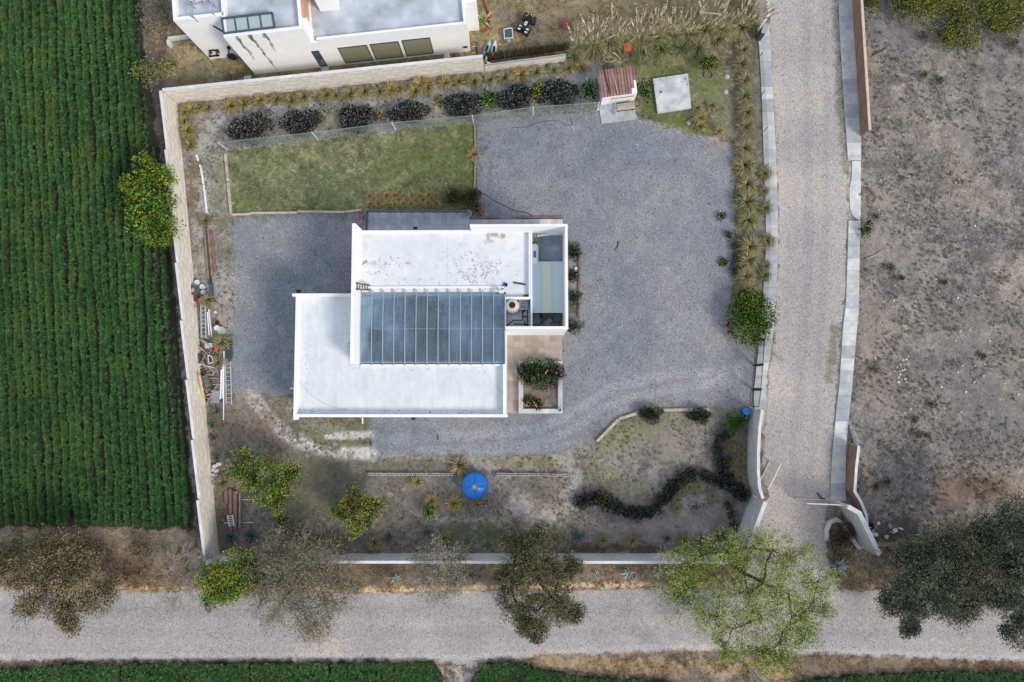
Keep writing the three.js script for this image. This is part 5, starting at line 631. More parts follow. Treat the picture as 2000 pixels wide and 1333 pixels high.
shrub('reddish_shrub', 'rounded rust and green shrub next to the terracotta pot', 'shrub', 924, 390, .95, .95, .85, 2100, .18, .05, PAL.rust.concat(PAL.olive, PAL.green), { up: .7 });
shrub('reddish_shrub', 'pinkish dried shrub around the terracotta pot', 'shrub', 934, 412, .5, .5, .5, 500, .15, .05, PAL.blush.concat(PAL.rust));
const pl0 = .36;
{ const g = shrub('bougainvillea', 'dark green bougainvillea with magenta flowers in the raised planter', 'shrub', 1055, 730, 2.0, .85, 1.35, 5600, .16, .085, PAL.green.concat([PAL.rose[3], PAL.rose[1]]), { lumps: 10, flowers: [[1.75, .8, .1, .25, 60, PAL.magenta], [1.75, .9, -.5, .2, 30, PAL.blush.concat(PAL.magenta)], [-1.7, .8, .1, .22, 50, PAL.magenta], [-1, .5, .85, .25, 30, PAL.magenta], [1.2, .4, 1.2, .22, 24, PAL.magenta], [.5, 1.3, -.1, .1, 8, PAL.blush]] }); g.position.y = pl0; const st = new MB(), r = RNG(6); for (let i = 0; i < 14; i++) { const a = -2.6 + r() * 2.1; st.tube([[.05, .02, 1.35], [.05 + Math.cos(a) * .5, .5, 1.3 + Math.sin(a) * .55], [Math.cos(a) * 1.1, .95, 1.1 + Math.sin(a) * 1.1]], [.035, .025, .012], 4); } for (let i = 0; i < 26; i++) { const a = r() * 6.28; st.tube([[.05, .1, 1.4], [.05 + Math.cos(a) * (.4 + r() * .5), .25 + r() * .2, 1.5 + Math.sin(a) * (.3 + r() * .6)]], [.012, .006], 3); } st.build('branches', M.barkPale, g, true); }
for (const [u, v, l] of [[1034, 784, 'pink geranium in the near corner of the raised planter'], [1051, 790, 'green and pink geranium beside it along the planter rim']]) { const g = shrub('geranium', u < 1040 ? l : 'green leaved geranium with few pink blooms along the planter rim', 'flower', u, v, .5, .4, .42, 420, .14, .1, PAL.green.concat(PAL.lime), { flowers: [[-.3, .4, .1, .25, 26, PAL.blush], [.2, .42, .2, .25, 22, PAL.blush]] }); g.position.y = pl0; }
// courtyard plants seen through the glass
shrub('courtyard_plant', 'large green plant under the middle of the glass roof', 'plant', 838, 625, 1.7, 2.6, 1.9, 2600, .3, .12, PAL.green.concat(PAL.rose), { lumps: 7 });
shrub('courtyard_plant', 'green palm like plant under the glass beside the planks', 'plant', 856, 672, 1.2, 2.4, 1, 1500, .34, .1, PAL.green, { up: .9 });
shrub('courtyard_plant', 'dim green plant under the western panes of glass', 'plant', 730, 663, .8, 1.4, .8, 800, .26, .1, PAL.rose.concat(PAL.green));
// saplings
for (const [u, v, rx, ry, rz, n, pal, l, len] of [[1050, 188, .6, 1.5, .85, 520, PAL.lime.concat([PAL.yellow[2]]), 'lime yellow sapling between two dark lavender bushes', .22], [958, 201, .85, 1.5, .95, 800, PAL.bright, 'bright green sapling between two dark lavender bushes', .2], [860, 205, .65, 1.3, .6, 260, PAL.yellow, 'sparse yellow sapling above the lavender bushes', .2], [645, 222, .9, 1.2, .8, 260, PAL.lime.concat(PAL.weed), 'thin pale green sapling with a leaning pale stem', .16], [748, 228, .5, .9, .55, 160, PAL.yellow, 'sparse yellowing sapling between rounded lavender bushes', .16], [528, 226, .8, 1, .7, 200, PAL.weed, 'faint grey green sapling between lavender bushes', .16], [1151, 186, .8, 1.4, 1.0, 620, PAL.green, 'leafy green sapling beside the wall of the red roofed shed', .2], [1258, 184, .85, 1.2, .9, 380, PAL.green, 'loose green sapling between shed and concrete slab', .2], [1384, 132, .68, 1.2, .7, 620, PAL.bright.concat(PAL.yellow), 'bright yellow green sapling on a pale stone ring', .2], [841, 998, .62, 1.0, .65, 420, PAL.bright, 'fresh light green sapling near the straw gold tufts', .18], [558, 1014, .5, 1.2, .5, 260, PAL.yellow.concat(PAL.lime), 'small yellow sapling below the leaning garden tree', .2], [1686, 450, .5, .8, .8, 420, PAL.green, 'leafy green weed sprouting at the pavement edge', .18]]) shrub('sapling', l, 'sapling', u, v, rx, ry, rz, n, len, len * .55, pal, { bark: M.barkPale, up: .3 });
// two rosettes planted in the gravel
for (const [u, v, p, l] of [[1409, 424, PAL.whiteF.concat(PAL.lime, PAL.rose), 'small rosette with pale centre planted in the gravel'], [1413, 513, PAL.rose.concat(PAL.yellow), 'small dark rosette with yellow centre planted in the gravel']]) shrub('rosette_plant', l, 'plant', u, v, .4, .3, .38, 260, .18, .08, p, { up: .3 });
{ const r = RNG(15); [[1425, 462], [1433, 485], [1436, 508], [1432, 530]].forEach(([u, v]) => shrub('edge_shrub', 'small dark green shrub at the gravel edge under the grass mounds', 'shrub', u, v, .4, .4, .6, 420, .14, .05, PAL.rose, { group: 'small shrubs at the gravel edge', seed: Math.round(v) })); }
shrub('bare_bush', 'pale bare twiggy bush in the loop of the winding hedge', 'bush', 1360, 988, 1.1, .7, 1, 500, .3, .015, PAL.twig, { up: .2 });
shrub('bare_bush', 'pinkish dry bush between slab tufts and gravel', 'bush', 1385, 232, .6, .4, .6, 300, .22, .018, PAL.pink);
// ---- top right thicket
[[1765, 15, 1.2], [1790, 30, 1.4], [1815, 22, 1.1], [1700, 12, .6], [1855, 18, .9], [1880, 45, .9], [1915, 25, 1.2], [1938, 45, 1.1], [1958, 25, 1.0], [1960, 62, .8], [1843, 82, .8], [1884, 88, 1.05], [1850, 60, .6], [1985, 20, 1], [1750, -10, 1.2], [1830, -12, 1.2], [1900, -10, 1.2]].forEach(([u, v, s], i) => shrub('thicket_bush', 'yellow green bush of the thicket at the end of the vacant lot', 'bush', u, v, s * 1.35, s * 1.3, s * 1.3, Math.round(1700 * s), .17, .06, PAL.thicket.concat(i % 3 ? [] : [PAL.green[3]]), { group: 'thicket at the end of the vacant lot', seed: 300 + i, lumps: 6 }));
for (const [u, v, s] of [[1803, 148, .45], [1835, 160, .4], [1710, 425, .35], [1800, 75, .4], [1995, 45, .7], [1975, 90, .5], [1843, 552, .25], [1918, 698, .3], [1790, 848, .4], [1732, 942, .4], [1785, 820, .35], [1808, 852, .3], [1711, 950, .3], [1738, 525, .4], [1760, 545, .25], [1820, 790, .35]]) shrub('lot_bush', 'small olive weed bush standing alone on the vacant lot', 'bush', u, v, s * 1.1, s, s, Math.round(700 * s), .14, .05, PAL.weed.concat(PAL.yellowGreen.slice(0, 2)), { group: 'lone weed bushes on the vacant lot' });
for (const [u, v, s] of [[1895, 950, 1.2], [1940, 955, 1]]) shrub('rusty_scrub', 'rust brown dry scrub low on the vacant lot', 'bush', u, v, s, .6, s, 700, .2, .02, PAL.rust, { group: 'rusty scrub on the vacant lot' });
// ---------------------------------------------------------------- trees
tree('broadleaf_tree', 'bushy yellow green tree between the crop field and brick wall', 300, 400, [[285, 345, 3.4, 1.4], [305, 355, 3.6, 1.4], [275, 385, 3.5, 1.6], [305, 395, 4, 1.7], [290, 425, 3.6, 1.5], [312, 430, 3.6, 1.4], [300, 455, 3, 1.2], [270, 375, 3, 1.1], [318, 460, 2.8, .9]], { pal: PAL.lime.concat(PAL.yellowGreen.slice(0, 2), PAL.green), leaves: 48, clump: .46, len: .19, wid: .1, sub: 11, fine: 2, trunk: .2 });
tree('scrub_tree', 'thin yellowish scrub tree at the field edge beside the neighbour house', 302, 140, [[285, 135, 2.2, 1], [318, 140, 2.2, .9], [300, 155, 2, .9], [330, 130, 1.6, .8]], { pal: PAL.yellowGreen.concat(PAL.weed), leaves: 16, clump: .42, len: .2, wid: .07, sub: 9, trunk: .1, bark: M.barkPale });
tree('scrub_tree', 'grey leafless scrub at the field edge by the neighbour house', 305, 20, [[295, 10, 2, 1.2], [312, 30, 1.8, 1], [300, 45, 1.4, .8], [318, 5, 2, 1]], { pal: PAL.grey, leaves: 26, clump: .45, len: .2, wid: .04, sub: 10, trunk: .09, bark: M.barkPale });
tree('dry_tree', 'brown green drying tree hanging over the cobbled road', 125, 1110, [[60, 1130, 4, 1.6], [95, 1110, 4.6, 1.8], [130, 1080, 4.6, 1.8], [150, 1120, 5, 1.8], [110, 1160, 4.6, 1.6], [145, 1195, 4, 1.3], [185, 1165, 4.2, 1.4], [60, 1180, 3.6, 1.1], [130, 1225, 3.4, .9], [210, 1155, 3.6, .9], [90, 1075, 4, 1.4], [165, 1090, 4.2, 1.3]], { pal: PAL.dryTree, leaves: 48, clump: .46, len: .17, wid: .08, sub: 10, fine: 2, trunk: .2, bark: M.barkDark });
tree('bare_tree', 'pale bare tree at the corner of the brick wall', 372, 1118, [[345, 1090, 2.6, 1.2], [370, 1080, 3, 1.2], [395, 1090, 2.8, 1], [400, 1125, 2.6, 1.3], [385, 1150, 3, 1.2], [350, 1155, 3, 1.3], [330, 1115, 2.4, 1.1], [335, 1180, 2.8, .9]], { leaves: 0, sub: 10, fine: 3, twigs: 3, twigR: .035, trunk: .12, bark: M.barkPale });
tree('broadleaf_tree', 'lime green tree against the corner of the grey block wall', 450, 1128, [[420, 1125, 3.2, 1.2], [450, 1110, 3.6, 1.4], [480, 1120, 3.6, 1.3], [440, 1150, 3.4, 1.3], [415, 1165, 2.8, 1], [485, 1100, 3, 1.1], [465, 1140, 3.8, 1.2], [500, 1110, 3, .9]], { pal: PAL.lime.concat(PAL.green.slice(0, 2), PAL.yellow.slice(0, 1)), leaves: 42, clump: .4, len: .16, wid: .085, sub: 11, fine: 2, trunk: .16 });
tree('bare_tree', 'broad grey brown leafless tree over the road verge', 585, 1122, [[510, 1100, 3.4, 1.8], [545, 1075, 3.6, 1.6], [590, 1080, 4, 1.8], [640, 1100, 3.8, 1.7], [680, 1130, 3.4, 1.4], [650, 1160, 4, 1.7], [600, 1190, 4, 1.8], [545, 1180, 3.8, 1.7], [500, 1150, 3.4, 1.6], [620, 1225, 3.4, 1.1], [565, 1130, 4.4, 1.7]], { pal: PAL.grey.concat(PAL.weed), leaves: 22, clump: .55, len: .3, wid: .035, sub: 14, fine: 3, twigs: 3, trunk: .17, twigR: .03, bark: M.barkMid });
tree('bare_tree', 'thin grey green tree in front of the grey block wall', 858, 1118, [[830, 1095, 2.6, 1.2], [865, 1075, 3, 1.3], [880, 1110, 3, 1.3], [835, 1125, 2.8, 1.2], [895, 1140, 2.4, 1], [855, 1150, 2.4, 1.1], [905, 1090, 2.4, .8]], { pal: PAL.grey, leaves: 26, clump: .45, len: .26, wid: .04, sub: 10, fine: 2, twigs: 1, trunk: .09, bark: M.bark });
tree('olive_tree', 'dense dark olive tree reaching over the cobbled road', 1048, 1122, [[1010, 1060, 4.4, 1.3], [1060, 1060, 4.8, 1.3], [1005, 1095, 5, 1.4], [1040, 1090, 5.6, 1.6], [1090, 1110, 4.6, 1.2], [1120, 1110, 3.8, .8], [1000, 1140, 5, 1.4], [1045, 1135, 6, 1.7], [1085, 1160, 5, 1.4], [1010, 1185, 4.6, 1.3], [1050, 1195, 4.8, 1.4], [1100, 1190, 4, 1.1], [1125, 1195, 3.4, .7], [1050, 1235, 3.6, .7], [1025, 1215, 4, .8]], { pal: PAL.darkOlive, leaves: 56, clump: .42, len: .17, wid: .07, sub: 11, fine: 2, trunk: .22, bark: M.barkDark });
tree('feathery_tree', 'wide feathery green tree spreading over the road junction', 1440, 1110, [[1320, 1110, 4.6, 1.6], [1315, 1175, 4.2, 1.5], [1345, 1150, 5, 1.6], [1360, 1090, 5, 1.6], [1410, 1080, 5.4, 1.6], [1460, 1070, 5.6, 1.7], [1510, 1075, 5.4, 1.6], [1560, 1100, 5, 1.6], [1600, 1130, 4.6, 1.4], [1390, 1200, 5.2, 1.7], [1440, 1160, 6, 1.8], [1490, 1140, 6.4, 1.8], [1540, 1160, 5.8, 1.7], [1590, 1180, 4.8, 1.5], [1430, 1230, 5, 1.7], [1490, 1210, 5.6, 1.8], [1550, 1220, 5.2, 1.6], [1520, 1260, 4.6, 1.5], [1410, 1265, 4, 1.1], [1475, 1270, 4.4, 1.3], [1575, 1250, 4.2, 1.1], [1505, 1290, 4, 1]], { pal: PAL.feather, leaves: 36, clump: .46, len: .17, wid: .055, sub: 12, fine: 2, trunk: .2, twigR: .022, bark: M.barkDark });
const dk = { pal: PAL.dark, leaves: 64, clump: .52, len: .18, wid: .075, sub: 11, fine: 2, trunk: .22, bark: M.barkDark };
tree('dark_tree', 'dark evergreen tree with a lobe hanging over the road by the gateway', 1800, 1110, [[1770, 1090, 4.6, 1.5], [1810, 1070, 5, 1.6], [1780, 1130, 5, 1.6], [1830, 1120, 5.6, 1.7], [1760, 1170, 4.2, 1.1], [1735, 1180, 3.6, .8], [1785, 1195, 4, 1], [1772, 1225, 3.2, .6], [1840, 1165, 4.8, 1.4], [1860, 1195, 4, 1]], { ...dk });
tree('dark_tree', 'dark evergreen tree with grey tinged crown in the middle of the group', 1890, 1100, [[1870, 1060, 5, 1.6], [1900, 1100, 5.6, 1.7], [1875, 1135, 5.2, 1.5], [1920, 1060, 5, 1.5], [1910, 1150, 4.8, 1.4], [1890, 1180, 4, 1], [1860, 1090, 5, 1.3]], { ...dk, pal: PAL.dark.concat(PAL.darkOlive) });
tree('dark_tree', 'tall dark evergreen tree leaning over the road beyond the group', 1975, 1090, [[1960, 1030, 5.4, 1.8], [1990, 1070, 6, 1.9], [1950, 1090, 5.6, 1.6], [1985, 1130, 5.6, 1.8], [1960, 1160, 4.8, 1.4], [1995, 1190, 4.6, 1.5], [1990, 1235, 3.8, 1.1], [1990, 1010, 5, 1.5], [2020, 1120, 6, 1.9]], { ...dk });
tree('bare_tree', 'brown twiggy thorn tree beside the gateway agave', 1690, 1110, [[1660, 1090, 2.4, 1.2], [1690, 1085, 2.8, 1.3], [1720, 1105, 2.6, 1.2], [1700, 1135, 2.6, 1.2], [1665, 1125, 2.2, 1.1], [1740, 1130, 2.2, .9]], { pal: PAL.grey.concat(PAL.rust), leaves: 16, clump: .42, len: .22, wid: .032, sub: 10, fine: 2, twigs: 2, trunk: .08, bark: M.bark });
tree('garden_tree', 'leaning yellow green tree in the garden near the timber pile', 505, 925, [[475, 905, 3, 1.2], [510, 915, 3.4, 1.3], [545, 925, 3.4, 1.2], [560, 950, 3, 1.1], [525, 955, 3.4, 1.3], [490, 940, 3, 1.1], [540, 985, 2.8, .9], [465, 925, 2.6, .9], [575, 930, 2.6, .7]], { pal: PAL.yellowGreen.concat(PAL.green), leaves: 36, clump: .4, len: .17, wid: .09, sub: 9, fine: 2, trunk: .12, bark: M.barkPale });
tree('garden_tree', 'compact golden green tree on dry grass beside the pale footpath', 700, 1002, [[688, 975, 2.4, 1], [712, 985, 2.6, 1], [700, 1010, 2.8, 1.1], [725, 1010, 2.4, .9], [675, 998, 2.2, .9], [735, 985, 2, .7], [695, 1032, 2, .7], [665, 1005, 1.8, .6]], { pal: PAL.yellow.concat(PAL.green, PAL.olive), leaves: 36, clump: .36, len: .17, wid: .085, sub: 9, fine: 2, trunk: .1 });
shrub('verge_scrub', 'olive brown scrub along the end of the crop field', 'bush', 30, 1075, 2.6, 1.4, 1.8, 3200, .17, .05, PAL.dryTree.concat([PAL.yellowGreen[1]]), { lumps: 9, group: 'scrub along the field end' });
for (const [u, v, rx, rz] of [[110, 1052, 1.8, 1], [195, 1080, 2, 1.2], [240, 1115, 1.6, 1], [170, 1060, 1.6, 1], [20, 1110, 1.8, 1.2], [285, 1070, 1.5, .9]]) shrub('verge_scrub', 'olive brown scrub along the end of the crop field', 'bush', u, v, rx, 1, rz, 1400, .17, .035, PAL.dryTree.concat(PAL.rust, PAL.grey), { group: 'scrub along the field end' });
shrub('dead_branches', 'heap of rust coloured dead branches on the verge', 'branches', 268, 1118, 1.9, .5, 1, 700, .55, .02, PAL.rust.concat([[.35, .22, .13]]), { up: 0 });
for (const [u, v, rx, rz, n, l] of [[760, 1112, 1.8, .6, 900, 'brown dead scrub between road and grey block wall'], [920, 1125, 1.6, .7, 600, 'sparse dry scrub between the thin tree and the olive tree'], [640, 1112, 1.6, .6, 700, 'rusty dead scrub under the broad leafless tree']]) shrub('dead_scrub', l, 'bush', u, v, rx, .5, rz, n, .25, .018, PAL.rust.concat(PAL.grey), { up: .2 });
shrub('gateway_shrub', 'tangled dark and brown shrubs filling the gateway planter', 'shrub', 1640, 1050, 1.3, 1.1, 1.4, 3000, .2, .05, PAL.dark.concat(PAL.rust, PAL.dryTree), { lumps: 7 });
// ---- pampas grass with plumes
{
  const spots = [[1130, 88, .9], [1160, 84, 1.15], [1190, 82, 1.1], [1218, 82, .9], [1250, 76, 1.15], [1278, 70, 1.1], [1315, 68, .9], [1345, 64, 1], [1378, 56, 1.15], [1408, 56, 1], [1448, 48, 1], [1470, 42, .9]], r = RNG(66);
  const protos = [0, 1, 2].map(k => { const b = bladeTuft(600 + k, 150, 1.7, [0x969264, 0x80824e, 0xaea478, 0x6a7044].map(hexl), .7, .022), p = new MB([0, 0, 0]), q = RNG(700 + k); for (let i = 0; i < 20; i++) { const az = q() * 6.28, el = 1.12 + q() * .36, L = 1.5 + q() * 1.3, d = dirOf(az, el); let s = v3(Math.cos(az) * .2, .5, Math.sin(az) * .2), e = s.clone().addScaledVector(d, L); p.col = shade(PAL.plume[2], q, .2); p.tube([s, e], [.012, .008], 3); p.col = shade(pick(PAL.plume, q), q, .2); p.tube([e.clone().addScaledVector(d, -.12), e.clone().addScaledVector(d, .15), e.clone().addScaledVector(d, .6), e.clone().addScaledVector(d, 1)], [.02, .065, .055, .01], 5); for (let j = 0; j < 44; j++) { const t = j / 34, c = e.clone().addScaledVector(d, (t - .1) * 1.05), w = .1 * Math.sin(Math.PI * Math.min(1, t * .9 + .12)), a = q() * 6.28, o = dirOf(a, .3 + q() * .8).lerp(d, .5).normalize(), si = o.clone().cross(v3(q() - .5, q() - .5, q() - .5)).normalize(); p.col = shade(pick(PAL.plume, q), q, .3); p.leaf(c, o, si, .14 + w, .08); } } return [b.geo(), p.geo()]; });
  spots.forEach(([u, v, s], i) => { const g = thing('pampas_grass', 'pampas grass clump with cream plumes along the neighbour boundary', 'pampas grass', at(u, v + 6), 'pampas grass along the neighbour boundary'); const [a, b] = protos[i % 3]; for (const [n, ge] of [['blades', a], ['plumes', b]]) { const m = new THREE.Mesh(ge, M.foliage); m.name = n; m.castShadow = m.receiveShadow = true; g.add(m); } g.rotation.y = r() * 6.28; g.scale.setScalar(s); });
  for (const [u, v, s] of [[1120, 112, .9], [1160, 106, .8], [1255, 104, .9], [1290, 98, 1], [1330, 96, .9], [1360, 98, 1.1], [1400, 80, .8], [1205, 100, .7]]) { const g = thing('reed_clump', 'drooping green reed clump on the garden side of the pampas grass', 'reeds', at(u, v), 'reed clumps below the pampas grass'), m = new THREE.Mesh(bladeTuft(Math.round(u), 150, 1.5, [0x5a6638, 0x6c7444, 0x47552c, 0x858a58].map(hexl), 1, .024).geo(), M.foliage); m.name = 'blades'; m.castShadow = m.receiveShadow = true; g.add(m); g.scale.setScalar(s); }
  // brush fence behind the low block wall
  const bf = thing('brush_fence', 'dark brown brushwood fence behind the low block wall', 'fence', at(1025, 112)), b = new MB([0, 0, 0]), q = RNG(90); for (let i = 0; i < 900; i++) { const t = q(), p = V(lerp(948, 1110, t), lerp(119, 97, t) + (q() - .5) * 3); b.col = shade(pick([0x4a3d31, 0x5d4d3d, 0x6f5c48, 0x382f27].map(hexl), q), q, .4); const h = 1.1 + q() * .6; b.tube([p, v3(p.x + (q() - .5) * .25, h, p.z + (q() - .5) * .25)], [.022, .01], 3); } b.build('brushwood', M.reed, bf);
}
// ---------------------------------------------------------------- fences and gates
function meshMat(cell, wire, hex) { const n = 64, d = new Uint8Array(n * n * 4); for (let j = 0; j < n; j++) for (let i = 0; i < n; i++) { const on = ((i + j) % 16 < 16 * wire) || (((i - j) % 16 + 16) % 16 < 16 * wire), k = (j * n + i) * 4; d[k] = d[k + 1] = d[k + 2] = on ? 255 : 0; d[k + 3] = 255; } const t = new THREE.DataTexture(d, n, n); t.wrapS = t.wrapT = THREE.RepeatWrapping; t.magFilter = THREE.LinearFilter; t.repeat.set(1 / (cell * 4), 1 / (cell * 4)); t.needsUpdate = true; return new THREE.MeshStandardMaterial({ color: hex, alphaMap: t, transparent: true, side: THREE.DoubleSide, roughness: .6 }); }
const netMat = meshMat(.12, .14, 0x8d9c98), wireMat = meshMat(.12, .07, 0x7c868c);
function fence(name, label, pts, h, postM, mesh, rails, w = .07) {
  const g = thing(name, label, 'fence', [pts[0][0], 0, pts[0][1]]); pts.forEach(p => new MB().bar([p[0], 0, p[1]], [p[0], h, p[1]], w).build('post', postM, g));
  for (let i = 0; i + 1 < pts.length; i++) { const a = pts[i], b = pts[i + 1]; new MB().quad([a[0], .03, a[1]], [b[0], .03, b[1]], [b[0], h - .06, b[1]], [a[0], h - .06, a[1]]).build('netting', mesh, g); for (const y of rails) new MB().bar([a[0], y, a[1]], [b[0], y, b[1]], .03).build('wire', M.galv, g); }
  return g;
}
fence('net_fence', 'white post fence with pale netting between lawn and lavender bushes', [[443, 292], [532, 283], [621, 273], [697, 264], [773, 254.5], [849, 248], [925, 241], [983, 233], [1041, 225], [1105, 219], [1166, 216]].map(q => G(...q)).filter((_, i) => i % 2 === 0 || i === 10), 1.9, M.plastic, netMat, [1.85], .09);
fence('wire_fence', 'wire mesh fence with thin steel posts along the pavement', [[1483, 115], [1488, 188], [1493, 258], [1495, 328], [1498, 398], [1499.5, 468], [1496.5, 538], [1492, 600], [1484, 664]].map(q => { const p = G(...q); return [p[0] - .12, p[1]]; }), 1.3, M.steel, wireMat, [1.28], .05);
function gateLeaf(name, label, a, b, h, frameM, mesh, bars = 1) { const g = thing(name, label, 'gate', [a[0], 0, a[1]]); for (const y of [.12, h]) new MB().bar([a[0], y, a[1]], [b[0], y, b[1]], name === 'driveway_gate' ? .05 : .09).build('rail', frameM, g); for (let i = 0; i <= bars + 1; i++) { const t = i / (bars + 1), x = lerp(a[0], b[0], t), z = lerp(a[1], b[1], t); new MB().bar([x, .08, z], [x, h, z], i === 0 || i === bars + 1 ? .06 : .03).build('upright', frameM, g); } new MB().quad([a[0], .14, a[1]], [b[0], .14, b[1]], [b[0], h - .05, b[1]], [a[0], h - .05, a[1]]).build('mesh_infill', mesh, g); return g; }
gateLeaf('driveway_gate', 'dark framed wire driveway gate leaf next to the flowering shrub', G(1477.5, 669), G(1474.8, 712), 2.1, M.darkSteel, wireMat); gateLeaf('driveway_gate', 'dark framed wire driveway gate leaf in the middle of the opening', G(1474.4, 716), G(1471, 759), 2.1, M.darkSteel, wireMat); gateLeaf('driveway_gate', 'dark framed wire panel between driveway gate and curved wall', G(1470.6, 763), G(1467, 794), 2.1, M.darkSteel, wireMat, 0);
for (const [u, v, l] of [[1478, 666, 'dark steel gate post next to the flowering shrub'], [1474.6, 714, 'dark steel gate post in the middle of the driveway gate'], [1470.8, 761, 'dark steel gate post near the dry grass patch']]) { const q = G(u, v), g = thing('gate_post', l, 'post', [q[0], 0, q[1]]); new MB().bar([q[0] - .07, 0, q[1]], [q[0] - .07, 2.3, q[1]], .12).build('shaft', M.darkSteel, g); new MB().span(q[0] - .16, q[0] + .02, 2.3, 2.34, q[1] - .09, q[1] + .09).build('cap', M.darkSteel, g); }
const paleFrame = mat(0xd8c9c2, .8); gateLeaf('lane_gate', 'open wire lane gate leaf hinged on the slanting gateway wall', G(1480, 948), G(1503, 901), 2.75, paleFrame, meshMat(.12, .1, 0x9b938e), 3); gateLeaf('lane_gate', 'open wire lane gate leaf swung across beside the shrub planter', G(1621, 977), G(1552, 974), 2.75, paleFrame, meshMat(.12, .13, 0x9b938e), 4);
tag(new MB().tube([V(1596, 962, .1), V(1603, 972, .2), V(1612, 977, .12)], [.05, .08, .05], 6).build('fallen_branch', M.barkDark), 'dark dead branch lying by the lane gate hinge', 'branch');
{ const g = thing('kerbed_planter', 'round low stone kerb holding the gateway shrubs', 'planter', at(1636, 1048)), pts = [[1613, 1055], [1612, 1035], [1619, 1020], [1632, 1014], [1645, 1022], [1655, 1040], [1668, 1060], [1678, 1072]].map(q => G(...q)); new MB().wall(pts, .3, 0, .4).build('kerb', M.coping, g); }
for (const [u, v, l] of [[1341, 1303, 'grey concrete post leaning over the verge beside dry straw'], [1461, 1303, 'grey concrete post on the verge below the feathery tree']]) { const q = at(u, v), g = thing('concrete_post', l, 'post', q); new MB().bar(q, [q[0] + .1, 5.5, q[2]], .22).build('shaft', M.concrete, g); new MB().bar([q[0] - .45, .5, q[2] + .05], [q[0] + .45, .5, q[2] + .05], .07).build('crossbar', M.wood, g); }
// timber and stone edging: each length its own thing
const edge = (label, a, b, w, h, m, group) => tag(new MB().bar(at(...a, h / 2), at(...b, h / 2), w, h).build('edging_beam', m), label, 'edging', group);
[[[440, 300], [445, 355]], [[445.3, 357], [451, 418]]].forEach(([a, b], i) => edge(i ? 'grey timber edging along the lawn side nearer the gravel' : 'grey timber edging along the lawn side nearer the net fence', a, b, .22, .24, M.woodPale));
[[[452, 420], [488, 418.5]], [[489, 416.5], [580, 415.5]], [[581.5, 413.5], [673, 414.5]], [[674, 414], [706, 410.5]]].forEach(([a, b]) => edge('pale timber edging beam between the lawn and the gravel', a, b, .2, .22, M.woodPale, 'lawn edging beams'));
[[[927, 245], [928.5, 290]], [[928.5, 315], [927, 368]]].forEach(([a, b]) => edge('weathered timber beam between lawn end and gravel yard', a, b, .16, .2, M.wood, 'lawn end beams'));
[[[934, 426], [972, 424.8]], [[1010, 426], [1056, 424.5]], [[1057, 425.5], [1099, 425]]].forEach(([a, b]) => edge('brown timber beam beside the rear walkway', a, b, .2, .2, M.clayRed, 'walkway beams'));
[[[1166, 863], [1208, 820]], [[1209, 819], [1250, 806]], [[1296, 801.5], [1345, 801]], [[1348, 801], [1385, 800]]].forEach(([a, b]) => edge('pale timber edging beam between the gravel and the dry garden', a, b, .26, .26, M.woodPale, 'garden edging beams'));
[[[383, 303], [392, 328]], [[392.5, 329], [397, 360]], [[397.4, 361], [404, 417]]].forEach(([a, b]) => edge('white painted kerb stone beside the stepped brick wall bed', a, b, .16, .16, M.whitePipe, 'white kerb stones'));
[[[1131, 478], [1131.5, 530]], [[1131.5, 532], [1131, 585]], [[1131, 588], [1130.5, 622]], [[1113, 477], [1130, 476.5]]].forEach(([a, b]) => edge('red brown timber edging the flower bed of the house', a, b, .16, .22, M.clayRed, 'flower bed beams'));
{ const r = RNG(4); for (const [u, v] of [[1125, 525], [1122, 530], [1128, 536], [1120, 536]]) { const q = G(u, v); tag(new MB().box(q[0], .1, q[1], .25, .2, .2, r() * 3).build('rubble_stone', M.coping), 'pale rubble stone in the house flower bed', 'stone', 'rubble in the flower bed'); } }
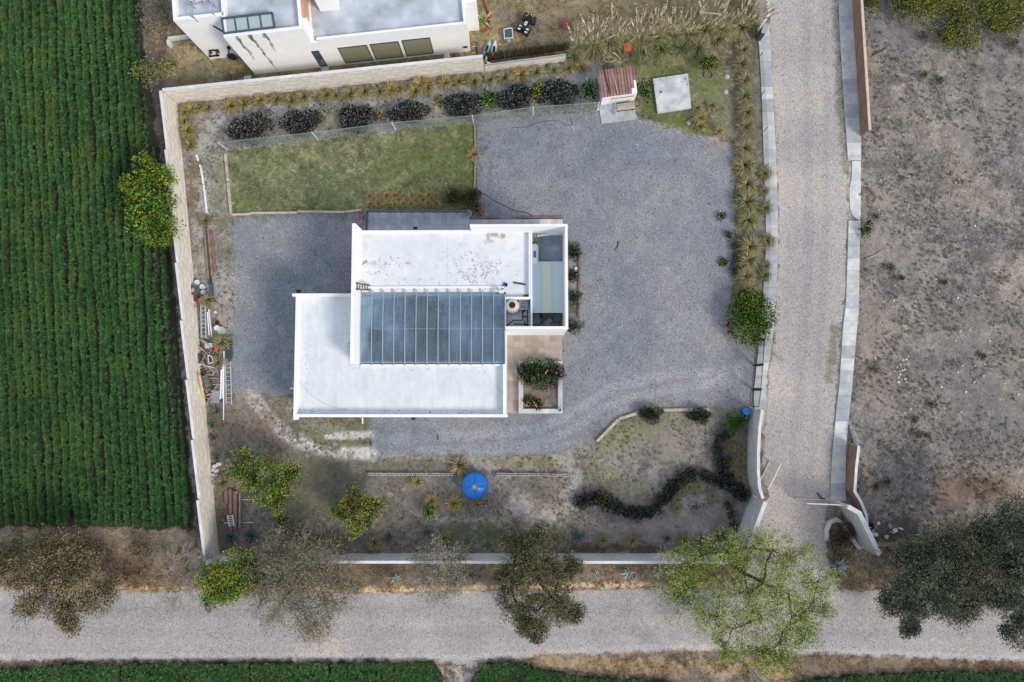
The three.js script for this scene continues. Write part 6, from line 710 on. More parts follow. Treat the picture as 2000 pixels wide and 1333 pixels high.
// ---------------------------------------------------------------- shed and slab
{
  const a = G(1168.7, 137.7, 2.25), b = G(1240, 128, 2.25), c = G(1176, 191, 1.95), e = [b[0] - a[0], b[1] - a[1]], Lw = Math.hypot(...e), x = [e[0] / Lw, e[1] / Lw], z = [-x[1], x[0]], D = (c[0] - a[0]) * z[0] + (c[1] - a[1]) * z[1], an = Math.atan2(-x[1], x[0]);
  const w3 = (s, t, h) => [a[0] + x[0] * s + z[0] * t, h, a[1] + x[1] * s + z[1] * t], g = thing('garden_shed', 'small white shed with a reddish corrugated roof', 'shed', w3(0, 0, 0));
  const bl = (n, s0, s1, t0, t1, y0, y1, y2, m) => new MB().hull8([[s0, t1, y0], [s1, t1, y0], [s1, t0, y0], [s0, t0, y0], [s0, t1, y1], [s1, t1, y1], [s1, t0, y2], [s0, t0, y2]].map(q => w3(...q))).build(n, m, g);
  bl('wall', .12, Lw - .05, .15, D - .06, .1, 1.88, 2.14, M.white);
  for (let i = 0; i < 12; i++) { const s0 = i / 12 * Lw, w = Lw / 12, m = new MB(), n = 6, cut = i === 11 ? D * .52 : i === 10 ? D * .8 : D; for (let k = 0; k < n; k++) { const f = q => [s0 + w * q, .045 * Math.sin(q * 6.283)]; const [sA, hA] = f(k / n), [sB, hB] = f((k + 1) / n), H = t => lerp(2.24, 1.97, t / D); m.quad(w3(sA, 0, H(0) + hA), w3(sA, cut, H(cut) + hA), w3(sB, cut, H(cut) + hB), w3(sB, 0, H(0) + hB)); } m.build('roof_sheet', M.shedRoof[i % 3], g); }
  bl('floor', -.05, Lw - .1, D - .1, D + 1.75, .0, .12, .12, M.concrete);
  new MB().hull8([[.9, D - .02, 1.3], [Lw - .2, D - .02, 1.3], [Lw - .2, D + .02, 1.3], [.9, D + .02, 1.3], [.9, D - .02, 1.36], [Lw - .2, D - .02, 1.36], [Lw - .2, D + .02, 1.36], [.9, D + .02, 1.36]].map(q => w3(...q))).build('trim', M.wood, g);
  new MB().bar(w3(.45, -.3, 2.34), w3(.8, D - .2, 2.1), .06).build('roof_cable', M.black, g); new MB().bar(w3(1.35, D * .35, 2.24), w3(1.5, D * .95, 2.12), .07).build('roof_batten', M.woodPale, g); new MB().bar(w3(-.25, D - .1, .2), w3(-.28, D + .7, 1.0), .12).build('leaning_board', M.whitePipe, g);
  const bn = thing('slatted_bench', 'slatted timber bench with dark rails against the shed front', 'bench', w3(1.9, D + .7, .12)); for (let i = 0; i < 4; i++) new MB().bar(w3(1.55, D + .32 + i * .17, .6), w3(Lw - .15, D + .3 + i * .17, .6), .13, .04).build('slat', M.woodPale, bn); for (const t of [.2, .98]) new MB().bar(w3(1.5, D + t, .66), w3(Lw - .1, D + t, .66), .05).build('rail', M.darkSteel, bn); for (const s of [1.7, Lw - .35]) for (const t of [.36, .84]) new MB().bar(w3(s, D + t, .12), w3(s, D + t, .6), .06).build('leg', M.darkSteel, bn);
  const fn = thing('standing_fan', 'grey metal bicycle frame leaning at the bench end', 'frame', w3(1.35, D + .8, .12)); new MB().bar(w3(1.4, D + .1, 1.1), w3(1.25, D + 1.1, .14), .07).build('frame_bar', M.galv, fn); new MB().tube(Array.from({ length: 13 }, (_, i) => w3(1.32 + .02 * Math.cos(i), D + .75 + .3 * Math.cos(i / 12 * 6.283), .5 + .3 * Math.sin(i / 12 * 6.283))), .03, 5).build('wheel', M.galv, fn);
  fn.name = 'bicycle_frame'; 
}
{ const c = GA([[1275.6, 153.5], [1344, 143.5], [1350.5, 211], [1285, 220.5]], .3), g = thing('concrete_slab', 'square pale concrete cistern slab on the grass', 'slab', [c[0][0], 0, c[0][1]]); new MB().prism(c, 0, .3).build('slab', M.cistern, g); for (const [u, v, r] of [[1339, 154, .06], [1343, 165, .05], [1291, 180, .09]]) new MB().lathe([[r, .29], [r, .34], [r * .6, .34], [r * .6, .31], [0, .31]], ...G(u, v, .3), 10).build('pipe_stub', M.black, g); const q = G(1334, 204, .3); new MB().box(q[0], .315, q[1], .6, .03, .36, .1).build('access_lid', M.slabs[1], g); new MB().box(...(w => [w[0], .33, w[1]])(G(1290, 184, .3)), .14, .08, .2, .4).build('float_box', M.plastic, g); }
tag(new MB().lathe([[.42, .01], [.5, .1], [.42, .16], [.34, .1], [.34, .02]], ...G(1384, 147), 18).build('stone_ring', M.soil), 'pale stone ring round the bright sapling', 'stone ring');
for (const [u, v] of [[1418, 180], [1420, 150], [1346, 240]]) tag(new MB().lathe([[.25, .01], [.22, .1], [.1, .15], [0, .16]], ...G(u, v), 8).build('boulder', M.concrete), 'small pale stone on the rough grass near the slab', 'stone', 'stones near the slab');
// ---------------------------------------------------------------- tanks, barrels, pots
{ // blue cistern
  const q = G(926.5, 951, 1.5), g = thing('blue_water_tank', 'big round bright blue plastic water tank on dry soil', 'water tank', [q[0], 0, q[1]]), b = new MB(), N = 96, pr = [[1.14, .0], [1.19, .1], [1.2, .75], [1.19, 1.05], [1.12, 1.22], [.9, 1.36], [.62, 1.5], [.36, 1.6], [.27, 1.62]];
  const f = (i, k) => { const a = k / N * 6.2832, [r, y] = pr[i], rib = Math.pow(Math.max(0, Math.cos(a * 4 + .4)), 6); return [q[0] + r * Math.cos(a), y - (i >= 4 && i <= 7 ? .09 * rib : 0), q[1] + r * Math.sin(a)]; };
  for (let i = 0; i + 1 < pr.length; i++) for (let k = 0; k < N; k++) b.quad(f(i, k), f(i + 1, k), f(i + 1, k + 1), f(i, k + 1));
  b.build('body', M.blue, g); new MB().lathe([[.27, 1.58], [.27, 1.66], [.22, 1.7], [.05, 1.71], [0, 1.71]], q[0], q[1], 24).build('lid', M.tankLid, g); new MB().lathe([[.1, 1.7], [.1, 1.74], [0, 1.75]], q[0], q[1], 12).build('lid_knob', M.galv, g);
}
const pot = (name, label, cat, u, v, r, h, m, inner) => { const q = G(u, v, h), g = thing(name, label, cat, [q[0], 0, q[1]]); new MB().lathe([[r * .75, 0], [r, h * .9], [r * 1.06, h], [r * .9, h], [r * .86, h * .86], [0, h * .84]], q[0], q[1], 20).build('body', m, g); if (inner) new MB().lathe([[r * .84, h * .86], [0, h * .9]], q[0], q[1], 14).build('content', inner, g); return g; };
pot('clay_pot', 'dark clay pot of soil at the corner of the rear deck', 'pot', 706, 421, .24, .4, M.terracotta, M.soil); pot('clay_pot', 'terracotta pot standing among pinkish dried leaves', 'pot', 939.5, 406, .33, .5, M.terracotta, M.soil); pot('stone_basin', 'pale green round basin at the end of the rear deck', 'basin', 914, 417.5, .34, .45, mat(0x9dab9e, .7), mat(0x77867c, .6)); pot('bucket', 'white empty bucket beside the blue barrel', 'bucket', 1455, 814.5, .2, .35, M.plastic, M.black); pot('bucket', 'white flower bucket on the corner of the raised planter', 'bucket', 1093.5, 801, .17, .85, M.slabs[1], M.rubberGreen); pot('clay_pot', 'small terracotta pot at the white kerb stones', 'pot', 388.5, 318, .17, .25, M.terracotta, M.soil); pot('clay_pot', 'orange clay pot beside the white drums', 'pot', 423, 630, .24, .35, M.terracotta, M.black);
pot('paint_drum', 'white lidded drum beside the orange clay pot', 'drum', 423, 641, .24, .6, M.plastic, M.plastic); pot('paint_drum', 'pale green drum behind the white lidded drum', 'drum', 432, 646, .34, .45, mat(0xaebdb6, .6), mat(0x9fb0a8, .6)); pot('bucket', 'white bucket with ring lid near the dark folding table', 'bucket', 384, 552, .24, .4, M.plastic, M.plastic); pot('bucket', 'white bucket second beside the dark folding table', 'bucket', 394, 560, .22, .38, M.plastic, mat(0xc2ccc8, .5)); pot('bucket', 'tilted pale bucket under the folding table edge', 'bucket', 396, 571, .22, .36, mat(0xaebac0, .5), mat(0x9fb0b8, .5)); pot('bucket', 'small black rimmed tin near the brick wall', 'tin', 394.5, 548, .1, .2, M.plastic, M.black); pot('bucket', 'small white tin standing on the trodden dirt', 'tin', 420, 610, .11, .25, M.plastic, M.plastic);
{ const q = G(1458.5, 804, .9), g = thing('blue_barrel', 'bright blue plastic barrel beside the driveway gate', 'barrel', [q[0], 0, q[1]]); new MB().lathe([[.3, 0], [.34, .1], [.35, .45], [.34, .8], [.3, .9]], q[0], q[1], 24).build('body', M.blue, g); new MB().lathe([[.33, .86], [.33, .94], [.28, .94], [.27, .91], [0, .91]], q[0], q[1], 24).build('lid', M.blueLid, g); for (const s of [-1, 1]) new MB().lathe([[.05, .91], [.05, .95], [0, .95]], q[0] + s * .15, q[1], 8).build('bung', M.blue, g); }
{ const q = G(1459, 821, .2), g = thing('watering_can', 'small green watering can behind the white bucket', 'watering can', [q[0], 0, q[1]]); new MB().lathe([[.12, 0], [.13, .22], [.08, .26], [0, .26]], q[0], q[1], 14).build('body', M.rubberGreen, g); new MB().tube([[q[0] + .1, .06, q[1]], [q[0] + .32, .28, q[1] + .04]], [.03, .02], 6).build('spout', M.rubberGreen, g); new MB().tube([[q[0] - .1, .05, q[1]], [q[0] - .22, .16, q[1]], [q[0] - .08, .27, q[1]]], .015, 5).build('handle', M.rubberGreen, g); }
for (const [u, v] of [[1039, 708], [1046, 707]]) { const q = G(u, v, .8); tag(new MB().lathe([[.12, .6], [.2, .7], [.2, .88], [.13, .98], [0, 1]], q[0], q[1], 14).build('stone_ball', mat(0x8f9186, .9)), 'round grey green stone ball on the planter rim', 'ornament', 'stone balls on the planter rim'); }
{ const pts = Array.from({ length: 25 }, (_, i) => { const p = V(1190 + 11.5 * Math.cos(i / 24 * 6.283), 116 + 6 * Math.sin(i / 24 * 6.283), .2); return [p.x, .2 + .12 * Math.sin(i / 24 * 6.283), p.z]; }); tag(new MB().tube(pts, .05, 6).build('barrel_hoop', M.woodPale), 'pale round hoop lying in front of the reeds', 'hoop'); tag(new MB().tube([V(1197, 102, .5), V(1205, 108, .4), V(1212, 116, .1)], [.08, .06, .03], 6).build('palm_frond', M.woodPale), 'pale dry palm husk beside the hoop', 'husk'); tag(new MB().tube([V(1178, 110, .4), V(1184, 92, .9)], [.09, .07], 6).build('log', M.wood), 'short grey log propped in the reeds by the hoop', 'log'); }
{ const q = at(1224, 99), g = thing('wheelbarrow', 'orange wheelbarrow pushed into the reeds', 'wheelbarrow', q); new MB().hull8([[-.2, .3, .25], [.2, .3, .25], [.25, .3, -.3], [-.25, .3, -.3], [-.32, .62, .35], [.32, .62, .35], [.4, .62, -.45], [-.4, .62, -.45]].map(p => [q[0] + p[0], p[1], q[2] + p[2]])).build('tray', mat(0xc8593a, .6), g); for (const s of [-.25, .25]) { new MB().bar([q[0] + s, .32, q[2] - .5], [q[0] + s * 1.2, .5, q[2] + .95], .05).build('handle', M.black, g); new MB().bar([q[0] + s, .3, q[2] + .35], [q[0] + s, 0, q[2] + .4], .04).build('leg', M.black, g); } new MB().tube([[q[0] - .05, .2, q[2] - .5], [q[0] + .05, .2, q[2] - .5]], .2, 14).build('wheel', M.black, g); }
// hoses on the gravel
tag(new MB().tube([[1000, 250], [1030, 248], [1048, 240], [1075, 236], [1092, 236], [1108, 246], [1119, 243], [1113, 230]].map(([u, v]) => V(u, v, .06)), .025, 5).build('garden_hose', mat(0x4f6a70, .6)), 'blue green garden hose snaking over the gravel by the net fence', 'hose');
tag(new MB().tube([[945, 378], [965, 392], [985, 402], [1005, 412], [1030, 416], [1055, 430]].map(([u, v]) => V(u, v, .06)), .025, 5).build('garden_hose', M.black), 'thin black hose from the gravel to the rear walkway', 'hose');
for (const [a, b, l] of [[[1208, 472], [1200, 490], 'dark stick lying on the gravel yard'], [[855, 850], [853, 860], 'short dark twig on the gravel track south of the house'], [[1692, 506], [1730, 485], 'pale crooked stick lying on the vacant lot'], [[1705, 108], [1740, 85], 'dark burnt branch near the thicket'], [[1696, 718], [1735, 732], 'dark dead bush branch on the vacant lot']]) tag(new MB().tube([V(...a, .08), V((a[0] + b[0]) / 2 + 2, (a[1] + b[1]) / 2 + 2, .1), V(...b, .08)], [.05, .04, .02], 5).build('fallen_stick', l[0] === 'p' ? M.woodPale : M.barkDark), l, 'stick');
shrub('dead_bush', 'dark dead bush with long twigs on the vacant lot', 'bush', 1708, 722, .8, .35, .5, 200, .5, .02, PAL.dark, { up: 0 });
{ const r = RNG(55), spots = []; for (let i = 0; i < 46; i++) spots.push([1700 + r() * 290, 330 + r() * 620]); for (let i = 0; i < 16; i++) spots.push([1752 + r() * 25, 690 + r() * 60]); const g0 = new MB().lathe([[.1, 0], [.12, .05], [.07, .1], [0, .11]], 0, 0, 6).geo(); for (const [u, v] of spots) { const m = new THREE.Mesh(g0, M.rubble); m.name = numbered('rubble_stone'); m.castShadow = m.receiveShadow = true; m.position.set(...at(u, v)); m.rotation.y = r() * 6; m.scale.setScalar(.45 + r() * .6); tag(m, 'small whitish stone lying on the vacant lot', 'stone', 'whitish stones on the vacant lot'); scene.add(m); } }
// ---------------------------------------------------------------- stored things along the stepped brick wall
function ladder(name, label, a0, a1, b0, b1, h, n, m, w = .08) { const g = thing(name, label, 'ladder', at((a0[0] + b0[0]) / 2, (a0[1] + a1[1]) / 2)); for (const [p, q] of [[a0, a1], [b0, b1]]) new MB().bar(at(...p, h), at(...q, h), w, .09).build('rail', m, g); for (let i = 0; i < n; i++) { const t = (i + .5) / n, f = (p, q) => at(lerp(p[0], q[0], t), lerp(p[1], q[1], t), h); new MB().bar(f(a0, a1), f(b0, b1), .05, .04).build('rung', m, g); } return g; }
ladder('aluminium_ladder', 'long white aluminium ladder lying beside the gravel', [440, 706], [441.5, 790], [450, 706], [452, 790], .12, 10, M.ladder); ladder('aluminium_ladder', 'shorter white ladder lying among pipes by the brick wall', [392, 595], [393, 661], [400.5, 595], [402, 661], .3, 8, M.ladder); ladder('wooden_ladder', 'short pale ladder on top of the reddish timber pile', [444, 1007], [448, 1029], [454, 1006], [457, 1027], .55, 5, M.ladder);
for (const [a, b, l] of [[[437, 686], [436, 821], 'longest white plastic pipe lying beside the ladder'], [[435, 700], [434.5, 778], 'middle white plastic pipe beside the long pipe'], [[432, 722], [430, 780], 'short thick white plastic pipe next to the roof tiles'], [[407, 605], [413, 658], 'grey white pipe beside the shorter ladder'], [[404.5, 610], [408, 655], 'thin white pipe touching the shorter ladder']]) tag(new MB().tube([V(...a, .14), V(...b, .14)], l[0] === 's' ? .085 : .06, 10).build('plastic_pipe', M.whitePipe), l, 'pipe');
for (const [a, b, w, m, l] of [[[399, 445], [407, 545], .16, M.wood, 'long weathered plank beside the brick wall walkway'], [[402.5, 445], [412, 555], .14, M.woodDark, 'long dark plank in the plank stack'], [[406, 445], [414.5, 540], .16, M.wood, 'long grey plank on the inner side of the plank stack'], [[411, 450], [420, 530], .3, M.clayRed, 'broad reddish plank in the plank stack'], [[409, 545], [419, 590], .3, M.steel, 'dark corrugated metal strip below the plank stack'], [[417.5, 555], [421, 585], .08, mat(0x7f9fb4, .5), 'thin pale blue tube next to the metal strip']]) tag(new MB().bar(at(...a, .1), at(...b, .1), w, .14).build('stored_plank', m), l, 'plank');
tag(new MB().bar(at(389, 733, 1.5), at(400, 793, .15), .22, .08).build('leaning_board', M.woodYellow), 'pale yellow board leaning on the stepped brick wall', 'board');
{ const q = at(384, 569), g = thing('folding_table', 'dark grey square table against the brick wall', 'table', q); new MB().box(q[0], .72, q[2], .85, .06, .95).build('tabletop', M.steel, g); for (const i of [-1, 1]) for (const k of [-1, 1]) new MB().bar([q[0] + i * .35, 0, q[2] + k * .4], [q[0] + i * .35, .69, q[2] + k * .4], .05).build('leg', M.steel, g); tag(new MB().box(q[0], .8, q[2], .28, .1, .28, .7).build('clay_brick', mat(0xc79a84, .9)), 'pinkish brick lying on the dark table', 'brick'); }
{ const q = at(384, 590), g = thing('red_trolley', 'dark red metal trolley below the dark table', 'trolley', q); new MB().box(q[0], .4, q[2] - .25, .6, .08, .5).build('platform', mat(0x7b2420, .5), g); for (const s of [-.25, .25]) { new MB().bar([q[0] + s, .4, q[2] - .4], [q[0] + s, .5, q[2] + .5], .05).build('handle', mat(0x6a3028, .6), g); new MB().tube([[q[0] + s - .04, .12, q[2] - .4], [q[0] + s + .04, .12, q[2] - .4]], .12, 10).build('wheel', M.black, g); } new MB().bar([q[0] - .55, .5, q[2] + .5], [q[0] + .25, .5, q[2] + .5], .05).build('crossbar', mat(0x6a3028, .6), g); new MB().bar([q[0], .12, q[2] - .4], [q[0], .38, q[2] - .3], .06).build('bracket', M.darkSteel, g); }
{ const r = RNG(123), q = at(403, 695), g = thing('firewood_pile', 'heap of grey brown firewood sticks against the brick wall', 'firewood', q); for (let i = 0; i < 120; i++) { const u = 388 + r() * 36, v = 665 + Math.pow(r(), .8) * 118, h = .08 + r() * .5 * (1 - Math.abs(u - 402) / 24), a = (r() - .5) * 2.4, L = .25 + r() * .35, p = V(u, v, h); new MB().tube([[p.x - Math.cos(a) * L, p.y, p.z - Math.sin(a) * L], [p.x + (r() - .5) * .06, p.y + .03, p.z], [p.x + Math.cos(a) * L, p.y + (r() - .5) * .2, p.z + Math.sin(a) * L]], [.05 + r() * .03, .05, .035], 5).build('log', [M.wood, M.woodPale, M.woodDark, M.barkPale][i % 4], g); } }
{ const a = V(398, 735, .5), b = V(405, 757, .5), g = thing('green_drum', 'grey green metal drum lying on the firewood', 'drum', [a.x, 0, a.z]); new MB().tube([a, b], .36, 18).build('body', mat(0x5d6a66, .6), g); for (const t of [.3, .7]) { const c = a.clone().lerp(b, t), d = b.clone().sub(a).normalize().multiplyScalar(.03); new MB().tube([c.clone().sub(d), c.clone().add(d)], .375, 18).build('hoop', mat(0x4f5a57, .6), g); } }
tag(new MB().box(...(w => [w[0], .35, w[2]])(at(391, 702)), .45, .7, .9, .1).build('green_crate', mat(0x4b5658, .7)), 'dark green grey bin beside the firewood', 'bin');
{ const w = at(411, 676), g = thing('storage_box', 'pale grey plastic box beside the firewood', 'box', w); new MB().box(w[0], .22, w[2], .6, .44, .42, .1).build('body', mat(0x9fadb2, .6), g); new MB().box(w[0], .46, w[2], .64, .05, .46, .1).build('lid', mat(0xb4c0c4, .6), g); }
{ const w = at(422, 682), g = thing('gas_canister', 'coral red canister lying by the grass tuft', 'canister', w); new MB().tube([[w[0] - .05, .18, w[2] - .35], [w[0], .18, w[2] - .25], [w[0] + .12, .18, w[2] + .2], [w[0] + .16, .18, w[2] + .3]], [.05, .16, .16, .05], 14).build('body', mat(0xc4614f, .5), g); new MB().tube([[w[0] + .16, .18, w[2] + .3], [w[0] + .19, .18, w[2] + .38]], .04, 8).build('neck', M.galv, g); }
{ const w = at(411, 702), g = thing('broken_chair', 'white metal chair frame thrown on the firewood', 'chair frame', w); const e = [[406, 694, .5], [407, 710, .6], [417, 709, .5], [413, 697, .45]]; e.forEach((p, i) => { const q = e[(i + 1) % 4]; new MB().bar(at(...p), at(...q), .06).build('bar', M.plastic, g); }); new MB().bar(at(388, 711, .5), at(418, 719, .5), .06).build('bar', M.plastic, g); }
{ const g = thing('roofing_sheet', 'grey corrugated sheet lying on the firewood end', 'sheet', at(420, 775)), p = GA([[412, 762], [428, 764], [428, 788], [410, 787]], .25); new MB().prism(p, .21, .25).build('sheet', M.greyFloor, g); const d = G(443, 690, .2); const g2 = thing('drain_grate', 'dark metal grating beside the gravel above the ladder', 'grate', at(446, 685)); new MB().box(...(w => [w[0], .08, w[1]])(G(446, 685)), .75, .06, 1.7).build('frame', M.steel, g2); for (let i = 0; i < 9; i++) new MB().box(...(w => [w[0], .12, w[1] - .7 + i * .17])(G(446, 685)), .62, .02, .06).build('bar', M.darkSteel, g2); }
{ const r = RNG(31), g = thing('block_heap', 'heap of broken grey concrete blocks against the brick wall', 'blocks', at(421, 925)); [[428, 907], [420, 911], [418, 918], [423, 920], [417, 928], [423, 929], [418, 935], [421, 942], [420, 948]].forEach(([u, v], i) => { const w = at(u, v), m = new MB(); m.box(w[0], .1, w[2], .4, .2, .32, (r() - .5) * .8); m.box(w[0], .23, w[2], .3, .06, .2, (r() - .5) * .8); m.build('block', M.block, g); }); }
{ const g = thing('timber_pile', 'pile of reddish timber beams in the wall corner', 'timber', at(457, 998)); [[441, 958, 442, 985, M.clayRed, .3], [449, 955, 451, 1034, M.clayRed, .26], [455, 958, 453, 1000, M.steel, .16], [459, 960, 459, 1034, M.clayRed, .3], [463.5, 962, 463, 1033, M.woodDark, .14], [468, 965, 468, 1032, M.wood, .16], [455, 1004, 464, 1033, M.wood, .2]].forEach(([a, b, c, d, m, w], i) => new MB().bar(at(a, b, .2 + (i % 2) * .14), at(c, d, .2 + (i % 2) * .14), w, .14).build('beam', m, g)); for (const v of [977, 1022]) new MB().bar(at(438, v, .05), at(495, v - 1, .05), .1, .1).build('bearer', M.woodPale, g); }
// ---------------------------------------------------------------- neighbour yard
{ // quad bike with white number panels
  const c = at(1028, 53), g = thing('quad_bike', 'black quad bike with white number panels on bare earth', 'quad bike', c), an = -1.08, cs = Math.cos(an), sn = Math.sin(an), L = (f, s, h) => [c[0] + f * cs - s * sn, h, c[2] + f * sn + s * cs];
  const bx = (f0, f1, s0, s1, y0, y1) => new MB().hull8([[f0, s1, y0], [f1, s1, y0], [f1, s0, y0], [f0, s0, y0], [f0, s1, y1], [f1, s1, y1], [f1, s0, y1], [f0, s0, y1]].map(q => L(...q)));
  bx(-.75, .8, -.22, .22, .35, .72).build('body', M.black, g); const seat = bx(-.6, .12, -.2, .2, .72, .86).build('seat', M.darkSteel, g);
  for (const [f, s] of [[.62, -.48], [.62, .48], [-.62, -.48], [-.62, .48]]) { new MB().tube([L(f, s - .14, .3), L(f, s + .14, .3)], .3, 16).build('wheel', M.black, g); bx(f - .36, f + .36, s - .17, s + .17, .63, .69).build('mudguard', M.darkSteel, g); }
  bx(-.72, -.62, -.5, .5, .74, .79).build('rear_rack', M.black, g); new MB().bar(L(.35, -.4, 1.0), L(.35, .4, 1.0), .05).build('handlebar', M.black, g); bx(.5, 1.0, -.16, .16, .72, .84).build('bonnet', M.black, g);
  const plate = (f, s, w, d, n) => { const p = bx(f - d, f + d, s - w, s + w, .87, .884).build('number_panel', M.plastic, g); };
  for (const s of [-.36, .36]) { bx(-.86, -.4, s - .13, s + .13, .70, .712).build('number_panel', M.plastic, g); bx(-.72, -.54, s - .06, s + .06, .713, .72).build('digit', M.black, g); }
  bx(-.3, .08, -.12, .12, .865, .875).build('number_panel', M.plastic, g); bx(-.18, -.04, -.05, .05, .876, .882).build('digit', M.black, g); bx(.62, .74, -.36, -.3, .7, .715).build('number_panel', M.plastic, g); bx(.85, .97, .02, .12, .845, .86).build('number_panel', M.plastic, g);
}
{ const c = at(992, 65), g = thing('trampoline_cot', 'dark meshed cot with pale frame on bare earth', 'cot', c), q = [[984, 57], [1000, 54.5], [1002, 73.5], [985.5, 75.5]].map(p => at(...p, .45)); for (let i = 0; i < 4; i++) { new MB().bar(q[i], q[(i + 1) % 4], .08).build('frame', M.coping, g); new MB().bar([q[i][0], 0, q[i][2]], q[i], .06).build('leg', M.coping, g); } new MB().prism(q.map(p => [p[0], p[2]]), .4, .43).build('mesh_top', M.steel, g); }
{ const c = at(994, 83), g = thing('folding_chair', 'tangled pale grey folding chair below the cot', 'chair', c), r = RNG(3); for (let i = 0; i < 7; i++) new MB().bar([c[0] + (r() - .5) * .5, .1 + r() * .4, c[2] + (r() - .5) * .6], [c[0] + (r() - .5) * .5, .1 + r() * .4, c[2] + (r() - .5) * .6], .06).build('tube', M.galv, g); new MB().box(c[0], .35, c[2], .35, .04, .3, .4).build('seat', mat(0x93a3a0, .7), g); }
{ const g = thing('pink_bench', 'faded pink slatted bench on the tan grass', 'bench', at(1102, 46)); for (let i = 0; i < 3; i++) new MB().bar(at(1098.5 + i * 4, 35 - i * .5, .42), at(1103 + i * 3.4, 57 - i * .5, .42), .14, .04).build('slat', mat(0x9b4a63, .8), g); for (const [u, v] of [[1100, 38], [1107, 37], [1104, 55], [1110, 54]]) { const w = at(u, v, .4); new MB().bar([w[0], 0, w[2]], w, .06).build('leg', mat(0x7d3a50, .8), g); } }
for (const [u, v, a, l] of [[951, 98, .35, 'white and blue small kayak leaning at the wall end'], [965, 100, .12, 'white small kayak with dark seat beside the blue one']]) { const c = at(u, v), g = thing('small_kayak', l, 'kayak', c), b = new MB(), N = 10; const pt = (i, k) => { const t = i / N * 2 - 1, w = .28 * Math.sqrt(Math.max(0.01, 1 - t * t * .98)), x = k * w, z = t * .85; return [c[0] + x * Math.cos(a) - z * Math.sin(a), .12 + .35 * (1 - Math.abs(k)) * .4 + Math.abs(t) * .12 + (k === 0 ? .12 : 0), c[2] + x * Math.sin(a) * .3 + z * Math.cos(a)]; }; for (let i = 0; i < N; i++) for (const k of [-1, 0]) b.quad(pt(i, k), pt(i + 1, k), pt(i + 1, k + 1), pt(i, k + 1)); for (let i = 0; i < N; i++) { const A = pt(i, -1), B = pt(i + 1, -1), C = pt(i + 1, 1), D = pt(i, 1); for (const q of [A, B, C, D]) q[1] = .02; b.quad(A, B, C, D); for (const k of [-1, 1]) { const E = pt(i, k), F = pt(i + 1, k); b.quad(E, F, [F[0], .02, F[2]], [E[0], .02, E[2]]); } } b.build('hull', l.includes('blue small') ? mat(0x9dc0d6, .4) : M.plastic, g); new MB().box(c[0], .36, c[2], .22, .1, .6, -a).build('seat', M.black, g); }
{ const c = at(931, 97), g = thing('childs_bicycle', 'black and green bicycle standing by the neighbour house corner', 'bicycle', c); for (const s of [-.38, .38]) new MB().tube(Array.from({ length: 17 }, (_, i) => [c[0] + .04 * s, .28 + .25 * Math.sin(i / 16 * 6.283), c[2] + s + .25 * Math.cos(i / 16 * 6.283)]), .03, 6).build('wheel', M.black, g); new MB().bar([c[0], .3, c[2] - .38], [c[0], .62, c[2] + .2], .05).build('frame', M.rubberGreen, g); new MB().bar([c[0], .3, c[2] + .38], [c[0], .62, c[2] - .1], .05).build('frame', M.rubberGreen, g); new MB().bar([c[0] - .25, .8, c[2] - .3], [c[0] + .25, .8, c[2] - .3], .04).build('handlebar', M.black, g); new MB().bar([c[0], .62, c[2] - .2], [c[0], .8, c[2] - .3], .04).build('stem', M.black, g); new MB().box(c[0], .68, c[2] + .2, .16, .06, .26).build('saddle', M.black, g); }
{ const c = at(926, 103), g = thing('wooden_chair', 'pale yellow wooden chair frame at the house corner', 'chair', c); for (const i of [-.18, .18]) for (const k of [-.2, .2]) new MB().bar([c[0] + i, 0, c[2] + k], [c[0] + i, k < 0 ? .85 : .42, c[2] + k], .05).build('leg', M.woodYellow, g); for (const z of [-.2, .2]) new MB().bar([c[0] - .2, .42, c[2] + z], [c[0] + .2, .42, c[2] + z], .05).build('seat_rail', M.woodYellow, g); new MB().bar([c[0] - .2, .8, c[2] - .2], [c[0] + .2, .8, c[2] - .2], .06).build('top_rail', M.woodYellow, g); }
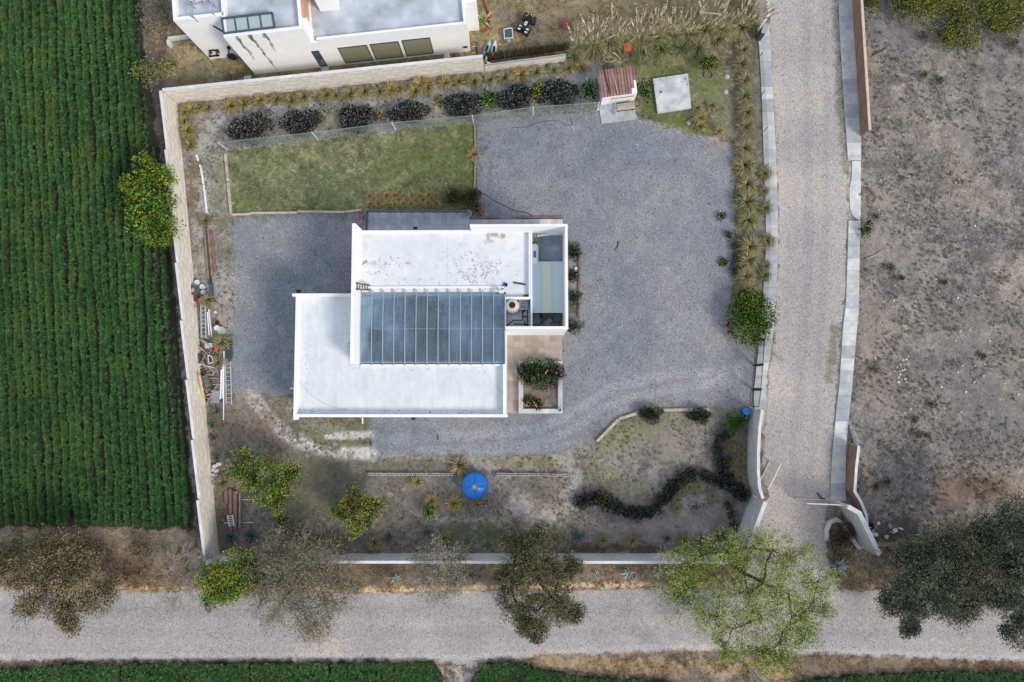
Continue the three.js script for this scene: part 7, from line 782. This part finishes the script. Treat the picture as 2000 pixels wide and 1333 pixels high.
{ const g = thing('brick_ring', 'curved red brick edging round the yellow green agave', 'edging', at(948, 40)), l = [[945, -6], [947, 8], [952, 20], [956, 34], [956, 48], [951, 58], [944, 62], [938, 61]]; let k = 0; for (let i = 0; i + 1 < l.length; i++) for (let t = 0; t < 4; t++) { const w = at(lerp(l[i][0], l[i + 1][0], t / 4), lerp(l[i][1], l[i + 1][1], t / 4)); new MB().box(w[0], .1, w[2], .13, .2, .12, k++ * .7).build('brick', mat(k % 2 ? 0xa5523a : 0x93462f, .9), g); } }
{ const g = thing('small_goal', 'small white goal frame with dark posts behind the pampas grass', 'goal', at(1388, 27)); new MB().bar(at(1367, 24, .9), at(1411, 28, .9), .08).build('crossbar', M.plastic, g); for (const [u, v] of [[1367, 24], [1411, 28]]) { const w = at(u, v, .9); new MB().bar([w[0], 0, w[2]], w, .08).build('post', M.black, g); new MB().bar([w[0], .04, w[2]], [w[0], .04, w[2] - .6], .08).build('foot', M.black, g); } }
{ const w = at(1483, 72), g = thing('meter_cabinet', 'grey metal meter cabinet at the end of the white yard wall', 'cabinet', w); new MB().box(w[0], .75, w[2], .4, 1.5, .9, -.3).build('case', M.steel, g); new MB().box(w[0] + .02, 1.53, w[2], .5, .06, 1, -.3).build('lid', M.galv, g); }
{ const w = at(962, 128), g = thing('white_brace', 'white timber brace behind the low block wall', 'timber', w); new MB().bar(at(950, 112, 1.6), at(949, 127, .1), .14).build('post', mat(0xc9a9a0, .8), g); new MB().bar(at(951, 122, 1), at(965, 127, .8), .12).build('strut', M.whitePipe, g); }
{ const r = RNG(71); for (let i = 0; i < 12; i++) { const p = at(1700 + r() * 60, 1010 + r() * 40); tag(place(new MB().box(0, .06, 0, .2 + r() * .25, .12, .16 + r() * .2, r() * 3).build('litter', [M.plastic, M.coping, mat(0x8fa0ac, .6)][i % 3]), p), 'pale scrap of litter on the dark ground behind the gateway', 'litter', 'litter behind the gateway'); } }
{ const w = at(1698, 1028), g = thing('tyre', 'dark round tyre lying behind the curved adobe wall', 'tyre', w); new MB().tube(Array.from({ length: 21 }, (_, i) => [w[0] + .3 * Math.cos(i / 20 * 6.283), .12, w[2] + .3 * Math.sin(i / 20 * 6.283)]), .12, 8).build('rubber_ring', M.black, g); new MB().lathe([[.2, .02], [.2, .06], [0, .07]], w[0], w[2], 12).build('hub', M.black, g); }
scene.traverse(o => { if (o.isMesh) o.castShadow = o.receiveShadow = true; });
renderer.render(scene, camera);
